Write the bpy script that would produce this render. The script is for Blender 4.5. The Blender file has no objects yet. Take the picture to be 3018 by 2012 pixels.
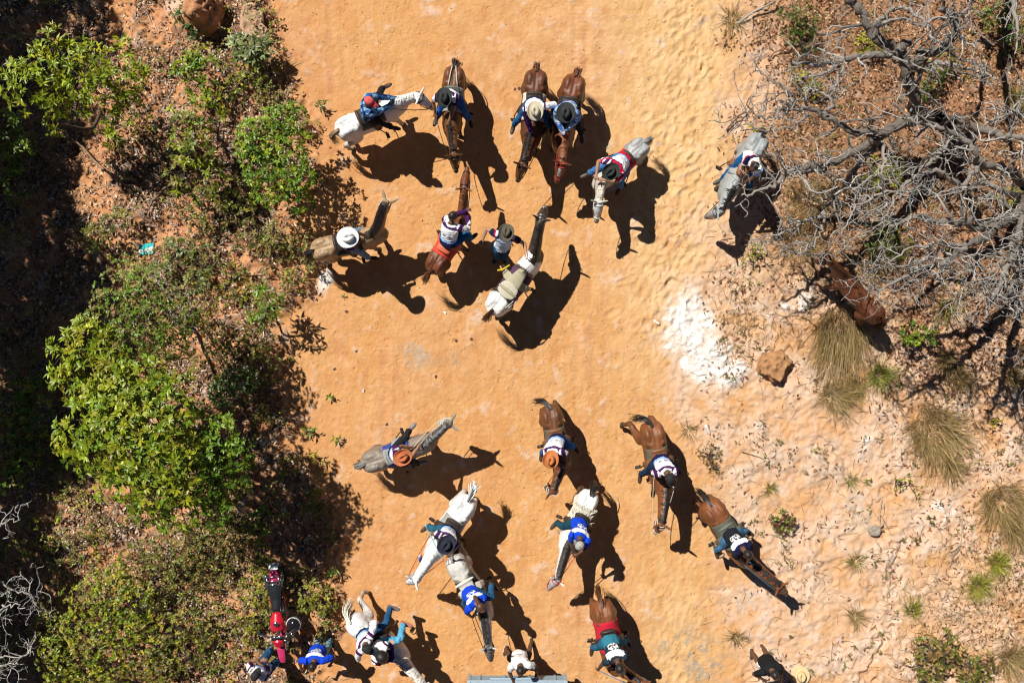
import bpy, math, random
import numpy as np
from mathutils import Vector, Matrix, noise as mnoise

rng = np.random.default_rng(11)
random.seed(11)
scene = bpy.context.scene
COL = scene.collection

# ------------------------------------------------------------------ camera
CAM_H, PPM = 21.0, 135.0            # drone height, source pixels per metre on the ground
cam_d = bpy.data.cameras.new("camera")
cam_d.sensor_width = 36.0
cam_d.lens = 36.0 * CAM_H / (3018 / PPM)
cam_d.clip_start, cam_d.clip_end = 0.5, 900.0
cam = bpy.data.objects.new("camera", cam_d)
cam.location = (0, 0, CAM_H)
COL.objects.link(cam)
scene.camera = cam

# ------------------------------------------------------------------ sky and sun
SUN_EL = math.radians(53.5)
SUN_DIR = Vector((0.677, -0.736, 0)).normalized() * math.cos(SUN_EL) + Vector((0, 0, -math.sin(SUN_EL)))
world = bpy.data.worlds.new("World")
scene.world = world
world.use_nodes = True
wn = world.node_tree
bg = wn.nodes["Background"]
sky = wn.nodes.new("ShaderNodeTexSky")
sky.sky_type = 'NISHITA'
sky.sun_disc = False
sky.sun_elevation = SUN_EL
sky.sun_rotation = math.radians(-42.6)
sky.altitude = 1200.0
sky.air_density, sky.dust_density, sky.ozone_density = 0.42, 0.15, 0.6
wn.links.new(sky.outputs[0], bg.inputs[0])
bg.inputs[1].default_value = 0.05
sun_d = bpy.data.lights.new("sun", 'SUN')
sun_d.energy = 5.0
sun_d.angle = math.radians(0.5)
sun_d.color = (1.0, 0.955, 0.87)
sun = bpy.data.objects.new("sun", sun_d)
sun.rotation_euler = SUN_DIR.to_track_quat('-Z', 'Y').to_euler()
sun.location = (-20, 20, 40)
COL.objects.link(sun)
scene.view_settings.view_transform = 'Standard'
scene.view_settings.look = 'None'
scene.view_settings.exposure = 0.3
scene.view_settings.gamma = 1.0
scene.view_settings.use_curve_mapping = False
scene.cycles.filter_width = 1.15
scene.cycles.max_bounces = 5
scene.cycles.diffuse_bounces = 2
scene.cycles.transparent_max_bounces = 4

# ------------------------------------------------------------------ helpers
def P(px, py, z=0.0):
    """a pixel of the photograph and a height -> a point of the place"""
    k = (1 - z / CAM_H) / PPM
    return np.array([(px - 1509) * k, -(py - 1006) * k, z])

def nrm(v):
    v = np.asarray(v, float)
    return v / (np.linalg.norm(v) + 1e-12)

def tag(o, label=None, cat=None, group=None, kind=None):
    if label: o["label"] = label
    if cat: o["category"] = cat
    if group: o["group"] = group
    if kind: o["kind"] = kind
    return o

def empty(name, loc, rz=0.0):
    o = bpy.data.objects.new(name, None)
    o.empty_display_size = 0.2
    o.location = tuple(float(c) for c in loc)
    o.rotation_euler = (0, 0, rz)
    COL.objects.link(o)
    return o

def link(name, mesh, parent=None, mat=None):
    o = bpy.data.objects.new(name, mesh)
    if mat and not mesh.materials: mesh.materials.append(mat)
    COL.objects.link(o)
    if parent: o.parent = parent
    return o

def np_mesh(name, verts, faces, smooth=False, tint=None):
    """faces: (M,k) int array"""
    verts = np.asarray(verts, np.float32)
    faces = np.asarray(faces, np.int32)
    me = bpy.data.meshes.new(name)
    M, k = faces.shape
    me.vertices.add(len(verts)); me.vertices.foreach_set("co", verts.ravel())
    me.loops.add(M * k); me.loops.foreach_set("vertex_index", faces.ravel())
    me.polygons.add(M)
    me.polygons.foreach_set("loop_start", np.arange(0, M * k, k, dtype=np.int32))
    if smooth: me.polygons.foreach_set("use_smooth", np.ones(M, bool))
    me.update(calc_edges=True)
    if tint is not None: set_tint(me, tint)
    return me

def set_tint(me, col):
    col = np.asarray(col, np.float32)
    if col.shape[1] == 3: col = np.hstack([col, np.ones((len(col), 1), np.float32)])
    at = me.attributes.get("tint") or me.attributes.new("tint", 'FLOAT_COLOR', 'POINT')
    at.data.foreach_set("color", col.ravel())

class Acc:
    """collects closed shapes that become one mesh"""
    def __init__(s): s.v, s.f, s.n = [], [], 0
    def add(s, v, f):
        s.v.append(np.asarray(v, float)); s.f += [tuple(i + s.n for i in q) for q in f]; s.n += len(v)
    def loft(s, pts, rw, rh=None, n=12, ref=(0, 1, 0)):
        pts = np.asarray(pts, float); N = len(pts)
        rw = np.broadcast_to(np.asarray(rw, float), (N,)); rh = rw if rh is None else np.broadcast_to(np.asarray(rh, float), (N,))
        t = np.gradient(pts, axis=0); t /= np.linalg.norm(t, axis=1, keepdims=True) + 1e-9
        ref = np.asarray(ref, float)
        sd = ref - (t @ ref)[:, None] * t
        sd /= np.linalg.norm(sd, axis=1, keepdims=True) + 1e-9
        up = np.cross(t, sd)
        th = np.arange(n) * 2 * math.pi / n
        ring = pts[:, None] + np.cos(th)[None, :, None] * (sd * rw[:, None])[:, None] + np.sin(th)[None, :, None] * (up * rh[:, None])[:, None]
        v = np.vstack([ring.reshape(-1, 3), pts[:1], pts[-1:]])
        f = []
        for i in range(N - 1):
            for j in range(n):
                k = (j + 1) % n
                f.append((i * n + j, i * n + k, (i + 1) * n + k, (i + 1) * n + j))
        a, b = N * n, N * n + 1
        for j in range(n):
            k = (j + 1) % n
            f.append((a, k, j)); f.append((b, (N - 1) * n + j, (N - 1) * n + k))
        s.add(v, f)
    def ball(s, c, r, axes=None, n=12, m=8):
        r = np.broadcast_to(np.asarray(r, float), (3,))
        A = np.eye(3) if axes is None else np.asarray(axes, float)
        v = [np.array([0, 0, 1.0])]
        for i in range(1, m):
            p = math.pi * i / m
            for j in range(n):
                q = 2 * math.pi * j / n
                v.append(np.array([math.sin(p) * math.cos(q), math.sin(p) * math.sin(q), math.cos(p)]))
        v.append(np.array([0, 0, -1.0]))
        v = np.array(v) * r
        v = v @ A + np.asarray(c, float)
        f = []
        for j in range(n): f.append((0, 1 + j, 1 + (j + 1) % n))
        for i in range(m - 2):
            for j in range(n):
                a = 1 + i * n + j; b = 1 + i * n + (j + 1) % n
                f.append((a, a + n, b + n, b))
        last = len(v) - 1
        for j in range(n): f.append((last, last - n + (j + 1) % n, last - n + j))
        s.add(v, f)
    def box(s, c, h, axes=None):
        h = np.asarray(h, float); A = np.eye(3) if axes is None else np.asarray(axes, float)
        v = np.array([[x, y, z] for x in (-1, 1) for y in (-1, 1) for z in (-1, 1)], float) * h
        v = v @ A + np.asarray(c, float)
        s.add(v, [(0, 1, 3, 2), (4, 6, 7, 5), (0, 4, 5, 1), (2, 3, 7, 6), (0, 2, 6, 4), (1, 5, 7, 3)])
    def tube(s, pts, r, n=6):
        pts = np.asarray(pts, float)
        d = nrm(pts[-1] - pts[0]); ref = np.array([0, 0, 1.0]) if abs(d[2]) < .8 else np.array([1.0, .3, 0])
        s.loft(pts, r, None, n, np.cross(ref, d) + 1e-6)
    def ring(s, c, r1, r2, a1, a2, rad, n=18, m=6):
        """closed ring of tube round centre c with half axes r1*a1, r2*a2"""
        a1, a2 = nrm(a1), nrm(a2); nz = np.cross(a1, a2); v = []; f = []
        for i in range(n):
            q = 2 * math.pi * i / n
            o = a1 * math.cos(q) * r1 + a2 * math.sin(q) * r2; e = nrm(o)
            for j in range(m):
                w = 2 * math.pi * j / m
                v.append(np.asarray(c) + o + e * math.cos(w) * rad + nz * math.sin(w) * rad)
        for i in range(n):
            for j in range(m):
                f.append((i * m + j, ((i + 1) % n) * m + j, ((i + 1) % n) * m + (j + 1) % m, i * m + (j + 1) % m))
        s.add(v, f)
    def mesh(s, name, smooth=True):
        me = bpy.data.meshes.new(name)
        me.from_pydata([tuple(p) for p in np.vstack(s.v)], [], s.f)
        if smooth: me.polygons.foreach_set("use_smooth", np.ones(len(me.polygons), bool))
        me.update()
        return me
    def obj(s, name, mat, parent=None, smooth=True, off=None, rot=None):
        if off is not None: s.v = [v - np.asarray(off, float) for v in s.v]
        return link(name, s.mesh(name, smooth), parent, mat)

# organic bodies: shapes are fused by a voxel remesh, all of them evaluated in one go
QUEUE = []
def organic(name, acc, voxel, smooth, mat, parent, tint=None, decim=1.0, off=None, shape=None):
    """links an object whose mesh is the fused skin of acc; tint(verts)->colours is called once the skin exists"""
    if off is not None: acc.v = [v - np.asarray(off, float) for v in acc.v]
    o = bpy.data.objects.new(name, acc.mesh(name))
    o.data.materials.append(mat)
    COL.objects.link(o)
    o.parent = parent
    m = o.modifiers.new("fuse", 'REMESH'); m.mode = 'VOXEL'; m.voxel_size = voxel; m.use_smooth_shade = True
    if smooth:
        m = o.modifiers.new("relax", 'SMOOTH'); m.factor = 0.5; m.iterations = smooth
    if decim < 1:
        m = o.modifiers.new("thin", 'DECIMATE'); m.ratio = decim
    QUEUE.append((o, tint, mat, shape))
    return o

def flush():
    dg = bpy.context.evaluated_depsgraph_get()
    dg.update()
    for o, tint, mat, shape in QUEUE:
        me = bpy.data.meshes.new_from_object(o.evaluated_get(dg))
        old = o.data
        o.modifiers.clear()
        me.name = old.name
        o.data = me
        if not me.materials: me.materials.append(mat)
        me.polygons.foreach_set("use_smooth", np.ones(len(me.polygons), bool))
        if shape:
            v = np.empty(len(me.vertices) * 3, np.float32); me.vertices.foreach_get("co", v)
            n = np.empty(len(me.vertices) * 3, np.float32); me.vertices.foreach_get("normal", n)
            me.vertices.foreach_set("co", shape(v.reshape(-1, 3).astype(float), n.reshape(-1, 3).astype(float)).astype(np.float32).ravel()); me.update()
        if tint:
            v = np.empty(len(me.vertices) * 3, np.float32); me.vertices.foreach_get("co", v)
            set_tint(me, np.clip(tint(v.reshape(-1, 3).astype(float)), 0, 1))
        bpy.data.meshes.remove(old)
    QUEUE.clear()

def cloth_folds(v, n):
    """wrinkles in worn cloth"""
    a = np.array([mnoise.noise(Vector(p) * 11.0) for p in v]); b = np.array([mnoise.noise(Vector((p[0] * 9, p[1] * 26, p[2] * 26))) for p in v + 3.7])
    return v + n * (.011 * a + .008 * (np.abs(b) * 2 - .5))[:, None]

def vnoise(v, s):
    return np.array([mnoise.noise(Vector(p) * s) for p in v])

def bez(p0, p1, p2, p3, n):
    t = np.linspace(0, 1, n)[:, None]
    p0, p1, p2, p3 = [np.asarray(p, float) for p in (p0, p1, p2, p3)]
    return (1 - t) ** 3 * p0 + 3 * (1 - t) ** 2 * t * p1 + 3 * (1 - t) * t * t * p2 + t ** 3 * p3

def spline(pts, per=5):
    """Catmull-Rom through the points"""
    p = np.asarray(pts, float)
    if len(p) < 3: 
        t = np.linspace(0, 1, per + 1)[:, None]
        return p[0] + (p[-1] - p[0]) * t
    q = np.vstack([2 * p[0] - p[1], p, 2 * p[-1] - p[-2]])
    out = []
    for i in range(len(p) - 1):
        a, b, c, d = q[i:i + 4]
        for t in np.linspace(0, 1, per, endpoint=False):
            out.append(.5 * (2 * b + (c - a) * t + (2 * a - 5 * b + 4 * c - d) * t * t + (3 * b - a - 3 * c + d) * t ** 3))
    out.append(p[-1])
    return np.array(out)

def ik(a, c, l1, l2, pole):
    a, c = np.asarray(a, float), np.asarray(c, float)
    d = c - a; L = np.linalg.norm(d); mx = (l1 + l2) * .995
    if L > mx: c = a + d / L * mx; d = c - a; L = mx
    u = d / L
    x = (l1 * l1 - l2 * l2 + L * L) / (2 * L)
    h = math.sqrt(max(l1 * l1 - x * x, 0))
    pole = np.asarray(pole, float); q = pole - (pole @ u) * u
    return a + u * x + nrm(q) * h, c

# ------------------------------------------------------------------ materials
MATS = {}
def new_mat(name):
    m = bpy.data.materials.new(name); m.use_nodes = True
    return m, m.node_tree, m.node_tree.nodes["Principled BSDF"]

def mat(name, col, rough=.6, metal=0.0, spec=.5, var=.18, scale=14.0):
    """plain material with a little grain in its colour"""
    if name in MATS: return MATS[name]
    m, nt, b = new_mat(name)
    tc = nt.nodes.new("ShaderNodeTexCoord"); no = nt.nodes.new("ShaderNodeTexNoise")
    no.inputs["Scale"].default_value = scale; no.inputs["Detail"].default_value = 4
    nt.links.new(tc.outputs["Object"], no.inputs["Vector"])
    mx = nt.nodes.new("ShaderNodeMix"); mx.data_type = 'RGBA'
    nt.links.new(no.outputs[0], mx.inputs[0])
    mx.inputs[6].default_value = (*[c * (1 - var) for c in col], 1)
    mx.inputs[7].default_value = (*[min(1, c * (1 + var)) for c in col], 1)
    nt.links.new(mx.outputs[2], b.inputs["Base Color"])
    b.inputs["Roughness"].default_value = rough
    b.inputs["Metallic"].default_value = metal
    b.inputs["Specular IOR Level"].default_value = spec
    MATS[name] = m
    return m

def tint_mat(name, rough, spec=.4, scale=30.0, var=.25, bump=.0, trans=0.0, bscale=60.0):
    """material whose colour comes from the tint attribute, broken up by noise"""
    m, nt, b = new_mat(name)
    at = nt.nodes.new("ShaderNodeAttribute"); at.attribute_name = "tint"
    tc = nt.nodes.new("ShaderNodeTexCoord")
    no = nt.nodes.new("ShaderNodeTexNoise"); no.inputs["Scale"].default_value = scale; no.inputs["Detail"].default_value = 3
    nt.links.new(tc.outputs["Object"], no.inputs["Vector"])
    mr = nt.nodes.new("ShaderNodeMapRange"); mr.inputs[3].default_value = 1 - var; mr.inputs[4].default_value = 1 + var
    nt.links.new(no.outputs[0], mr.inputs[0])
    mu = nt.nodes.new("ShaderNodeVectorMath"); mu.operation = 'MULTIPLY'
    nt.links.new(at.outputs["Color"], mu.inputs[0]); nt.links.new(mr.outputs[0], mu.inputs[1])
    nt.links.new(mu.outputs[0], b.inputs["Base Color"])
    b.inputs["Roughness"].default_value = rough
    b.inputs["Specular IOR Level"].default_value = spec
    if bump:
        n2 = nt.nodes.new("ShaderNodeTexNoise"); n2.inputs["Scale"].default_value = bscale; n2.inputs["Detail"].default_value = 3
        nt.links.new(tc.outputs["Object"], n2.inputs["Vector"])
        bu = nt.nodes.new("ShaderNodeBump"); bu.inputs["Strength"].default_value = bump; bu.inputs["Distance"].default_value = .02
        nt.links.new(n2.outputs[0], bu.inputs["Height"]); nt.links.new(bu.outputs[0], b.inputs["Normal"])
    if trans:
        tr = nt.nodes.new("ShaderNodeBsdfTranslucent"); nt.links.new(mu.outputs[0], tr.inputs[0])
        ms = nt.nodes.new("ShaderNodeMixShader"); ms.inputs[0].default_value = trans
        nt.links.new(b.outputs[0], ms.inputs[1]); nt.links.new(tr.outputs[0], ms.inputs[2])
        nt.links.new(ms.outputs[0], nt.nodes["Material Output"].inputs["Surface"])
    MATS[name] = m
    return m

M_COAT = tint_mat("horse_coat", .47, .40, 22, .30, .30, bscale=55)
M_CLOTH = tint_mat("woven_cloth", .9, .12, 30, .16, .8, bscale=20)
M_SKIN = tint_mat("skin", .55, .4, 25, .1)
M_LEAF = tint_mat("leaf", .38, .45, 9, .2, trans=.25)
M_DRYLEAF = tint_mat("dry_leaf", .7, .25, 12, .3)
M_GRASS = tint_mat("grass_blade", .6, .3, 8, .2, trans=.2)
M_HAIRY = tint_mat("horse_hair", .5, .4, 40, .3)
M_BARK = tint_mat("bark", .9, .1, 26, .45, .9, bscale=34)
M_STONE = tint_mat("stone", .9, .2, 9, .35, .8, bscale=14)
# ------------------------------------------------------------------ the ground: one sheet, fine where the drone looks, coarse to the horizon
STEP = 0.028
def axis(lim, inner):
    a = np.arange(-inner, inner + STEP / 2, STEP)
    out = [inner]; d = .06
    while out[-1] < lim:
        out.append(out[-1] + d); d *= 1.35
    o = np.array(out[1:])
    return np.concatenate([-o[::-1], a, o]), len(o), len(a)
GX, ox, nx = axis(260, 11.7)
GY, oy, ny = axis(260, 8.0)
IX, IY = GX[ox:ox + nx], GY[oy:oy + ny]
XX, YY = np.meshgrid(IX, IY)          # rows are y
PXX, PYY = XX * PPM + 1509, 1006 - YY * PPM

def fnoise(beta, lmin, lmax, seed, sx=1.0, sy=1.0, ang=0.0):
    """noise field with wavelengths lmin..lmax metres, unit variance"""
    r = np.random.default_rng(seed)
    F = np.fft.rfft2(r.standard_normal((ny, nx)))
    kx = np.fft.rfftfreq(nx, STEP)[None]; ky = np.fft.fftfreq(ny, STEP)[:, None]; ca, sa = math.cos(ang), math.sin(ang)
    kx, ky = (kx * ca + ky * sa) * sx, (-kx * sa + ky * ca) * sy
    k = np.sqrt(kx ** 2 + ky ** 2) + 1e-6
    A = k ** -beta * (k < 1 / lmin) * (k > 1 / lmax)
    o = np.fft.irfft2(F * A, s=(ny, nx))
    return o / o.std()

def sstep(a, b, x):
    t = np.clip((x - a) / (b - a), 0, 1)
    return t * t * (3 - 2 * t)

n_big = fnoise(1.6, .5, 8, 1); n_mid = fnoise(1.3, .12, 1.5, 2); n_fine = fnoise(.8, .06, .35, 3)
n_str = fnoise(1.3, .07, 2.5, 4, .16, 1.0)      # streaks along the track
n_med2 = fnoise(1.4, .2, 3, 5)
n_pat = fnoise(1.5, .15, 2.2, 6)
n_dia = fnoise(1.2, .09, .9, 7, 1.0, .36, math.radians(56))   # drag marks running up to the right
n_rgh = fnoise(.9, .06, .22, 8)

def edge(pts, wob):
    p = np.array(pts, float)
    return np.interp(PYY, p[:, 0], p[:, 1]) + wob
LEFT = edge([(-200, 780), (0, 790), (130, 820), (300, 880), (450, 935), (560, 950), (700, 905), (850, 870), (1000, 830), (1150, 830), (1300, 870), (1450, 960), (1600, 1010), (1800, 985), (2012, 960), (2300, 940)], n_med2 * 26 + n_mid * 10)
RIGHT = edge([(-200, 2170), (0, 2165), (150, 2150), (400, 2120), (560, 2090), (700, 2010), (850, 1960), (1000, 1950), (1200, 2010), (1350, 2040), (1500, 2120), (1700, 2170), (1850, 2140), (2012, 2110), (2300, 2100)], n_med2 * 30 + n_mid * 12)
w_left = 1 - sstep(-70, 30, PXX - LEFT)
w_right = sstep(-50, 90, PXX - RIGHT)
w_road = np.clip(1 - w_left - w_right, 0, 1)

# masks --------------------------------------------------
def blob(px, py, rx, ry, ang=0.0):
    a = math.radians(ang); dx, dy = PXX - px, PYY - py
    u = (dx * math.cos(a) + dy * math.sin(a)) / rx; v = (-dx * math.sin(a) + dy * math.cos(a)) / ry
    return np.exp(-(u * u + v * v) * 1.2)
band = np.exp(-((PXX - np.interp(PYY, [0, 400, 900, 1300], [2040, 2030, 1960, 1950])) / 105) ** 2) * (1 - sstep(850, 1250, PYY))
band = np.clip(band + .9 * np.exp(-((PXX - 2000) / 90) ** 2) * sstep(1550, 1800, PYY) * .7, 0, 1)
pale = np.clip(band * .9 + .35 * sstep(1500, 2100, PXX) * (1 - sstep(500, 1200, PYY)) + .12 * n_big + .3 * blob(1850, 200, 260, 500), 0, 1) * (1 - w_left)
pale = np.clip(pale + .25 * sstep(1450, 1950, PXX) * (1 - w_right) + .11 * n_str * w_road, 0, 1)
ck = .95 * blob(2045, 925, 70, 75) + .6 * blob(2030, 1000, 70, 80) + .95 * blob(2055, 1050, 105, 75, 30) + .85 * blob(2145, 1105, 110, 50, 30) + .62 * blob(2300, 905, 110, 42, -15) + .36 * blob(2560, 1340, 60, 130, 8) \
    + .35 * blob(2240, 1840, 70, 150, -25) + .40 * blob(2770, 1500, 70, 55) + .85 * blob(958, 826, 26, 36, 15) + .5 * blob(2950, 1180, 80, 60) + .4 * blob(2870, 980, 130, 60) + .55 * blob(515, 15, 55, 34) + .18 * blob(2600, 1850, 60, 190) + .2 * blob(2660, 1640, 90, 90)
chalk = np.clip(sstep(.36, .98, ck + .20 * n_pat + .16 * n_mid + .08 * n_fine) * sstep(.1, .35, ck), 0, 1)
soft = np.clip(.7 * sstep(.10, .5, ck + .14 * n_mid) + .48 * w_right * sstep(900, 1200, PYY) * sstep(-.7, 1.5, n_pat + .5 * n_med2 - .6 * sstep(2650, 2900, PXX)), 0, 1)
red = np.clip(w_left * (.85 + .22 * n_big) + .28 * (1 - w_left) * (1 - sstep(0, 330, PXX - LEFT)) + .16 * np.clip(n_big, 0, 2) * w_road + w_road * sstep(-.8, 1.0, n_med2 + .5 * n_str) * sum(a_ * np.exp(-((PXX - c_ - 14 * np.sin(PYY / 420 + c_)) / w_) ** 2) for c_, w_, a_ in ((1715, 20, .40), (1765, 14, .30), (1840, 16, .22), (985, 22, .35), (1135, 18, .22), (1440, 18, .15))), 0, 1)
pink = np.clip(w_right * (.8 + .25 * n_pat), 0, 1)
under = np.clip(sstep(2130, 2420, PXX + 40 * n_med2) * (1 - sstep(700, 1060, PYY + .25 * (2600 - PXX) + 60 * n_med2)), 0, 1)   # humus below the bare tree
stn = blob(2030, 1905, 130, 50, 15) + .8 * blob(2080, 1990, 90, 60) + .7 * blob(1230, 1045, 60, 45) + .45 * blob(1330, 1060, 40, 40) + .55 * blob(2230, 1830, 40, 130, -30) + .5 * blob(2480, 850, 60, 40) + .4 * blob(2060, 60, 70, 50) + .5 * blob(2540, 1530, 60, 90) + .35 * blob(2330, 1400, 200, 120)
stain = np.clip(stn * sstep(-.6, 1.2, n_mid + .6 * n_pat), 0, 1)
lit = np.clip(w_left * sstep(-1.0, .6, n_pat + .5 * n_mid) , 0, 1)          # dark mouldering leaf crumbs between the litter

# relief --------------------------------------------------
H = .012 * n_big + .0035 * n_mid * (1 + 1.6 * (1 - w_road)) + .0024 * n_fine * (1 + 1.2 * (1 - w_road))
H += w_left * (.10 + .03 * n_med2 + .010 * n_mid) + w_right * (.03 + .014 * n_med2 + .005 * n_mid)
H += band * (.0045 * n_str + .0085 * n_dia) + (1 - w_road) * (.004 * np.abs(n_rgh) + .003 * n_rgh)
H += chalk * (.004 + .0035 * n_mid + .003 * n_fine + .003 * n_rgh)
for k in range(6):                                                            # wheel ruts along the track
    cx = [975, 1135, 1690, 1735, 2085, 2115][k]
    ln = cx + 16 * math.sin(k) + 14 * np.sin(PYY / 420 + k * 1.7)
    H += ((.0075 if k < 4 else .012) * (np.exp(-((PXX - ln - 20) / 7) ** 2) * .7 - np.exp(-((PXX - ln) / 10) ** 2) + .5 * np.exp(-((PXX - ln + 20) / 7) ** 2)) + .0025 * np.exp(-((PXX - ln) / 16) ** 2) * np.sin(PYY * .52)) * w_road * np.clip(.6 + .5 * n_big + .3 * n_med2, .1, 1.5)
gl = np.interp(PYY, [1280, 1400, 1500, 1600, 1700, 1800, 1900, 2012, 2200], [2700, 2655, 2600, 2632, 2640, 2612, 2588, 2566, 2550]) + 14 * n_mid + 12 * n_pat
H -= (.10 + .04 * n_mid) * np.exp(-(np.maximum(np.abs(PXX - gl) - 5, 0) / 11) ** 2) * sstep(1300, 1480, PYY) * np.clip(.5 + .6 * n_med2, .05, 1)
gl2 = np.interp(PYY, [1280, 1400, 1560], [2480, 2500, 2520]) + 10 * n_mid
H -= .04 * np.exp(-((PXX - gl2) / 13) ** 2) * sstep(1290, 1360, PYY) * (1 - sstep(1480, 1560, PYY))

def stamp(x, y, fn, R):
    j0, j1 = np.searchsorted(IX, [x - R, x + R]); i0, i1 = np.searchsorted(IY, [y - R, y + R])
    if j1 - j0 < 2 or i1 - i0 < 2: return
    dx, dy = XX[i0:i1, j0:j1] - x, YY[i0:i1, j0:j1] - y
    H[i0:i1, j0:j1] += fn(dx, dy)

sr = np.random.default_rng(21)
def hoof(d, R, a):
    def fn(dx, dy):
        r = np.hypot(dx, dy); w = .5 + .5 * np.cos(np.arctan2(dy, dx) - a)
        return -d * np.exp(-((r - R) / .016) ** 2) * w - d * .22 * np.exp(-(r / R) ** 2) + d * .7 * np.exp(-((r - R - .038) / .020) ** 2) * w
    return fn
def pit(d, L, W, a):
    c, s = math.cos(a), math.sin(a)
    def fn(dx, dy):
        u, v = (dx * c + dy * s) / L, (-dx * s + dy * c) / W
        r = u * u + v * v
        return -d * np.exp(-r) + d * .55 * np.exp(-((np.sqrt(r) - 1.7) / .5) ** 2)
    return fn
cnt = 0
while cnt < 2400:                                                             # hoofprints all over the track
    px, py = sr.uniform(830, 2170), sr.uniform(-20, 2030)
    i, j = np.searchsorted(IY, (1006 - py) / PPM), np.searchsorted(IX, (px - 1509) / PPM)
    if i >= ny or j >= nx: cnt += 1; continue
    if w_road[i, j] < .4: cnt += 1; continue
    if sr.random() > .35 + .5 * (n_med2[i, j] > 0) + .3 * (py > 750): continue
    stamp(IX[j], IY[i], hoof(sr.uniform(.004, .013), sr.uniform(.036, .062), sr.uniform(0, 6.28)), .16); cnt += 1
for _ in range(230):                                                          # deep tracks in the loose sand on the right side
    py = sr.uniform(-20, 1000) if sr.random() < .88 else sr.uniform(1650, 2030)
    px = sr.normal(np.interp(py, [0, 400, 900, 1300, 2000], [2010, 2020, 1955, 1930, 1990]), 68)
    if px > 2130: continue
    stamp((px - 1509) / PPM, (1006 - py) / PPM, pit(sr.uniform(.006, .026) * (1 if py < 1200 else .6), sr.uniform(.05, .15), sr.uniform(.04, .075), math.radians(sr.normal(58, 24))), .5)
for _ in range(1500):                                                         # crumbly clods on both banks
    px = sr.choice([sr.uniform(0, 950), sr.uniform(2080, 3018)]); py = sr.uniform(0, 2012)
    stamp((px - 1509) / PPM, (1006 - py) / PPM, pit(sr.uniform(-.006, .006), sr.uniform(.03, .07), sr.uniform(.03, .05), sr.uniform(0, 3)), .25)

def gh(x, y):
    """height of the ground"""
    fx, fy = (x - IX[0]) / STEP, (y - IY[0]) / STEP
    i, j = int(np.clip(fy, 0, ny - 1)), int(np.clip(fx, 0, nx - 1))
    return float(H[i, j])
def ghv(x, y):
    j = np.clip(((x - IX[0]) / STEP).astype(int), 0, nx - 1); i = np.clip(((y - IY[0]) / STEP).astype(int), 0, ny - 1)
    return H[i, j]
def G(px, py):
    """pixel -> point on the ground"""
    p = P(px, py, 0.05); p[2] = gh(p[0], p[1])
    return p
def at_mask(m, x, y):
    j = np.clip(((x - IX[0]) / STEP).astype(int), 0, nx - 1); i = np.clip(((y - IY[0]) / STEP).astype(int), 0, ny - 1)
    return m[i, j]

def pad(a): return np.pad(a, ((oy, oy), (ox, ox)), mode='edge')
FX, FY = np.meshgrid(GX, GY)
verts = np.stack([FX, FY, pad(H)], -1).reshape(-1, 3)
NX, NY = len(GX), len(GY)
ii, jj = np.meshgrid(np.arange(NY - 1), np.arange(NX - 1), indexing='ij')
v0 = (ii * NX + jj).ravel()
quads = np.stack([v0, v0 + 1, v0 + NX + 1, v0 + NX], 1)
soil = np.stack([pad(pale), pad(chalk), pad(red), pad(pink)], -1).reshape(-1, 4)
soil2 = np.stack([pad(stain), pad(lit), pad(under), pad(soft)], -1).reshape(-1, 4)

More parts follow.
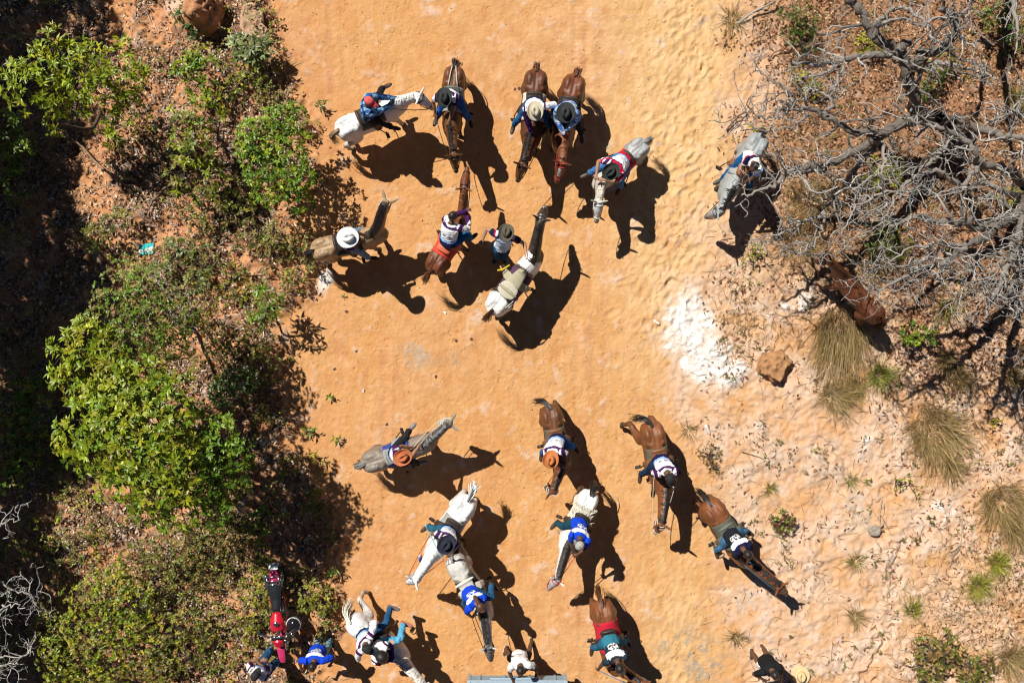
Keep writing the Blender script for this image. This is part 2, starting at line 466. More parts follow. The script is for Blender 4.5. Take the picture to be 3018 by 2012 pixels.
def ground_material():
    m, nt, b = new_mat("sandy_earth")
    N, L = nt.nodes.new, nt.links.new
    tc = N("ShaderNodeTexCoord")
    a1 = N("ShaderNodeAttribute"); a1.attribute_name = "soil"
    a2 = N("ShaderNodeAttribute"); a2.attribute_name = "soil_extra"
    s1 = N("ShaderNodeSeparateColor"); L(a1.outputs["Color"], s1.inputs[0])
    s2 = N("ShaderNodeSeparateColor"); L(a2.outputs["Color"], s2.inputs[0])
    def noise(sc, det=5, rough=.6):
        n = N("ShaderNodeTexNoise"); n.inputs["Scale"].default_value = sc; n.inputs["Detail"].default_value = det; n.inputs["Roughness"].default_value = rough
        L(tc.outputs["Object"], n.inputs["Vector"]); return n.outputs[0]
    def ramp(f, a, b_):
        r = N("ShaderNodeMapRange"); r.interpolation_type = 'SMOOTHSTEP'; r.inputs[1].default_value = a; r.inputs[2].default_value = b_; L(f, r.inputs[0]); return r.outputs[0]
    def mul(x, y):
        q = N("ShaderNodeMath"); q.operation = 'MULTIPLY'
        if isinstance(x, float): q.inputs[0].default_value = x
        else: L(x, q.inputs[0])
        if isinstance(y, float): q.inputs[1].default_value = y
        else: L(y, q.inputs[1])
        return q.outputs[0]
    def mix(f, c1, c2):
        q = N("ShaderNodeMix"); q.data_type = 'RGBA'; L(f, q.inputs[0])
        for s, c in ((6, c1), (7, c2)):
            if isinstance(c, tuple): q.inputs[s].default_value = (*c, 1)
            else: L(c, q.inputs[s])
        return q.outputs[2]
    big, mid, fine, grain = noise(.55), noise(3.0), noise(17.0, 6), noise(75.0, 3)
    road = mix(ramp(mid, .3, .7), (.58, .305, .123), (.505, .24, .084))
    road = mix(ramp(big, .35, .7), road, (.57, .305, .122))
    road = mix(mul(ramp(noise(1.4, 6, .7), .50, .72), .75), road, (.48, .205, .066))
    road = mix(mul(ramp(noise(2.3, 6, .7), .56, .74), .7), road, (.62, .36, .178))
    road = mix(mul(ramp(fine, .52, .72), .6), road, (.43, .20, .07))
    road = mix(mul(ramp(noise(8.0, 6, .7), .60, .72), .5), road, (.40, .25, .14))
    sand = mix(ramp(mid, .35, .65), (.66, .435, .225), (.57, .345, .155))
    c = mix(s1.outputs[0], road, sand)
    redc = mix(ramp(mid, .35, .68), (.56, .285, .15), (.45, .195, .09))
    redc = mix(mul(ramp(fine, .5, .7), .6), redc, (.58, .29, .15))
    c = mix(s1.outputs[2], c, redc)
    pk = mix(ramp(mid, .38, .62), (.62, .39, .245), (.59, .425, .305))
    pk = mix(mul(ramp(fine, .5, .72), .6), pk, (.48, .28, .15))
    c = mix(a1.outputs["Alpha"], c, pk)
    hum = mix(ramp(fine, .35, .65), (.36, .185, .095), (.17, .085, .045))
    c = mix(mul(s2.outputs[2], .88), c, hum)
    crumb = mix(ramp(noise(26.0, 4), .42, .58), (.27, .14, .075), (.055, .034, .022))
    c = mix(mul(mul(s2.outputs[1], ramp(noise(9.0, 6), .34, .52)), .9), c, crumb)
    ch0 = mix(ramp(mid, .35, .65), (.64, .44, .32), (.63, .50, .41))
    c = mix(a2.outputs["Alpha"], c, ch0)
    ch = mix(ramp(noise(5.0, 6, .75), .40, .66), (.80, .78, .75), (.64, .545, .47))
    ch = mix(mul(ramp(fine, .55, .72), .6), ch, (.46, .40, .34))
    c = mix(mul(s1.outputs[1], ramp(fine, .22, .50)), c, ch)
    c = mix(mul(s2.outputs[0], ramp(fine, .3, .6)), c, (.30, .27, .215))
    vo = N("ShaderNodeTexVoronoi"); vo.inputs["Scale"].default_value = 5.0; L(tc.outputs["Object"], vo.inputs["Vector"])
    sp = N("ShaderNodeMapRange"); sp.inputs[1].default_value = .055; sp.inputs[2].default_value = .085; sp.inputs[3].default_value = 1.0; sp.inputs[4].default_value = 0.0
    L(vo.outputs["Distance"], sp.inputs[0])
    sc = N("ShaderNodeSeparateColor"); L(vo.outputs["Color"], sc.inputs[0])
    c = mix(mul(sp.outputs[0], ramp(sc.outputs[0], .55, .6)), c, (.22, .10, .055))      # dark grit and dung crumbs
    c = mix(mul(ramp(grain, .55, .75), .28), c, (.30, .16, .07))
    c = mix(mul(ramp(grain, .25, .45), .0), c, (.8, .6, .4))
    L(c, b.inputs["Base Color"])
    b.inputs["Roughness"].default_value = .95
    b.inputs["Specular IOR Level"].default_value = .12
    ad = N("ShaderNodeMath"); ad.operation = 'MULTIPLY_ADD'; L(fine, ad.inputs[0]); ad.inputs[1].default_value = .020; L(mul(grain, .008), ad.inputs[2])
    def op(o, x, y=None, z=None):
        q = N("ShaderNodeMath"); q.operation = o
        for i_, e in enumerate((x, y, z)):
            if e is None: continue
            if isinstance(e, (int, float)): q.inputs[i_].default_value = e
            else: L(e, q.inputs[i_])
        return q.outputs[0]
    onroad = op('SUBTRACT', op('SUBTRACT', 1.0, s1.outputs[2]), a1.outputs["Alpha"]); onroad = op('MAXIMUM', onroad, 0.0)
    total = ad.outputs[0]
    for scl, R_, w_, dep, off in ((2.6, .15, .034, .0150, 0.0), (3.3, .165, .040, .0130, 41.0), (4.1, .20, .05, .0090, 83.0)):      # crisp horseshoe rims
        mp = N("ShaderNodeMapping"); mp.inputs["Location"].default_value = (off, off * .7, 0); L(tc.outputs["Object"], mp.inputs[0])
        v_ = N("ShaderNodeTexVoronoi"); v_.voronoi_dimensions = '2D'; v_.inputs["Scale"].default_value = scl; L(mp.outputs[0], v_.inputs["Vector"])
        dv = N("ShaderNodeVectorMath"); dv.operation = 'SUBTRACT'; L(mp.outputs[0], dv.inputs[0]); L(v_.outputs["Position"], dv.inputs[1])
        sx_ = N("ShaderNodeSeparateXYZ"); L(dv.outputs[0], sx_.inputs[0])
        ang = op('ARCTAN2', sx_.outputs[1], sx_.outputs[0])
        cs = N("ShaderNodeSeparateColor"); L(v_.outputs["Color"], cs.inputs[0])
        arc = op('MULTIPLY_ADD', op('COSINE', op('ADD', ang, op('MULTIPLY', cs.outputs[0], 6.283))), .5, .5)
        t_ = op('DIVIDE', op('SUBTRACT', v_.outputs["Distance"], op('MULTIPLY', op('MULTIPLY_ADD', cs.outputs[2], .5, .75), R_)), w_)
        g_ = op('EXPONENT', op('MULTIPLY', op('MULTIPLY', t_, t_), -1.0))
        hgt_ = op('MULTIPLY', op('MULTIPLY', op('MULTIPLY', g_, arc), op('GREATER_THAN', cs.outputs[1], .42)), -dep)
        total = op('ADD', total, op('MULTIPLY', hgt_, op('MULTIPLY', onroad, ramp(noise(.9), .30, .62))))
    bu = N("ShaderNodeBump"); bu.inputs["Strength"].default_value = .7; bu.inputs["Distance"].default_value = 1.0
    L(total, bu.inputs["Height"]); L(bu.outputs[0], b.inputs["Normal"])
    return m
M_GROUND = ground_material()

def ground_piece(name, sel):
    q = quads[sel]; used = np.unique(q)
    remap = np.full(len(verts), -1, np.int32); remap[used] = np.arange(len(used))
    me = np_mesh(name, verts[used], remap[q], smooth=True)
    for nm, arr in (("soil", soil), ("soil_extra", soil2)):
        at = me.attributes.new(nm, 'FLOAT_COLOR', 'POINT'); at.data.foreach_set("color", arr[used].astype(np.float32).ravel())
    o = link(name, me, None, M_GROUND)
    return tag(o, kind="structure")
rd = pad(w_road)[:-1, :-1].ravel() > .5
ground_piece("dirt_road", rd)
ground_piece("ground", ~rd)
# ------------------------------------------------------------------ horses
LEATHER = mat("dark_leather", (.035, .022, .016), .55)
TAN_LEATHER = mat("tan_leather", (.20, .085, .035), .5)
RED_ROPE = mat("red_rope", (.45, .03, .03), .8)
PALE_ROPE = mat("pale_rope", (.55, .53, .45), .9)
BLUE_ROPE = mat("blue_rope", (.05, .22, .40), .8)
STEEL = mat("dull_steel", (.5, .5, .5), .35, .9)

BODY = np.array([  # x, centre z, half width, half height
    (-.70, 1.06, .05, .10), (-.66, 1.07, .13, .19), (-.58, 1.07, .185, .255), (-.45, 1.06, .232, .315), (-.30, 1.045, .245, .33), (-.12, 1.01, .240, .335),
    (.08, .985, .255, .35), (.28, .985, .245, .355), (.45, 1.01, .215, .37), (.60, 1.02, .205, .345), (.74, 1.0, .17, .27), (.84, .98, .11, .17), (.88, .97, .04, .08)])

class Horse: pass

def horse(dock, withers, poll, zp, muzzle, coat, label, legs=None, mane_side=1, mane="dark", tail="dark", tail_to=None, fat=1.0,
          rein=LEATHER, bridle=LEATHER, hand=None, zm=None, seed=0, crupper=None, tail_mix=0.0, neck_col=None, mane_len=.8):
    r = np.random.default_rng(100 + seed)
    a, b = P(*dock, 1.30), P(*withers, 1.40)
    d = b - a; L = math.hypot(d[0], d[1]); hd = math.atan2(d[1], d[0])
    s = min(1.06, max(.93, L / 1.08))
    mid = (a + b) / 2; g = gh(mid[0], mid[1])
    h = Horse(); h.s, h.hd = s, hd
    h.root = empty("horse", (mid[0], mid[1], g), hd)
    tag(h.root, label, "horse", "horses of the riding party")
    c_, s_ = math.cos(hd), math.sin(hd)
    def loc(p):
        q = np.asarray(p, float) - (mid[0], mid[1], g)
        return np.array([q[0] * c_ + q[1] * s_, -q[0] * s_ + q[1] * c_, q[2]])
    def wor(p):
        p = np.asarray(p, float)
        return np.array([mid[0] + p[0] * c_ - p[1] * s_, mid[1] + p[0] * s_ + p[1] * c_, g + p[2]])
    h.loc, h.wor = loc, wor
    h.f = np.array([c_, s_, 0.0])
    S = lambda *p: np.array(p, float) * s
    A = Acc()
    B = BODY * s
    A.loft(np.stack([B[:, 0], 0 * B[:, 0], B[:, 1]], 1), B[:, 2] * fat, B[:, 3], 20)
    for sg in (-1, 1):
        A.ball(S(-.43, .115 * sg, 1.06), S(.25, .128 * fat, .325))      # haunches
        A.ball(S(.50, .105 * sg, .98), S(.19, .105 * fat, .30))         # shoulders
        A.ball(S(-.30, .13 * sg, 1.24), S(.09, .08, .10))              # hip bones
    A.ball(S(.46, 0, 1.27), S(.22, .075, .12))                         # withers
    # neck and head -----------------------------------------
    pl = loc(P(*poll, zp)); p0 = S(.52, 0, 1.10)
    v = pl - p0; n_ = np.linalg.norm(v)
    if not .62 * s < n_ < .92 * s: pl = p0 + v / n_ * min(max(n_, .62 * s), .92 * s)
    z_m = zp - .3 if zm is None else zm
    for _ in range(4):
        mz = loc(P(*muzzle, z_m)); e = mz - pl; hxy = math.hypot(e[0], e[1])
        dz = math.sqrt(max((.56 * s) ** 2 - min(hxy, .54 * s) ** 2, .0025))
        z_m = pl[2] + g - dz
    if hxy > .54 * s: e[:2] *= .54 * s / hxy
    mz = pl + np.array([e[0], e[1], -dz])
    hdv = nrm(mz - pl)
    lat = nrm(np.array([pl[0] - p0[0], pl[1] - p0[1], 0]))
    p1 = p0 + S(.22, 0, .10) + np.array([0, (pl[1] - p0[1]) * .02, 0])
    p2 = pl + (p0 - pl) * .28 + np.array([0, 0, .06 * s])
    nk = bez(p0, p1, p2, pl - hdv * .02, 12)
    tt = np.linspace(0, 1, 12)
    side0 = nrm(np.cross([0, 0, 1], nk[-1] - nk[0]))
    rw = np.interp(tt, [0, .3, .7, 1], [.168, .132, .100, .086]) * s * (.5 + .5 * fat); rh = np.interp(tt, [0, .3, .7, 1], [.27, .20, .135, .105]) * s
    A.loft(nk, rw, rh, 14, side0)
    hs = nrm(np.cross([0, 0, 1], hdv) if math.hypot(hdv[0], hdv[1]) > .15 else side0)
    if hs @ side0 < -.3: hs = -hs
    h.head_side = hs
    hp = pl + np.outer(np.array([-.07, 0, .10, .20, .32, .43, .51, .555]) * s, hdv)
    hu = nrm(np.cross(hdv, hs))
    hw_ = np.array([.05, .078, .100, .096, .070, .055, .058, .03]) * s; hh_ = np.array([.06, .10, .125, .115, .085, .066, .062, .03]) * s
    A.loft(hp, hw_, hh_, 14, hs)
    for sg in (-1, 1):
        A.ball(pl + hdv * .17 * s + hs * sg * .088 * s + hu * .035 * s, .026 * s)                        # eye sockets
        A.ball(pl + hdv * .15 * s + hs * sg * .055 * s - hu * .05 * s, S(.06, .06, .06))                  # cheeks
        e0 = pl - hdv * .01 * s + hs * sg * .058 * s + hu * .075 * s
        ed = nrm(hu * .55 - hdv * .50 + hs * sg * .64)
        A.loft(np.array([e0 - ed * .03, e0 + ed * .04 * s, e0 + ed * .09 * s, e0 + ed * .16 * s, e0 + ed * .205 * s]), np.array([.032, .040, .042, .028, .010]) * s, np.array([.026, .024, .022, .018, .010]) * s, 8, hs)
    # legs ---------------------------------------------------
    J = []
    base = [(-.52, .145), (-.52, -.145), (.50, .135), (.50, -.135)]
    for i, (bx, by) in enumerate(base):
        o = np.array([r.uniform(-.13, .13), r.uniform(-.03, .03), 0.0]) if not legs or legs[i] is None else np.array([*legs[i], 0.0]) if len(legs[i]) == 2 else np.array(legs[i], float)
        hz = o[2]; o = np.array([o[0], o[1], 0])
        if i < 2:
            q = [S(-.44, by * .9, 1.02), S(-.34, by * 1.2, .80) + o * .15, S(-.47, by * 1.12, .62) + o * .4, S(-.60, by, .50) + o * .6, S(-.57, by, .30) + o * .85, S(-.56, by, .13) + o, S(-.52, by, .07) + o, S(-.50, by, .0) + o]
            R = [.115, .115, .078, .06, .042, .042, .043, .058]
        else:
            q = [S(.53, by * .85, 1.0), S(.47, by, .80) + o * .15, S(.49, by, .62) + o * .35, S(.50, by, .46) + o * .6, S(.50, by, .30) + o * .8, S(.50, by, .13) + o, S(.535, by, .07) + o, S(.55, by, 0) + o]
            R = [.11, .092, .062, .056, .038, .041, .042, .058]
        q = [p + np.array([0, 0, hz * k]) for p, k in zip(q, (0, .1, .3, .6, .8, 1, 1, 1))]
        pts = spline(q, 3); rr = np.interp(np.linspace(0, 7, len(pts)), range(8), np.array(R) * s)
        A.loft(pts, rr, rr * 1.12, 10, (0, 1, 0))
        J.append((pts, q))
    h.hoofs = [q[-1] for _, q in J]
    # dock of the tail
    tb = S(-.66, 0, 1.26)
    # colours -------------------------------------------------
    kind = coat["kind"]; C = {k: np.array(v_) for k, v_ in coat.items() if k not in ("kind", "dapple")}
    def tint(v):
        col = np.tile(C["base"], (len(v), 1))
        nz = vnoise(v, 4.0)[:, None]
        z = v[:, 2:3]
        dn = np.min(np.linalg.norm(v[:, None] - nk[None, 2:], axis=2), axis=1)[:, None]
        dm = np.linalg.norm(v - mz, axis=1)[:, None]
        d_head = np.linalg.norm(v - (pl + mz) / 2, axis=1)[:, None]
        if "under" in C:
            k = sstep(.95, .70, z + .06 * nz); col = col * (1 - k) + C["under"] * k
        if "patch" in C:
            x = v[:, 0:1]
            wht = ((x < -.30 + .08 * nz - .10 * np.abs(v[:, 1:2])) | ((x > .42) & (x < .70 + .14 * nz))) & (z > .96 + .16 * nz)
            wht = wht | ((z < .45) & (x > 0)) 
            col = np.where(wht, C["patch"], col)
        if coat.get("dapple"):
            n2 = vnoise(v + 7, 13.0)[:, None]; n3 = vnoise(v + 3, 30.0)[:, None]
            k = np.clip(.5 + .8 * n2 + .4 * n3, 0, 1) * coat["dapple"] * sstep(1.35, 1.0, z + .1 * nz)
            col = col * (1 - k) + C["dark"] * k
        if "neck" in C:
            k = sstep(.42, .60, v[:, 0:1]) * (z > 1.0) * (d_head > .28)
            col = col * (1 - k) + C["neck"] * k
        if "head" in C:
            k = sstep(.36, .26, d_head); col = col * (1 - k) + C["head"] * k
        if "crest" in C:
            upn = np.max(v[:, None, 2] - (nk[None, :, 2] + rh[None] * .45) - 9 * (np.linalg.norm(v[:, None, :2] - nk[None, :, :2], axis=2) > .09), axis=1)[:, None]
            k = sstep(-.02, .05, upn); col = col * (1 - k) + C["crest"] * k
        if "legs" in C:
            k = sstep(.62, .42, z + .08 * nz) * (np.abs(v[:, 1:2]) > .02); col = col * (1 - k) + C["legs"] * k
        if "muzzle" in C:
            k = sstep(.16, .07, dm); col = col * (1 - k) + C["muzzle"] * k
        if "star" in C:
            q = (v - pl) @ np.stack([hdv, hs, hu], 1)
            k = ((q[:, 0] > .10) & (q[:, 0] < .34) & (np.abs(q[:, 1]) < .03) & (q[:, 2] > .04))[:, None]
            col = np.where(k, C["star"], col)
        k = sstep(.075, .05, z); col = col * (1 - k) + np.array([.05, .04, .03]) * k
        dust = np.clip(.5 + vnoise(v + 5 * seed, 2.6)[:, None] + .5 * vnoise(v + 2, 11.0)[:, None], 0, 1) * (.10 if kind != 'grey' else .05)
        col = col * (1 - dust) + np.array([.30, .18, .09]) * dust
        return col * (1 + (.30 if kind != 'grey' else .10) * nz + (.15 if kind != 'grey' else .06) * vnoise(v + 9, 19.0)[:, None])
    def muscle(v, n):
        x, y, z = v[:, 0] / s, v[:, 1] / s, v[:, 2] / s; top = sstep(1.15, 1.28, z)
        d = -.024 * np.exp(-(y / .024) ** 2) * sstep(-.70, -.60, x) * sstep(-.12, -.30, x) * top          # furrow of the croup
        d += .014 * np.exp(-(y / .02) ** 2) * sstep(-.22, -.05, x) * sstep(.45, .3, x) * top               # backbone
        d -= .026 * np.exp(-((x + .16) / .07) ** 2 - ((np.abs(y) - .17) / .07) ** 2) * sstep(.95, 1.1, z)  # hollow of the flank
        d += .018 * np.exp(-((x + .25) / .05) ** 2 - ((np.abs(y) - .13) / .05) ** 2) * top                 # point of the hip
        d -= .014 * np.exp(-((x - .36) / .04) ** 2) * sstep(.7, .9, z) * sstep(.10, .16, np.abs(y))        # behind the shoulder
        d += .007 * vnoise(v + 11 * seed, 6.0) + .003 * vnoise(v + seed, 17.0)
        return v + n * (d * s)[:, None]
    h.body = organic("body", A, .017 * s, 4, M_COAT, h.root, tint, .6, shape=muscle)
    # mane ---------------------------------------------------
    MC = {"dark": (.018, .015, .014), "brown": (.09, .035, .015), "grey": (.22, .22, .22), "pale": (.62, .58, .50), "white": (.7, .7, .68), "sand": (.35, .25, .16), "chestnut": (.24, .09, .035)}
    def hair(name, strands, widths, colname, mixc=None, mixp=0.0):
        V, F, T = [], [], []
        n = 0
        for pts, sdv, w in zip(strands, [x[0] for x in widths], [x[1] for x in widths]):
            m = len(pts); ws = w * np.interp(np.linspace(0, 1, m), [0, .3, .8, 1], [.8, 1, .7, .12])
            V += [pts - sdv * ws[:, None], pts + sdv * ws[:, None]]
            cc = np.array(MC[colname]) if r.random() > mixp else np.array(MC[mixc])
            T.append(np.tile(cc * r.uniform(.6, 1.5), (2 * m, 1)))
            for i in range(m - 1): F.append((n + i, n + i + 1, n + m + i + 1, n + m + i))
            n += 2 * m
        return link(name, np_mesh(name, np.vstack(V), F, True, np.vstack(T)), h.root, M_HAIRY)
    st, wd = [], []
    for i in range(125):
        t = r.uniform(.22, 1.08)
        k = min(t, 1) * 11; i0 = min(int(k), 10); fr = k - i0
        c = nk[i0] * (1 - fr) + nk[i0 + 1] * fr; R1 = rw[i0] * (1 - fr) + rw[i0 + 1] * fr; R2 = rh[i0] * (1 - fr) + rh[i0 + 1] * fr
        tg = nrm(nk[i0 + 1] - nk[i0]); sd = nrm(side0 - (side0 @ tg) * tg); up = np.cross(tg, sd)
        if t > 1: c = c + hdv * (t - 1) * 1.2 * s
        ms = mane_side * (1 if r.random() < .86 else -1)
        ln = r.uniform(.25, .75) * mane_len; off = r.uniform(.002, .016) * s
        pts = []
        for q in np.linspace(0, 1, 5):
            ph = math.radians(96 - q * ln * 118)
            pts.append(c + math.cos(ph) * (R1 + off) * sd * ms + math.sin(ph) * (R2 + off + .02 * math.sin(q * 3)) * up - tg * q * r.uniform(-.03, .05) + np.array([0, 0, -.02 * q]))
        st.append(np.array(pts)); wd.append((tg, r.uniform(.006, .016) * s))
    h.mane = hair("mane", st, wd, mane)
    st, wd = [], []
    end = S(-.80, 0, .52) if tail_to is None else np.array(tail_to, float) * s
    for i in range(90):
        e = end + r.normal(0, .045, 3) * np.array([1, 1, 2.4])
        o = r.normal(0, .022, 3)
        pts = bez(tb + o * .6 + S(.05, 0, .045), tb + o + S(-.17, 0, .05) + (e - tb) * np.array([.1, .25, .06]), tb * .35 + e * .65 + S(-.08, 0, .10) + o * 2, e, 7)
        a_ = r.uniform(0, 3.14)
        st.append(pts); wd.append((np.array([math.cos(a_) * .4, math.sin(a_), .2]), r.uniform(.006, .013)))
    h.tail = hair("tail", st, wd, tail, "white" if tail != "white" else "grey", tail_mix)
    # bridle and reins -----------------------------------------
    K = Acc()
    for k, w, hh, tilt in ((.40, .066, .080, 0), (.07, .103, .128, .0)):
        K.ring(pl + hdv * k * s, w * s, hh * s, hs, hu, .0085)
    for sg in (-1, 1):
        K.tube([pl + hdv * .02 * s + hs * sg * .092 * s + hu * .09 * s, pl + hdv * .2 * s + hs * sg * .104 * s, pl + hdv * .42 * s + hs * sg * .07 * s - hu * .02 * s], .008, 5)
    K.ring(pl - hdv * .015 * s, .088 * s, .115 * s, hs, hu, .009)
    h.bridle = K.obj("bridle", bridle, h.root)
    h.bits = [pl + hdv * .46 * s + hs * sg * .062 * s - hu * .03 * s for sg in (-1, 1)]
    h.rein, h.pl, h.nk, h.rw, h.rh, h.p0, h.side0 = rein, pl, nk, rw, rh, p0, side0
    if crupper:
        K = Acc()
        for sg in (-1, 1):
            x = np.linspace(-.18, -.66, 8)
            zt = np.interp(x, BODY[:, 0], BODY[:, 1] + BODY[:, 3]); y = sg * np.interp(x, [-.66, -.18], [.035, .10])
            K.tube(np.stack([x, y, zt + .022 - .3 * y * y], 1) * s, .011, 5)
        K.tube([S(-.66, .04, 1.285), S(-.72, 0, 1.24), S(-.66, -.04, 1.285)], .014, 6)
        K.obj("crupper_strap", crupper, h.root)
    h.ztop = lambda x: float(np.interp(x / s, BODY[:, 0], BODY[:, 1] + BODY[:, 3])) * s
    return h

def add_reins(h, hands):
    """hands: world points"""
    K = Acc()
    for b, hw in zip(h.bits[::-1], hands):
        e = h.loc(hw); m = (b + e) / 2 + np.array([0, 0, -.07]) + h.side0 * (np.sign(((b + e) / 2 - h.nk[6]) @ h.side0) * .06)
        K.tube(bez(b, b * .6 + m * .4, m * .6 + e * .4, e, 9), .008, 5)
    K.obj("rein", h.rein, h.root)

def saddle(h, label, sx=.07, pad_mat=None, seat_mat=LEATHER, fringe=False, pad_len=.23, pad_drop=60, cantle=(.30, .165), stirrup=True, extra=None):
    s = h.s; zt = h.ztop(sx * s)
    org = np.array([sx * s, 0, zt])
    wp = h.wor(org)
    root = empty("saddle", wp, h.hd)
    tag(root, label, "saddle", "saddles on the horses")
    pad_mat = pad_mat or LEATHER
    def padmesh(x0, x1, drop, off, seed, wav=.012):
        r = np.random.default_rng(seed)
        V, F = [], []; nx_, nt_ = 14, 22
        for i, x in enumerate(np.linspace(x0, x1, nx_)):
            zc, w, hh = [np.interp(x, BODY[:, 0], BODY[:, k]) * s for k in (1, 2, 3)]
            for j, th in enumerate(np.radians(np.linspace(90 - drop, 90 + drop, nt_))):
                o = off + wav * math.sin(3 * x * 5 + j * .9) * (abs(j - nt_ / 2) / nt_)
                V.append((x * s, math.cos(th) * (w + o), zc + math.sin(th) * (hh + o)))
        for i in range(nx_ - 1):
            for j in range(nt_ - 1):
                a = i * nt_ + j; F.append((a, a + nt_, a + nt_ + 1, a + 1))
        return np.array(V) - org, F
    v, f = padmesh(sx - pad_len - .02, sx + .27, pad_drop, .022, 1)
    o = link("saddle_pad", np_mesh("saddle_pad", v, f, True), root, pad_mat)
    m = o.modifiers.new("thickness", 'SOLIDIFY'); m.thickness = .022; m.offset = 1
    A = Acc()
    x = np.linspace(-.22, .24, 9)
    A.loft(np.stack([x, 0 * x, .045 + .55 * x * x], 1) * s, np.interp(x, [-.24, 0, .24], [.17, .15, .10]) * s, .05 * s, 14)
    A.ball(np.array([-.215, 0, .075]) * s, np.array([.04, cantle[1], .065]) * s)
    A.ball(np.array([-.18, 0, .04]) * s, np.array([.08, .17, .05]) * s)
    A.ball(np.array([.235, 0, .075]) * s, np.array([.05, .10, .08]) * s)
    A.loft(np.array([[.235, 0, .10], [.255, 0, .17], [.265, 0, .20]]) * s, [.022, .020, .034], None, 10)
    for sg in (-1, 1):
        A.loft(np.array([[.0, .12 * sg, .0], [.03, .235 * sg, -.10], [.06, .30 * sg, -.30]]) * s, [.10 * s, .09 * s, .07 * s], .016, 10, (1, 0, 0))
    organic("seat", A, .014, 4, seat_mat, root)
    if fringe:
        r = np.random.default_rng(5); V, F, n = [], [], 0
        for _ in range(420):
            x0 = r.choice([-1, 1]) * r.uniform(.0, .02) + (sx - pad_len - .02 if r.random() < .7 else r.uniform(sx - pad_len, sx))
            th = math.radians(90 + r.uniform(-pad_drop, pad_drop)); zc, w, hh = [np.interp(x0, BODY[:, 0], BODY[:, k]) * s for k in (1, 2, 3)]
            p = np.array([x0 * s, math.cos(th) * (w + .045), zc + math.sin(th) * (hh + .045)]) - org
            q = p + np.array([-r.uniform(.05, .12), r.normal(0, .03), r.uniform(-.02, .03)])
            w_ = np.array([0, .007, .003])
            V += [p - w_, p + w_, q + w_ * .4, q - w_ * .4]; F.append((n, n + 1, n + 2, n + 3)); n += 4
        link("fringe", np_mesh("fringe", np.array(V), F), root, mat("cream_fringe", (.62, .58, .47), .95, var=.4))
    if stirrup:
        for sg in (-1, 1):
            K = Acc(); c = np.array([.14, .365 * sg, -.66]) * s
            K.ring(c, .075, .065, (0, 1, 0), (0, 0, 1), .010, 14, 5)
            K.box(c + (0, 0, -.065), (.035, .06, .008))
            K.tube([np.array([.05, .30 * sg, -.22]) * s, np.array([.12, .36 * sg, -.45]) * s, c + (0, 0, .065)], .012, 5)
            K.obj("stirrup", LEATHER, root, smooth=True)
    if extra: extra(root, org, s)
    return root

# the coats
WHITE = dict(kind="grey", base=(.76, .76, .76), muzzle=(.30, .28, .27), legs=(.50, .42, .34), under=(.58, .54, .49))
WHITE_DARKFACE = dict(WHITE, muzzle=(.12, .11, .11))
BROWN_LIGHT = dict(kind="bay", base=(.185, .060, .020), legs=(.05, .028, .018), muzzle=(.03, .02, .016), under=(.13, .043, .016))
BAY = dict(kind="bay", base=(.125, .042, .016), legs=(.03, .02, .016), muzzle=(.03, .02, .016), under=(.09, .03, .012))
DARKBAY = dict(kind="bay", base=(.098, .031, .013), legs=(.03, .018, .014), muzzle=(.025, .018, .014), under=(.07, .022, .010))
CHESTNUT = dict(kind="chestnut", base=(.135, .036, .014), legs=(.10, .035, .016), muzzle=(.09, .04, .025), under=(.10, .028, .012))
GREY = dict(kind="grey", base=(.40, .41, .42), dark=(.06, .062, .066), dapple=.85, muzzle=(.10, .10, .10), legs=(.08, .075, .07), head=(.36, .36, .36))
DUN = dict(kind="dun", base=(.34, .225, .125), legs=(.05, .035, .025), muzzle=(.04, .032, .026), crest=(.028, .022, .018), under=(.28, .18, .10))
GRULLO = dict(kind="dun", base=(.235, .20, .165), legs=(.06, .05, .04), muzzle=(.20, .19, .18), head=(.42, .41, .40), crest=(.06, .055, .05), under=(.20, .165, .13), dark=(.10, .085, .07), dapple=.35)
PINTO = dict(kind="pinto", base=(.022, .019, .018), patch=(.74, .72, .69), muzzle=(.22, .20, .19))
FLEA = dict(kind="grey", base=(.52, .51, .48), dark=(.24, .23, .22), dapple=.45, muzzle=(.07, .07, .07), legs=(.20, .18, .16), under=(.42, .38, .34), head=(.16, .16, .17), crest=(.05, .05, .055))
STEELG = dict(kind="grey", base=(.30, .33, .34), dark=(.15, .165, .175), dapple=.5, muzzle=(.06, .06, .06), legs=(.07, .065, .06), head=(.36, .37, .38))
# ------------------------------------------------------------------ people
SKIN_D = np.array((.115, .055, .030)); SKIN_M = np.array((.23, .115, .065)); SKIN_L = np.array((.36, .19, .115))
HAIR_B = mat("black_hair", (.012, .010, .009), .55, var=.4, scale=60)
DENIM = (.022, .080, .175); DENIM_L = (.15, .30, .40); DENIM_D = (.012, .030, .070); DENIM_T = (.022, .105, .165); BLACK = (.013, .013, .015)
NAVY = np.array((.012, .014, .055)); PURPLE = np.array((.055, .012, .085)); WHT = np.array((.80, .80, .80)); SKYB = np.array((.30, .46, .78)); ROYAL = np.array((.008, .055, .56))
MAROON = np.array((.22, .012, .06))
LOGO = ["..##..##..", ".####.##.#", "####.#####", "#.##.##.##", "#..#.#..##", "..........", "##.####.##", ".####.##.."]

def logo_mask(u, v, w, half=.10, v0=.16, v1=.33, back=True):
    k = np.zeros(len(u), bool)
    ok = (np.abs(u) < half) & (v > v0) & (v < v1) & ((w < 0) if back else (w > 0))
    ci = np.clip(((u + half) / (2 * half) * 10).astype(int), 0, 9); ri = np.clip(((v1 - v) / (v1 - v0) * 8).astype(int), 0, 7)
    tab = np.array([[c == '#' for c in row] for row in LOGO])
    k[ok] = tab[ri[ok], ci[ok]]
    return k

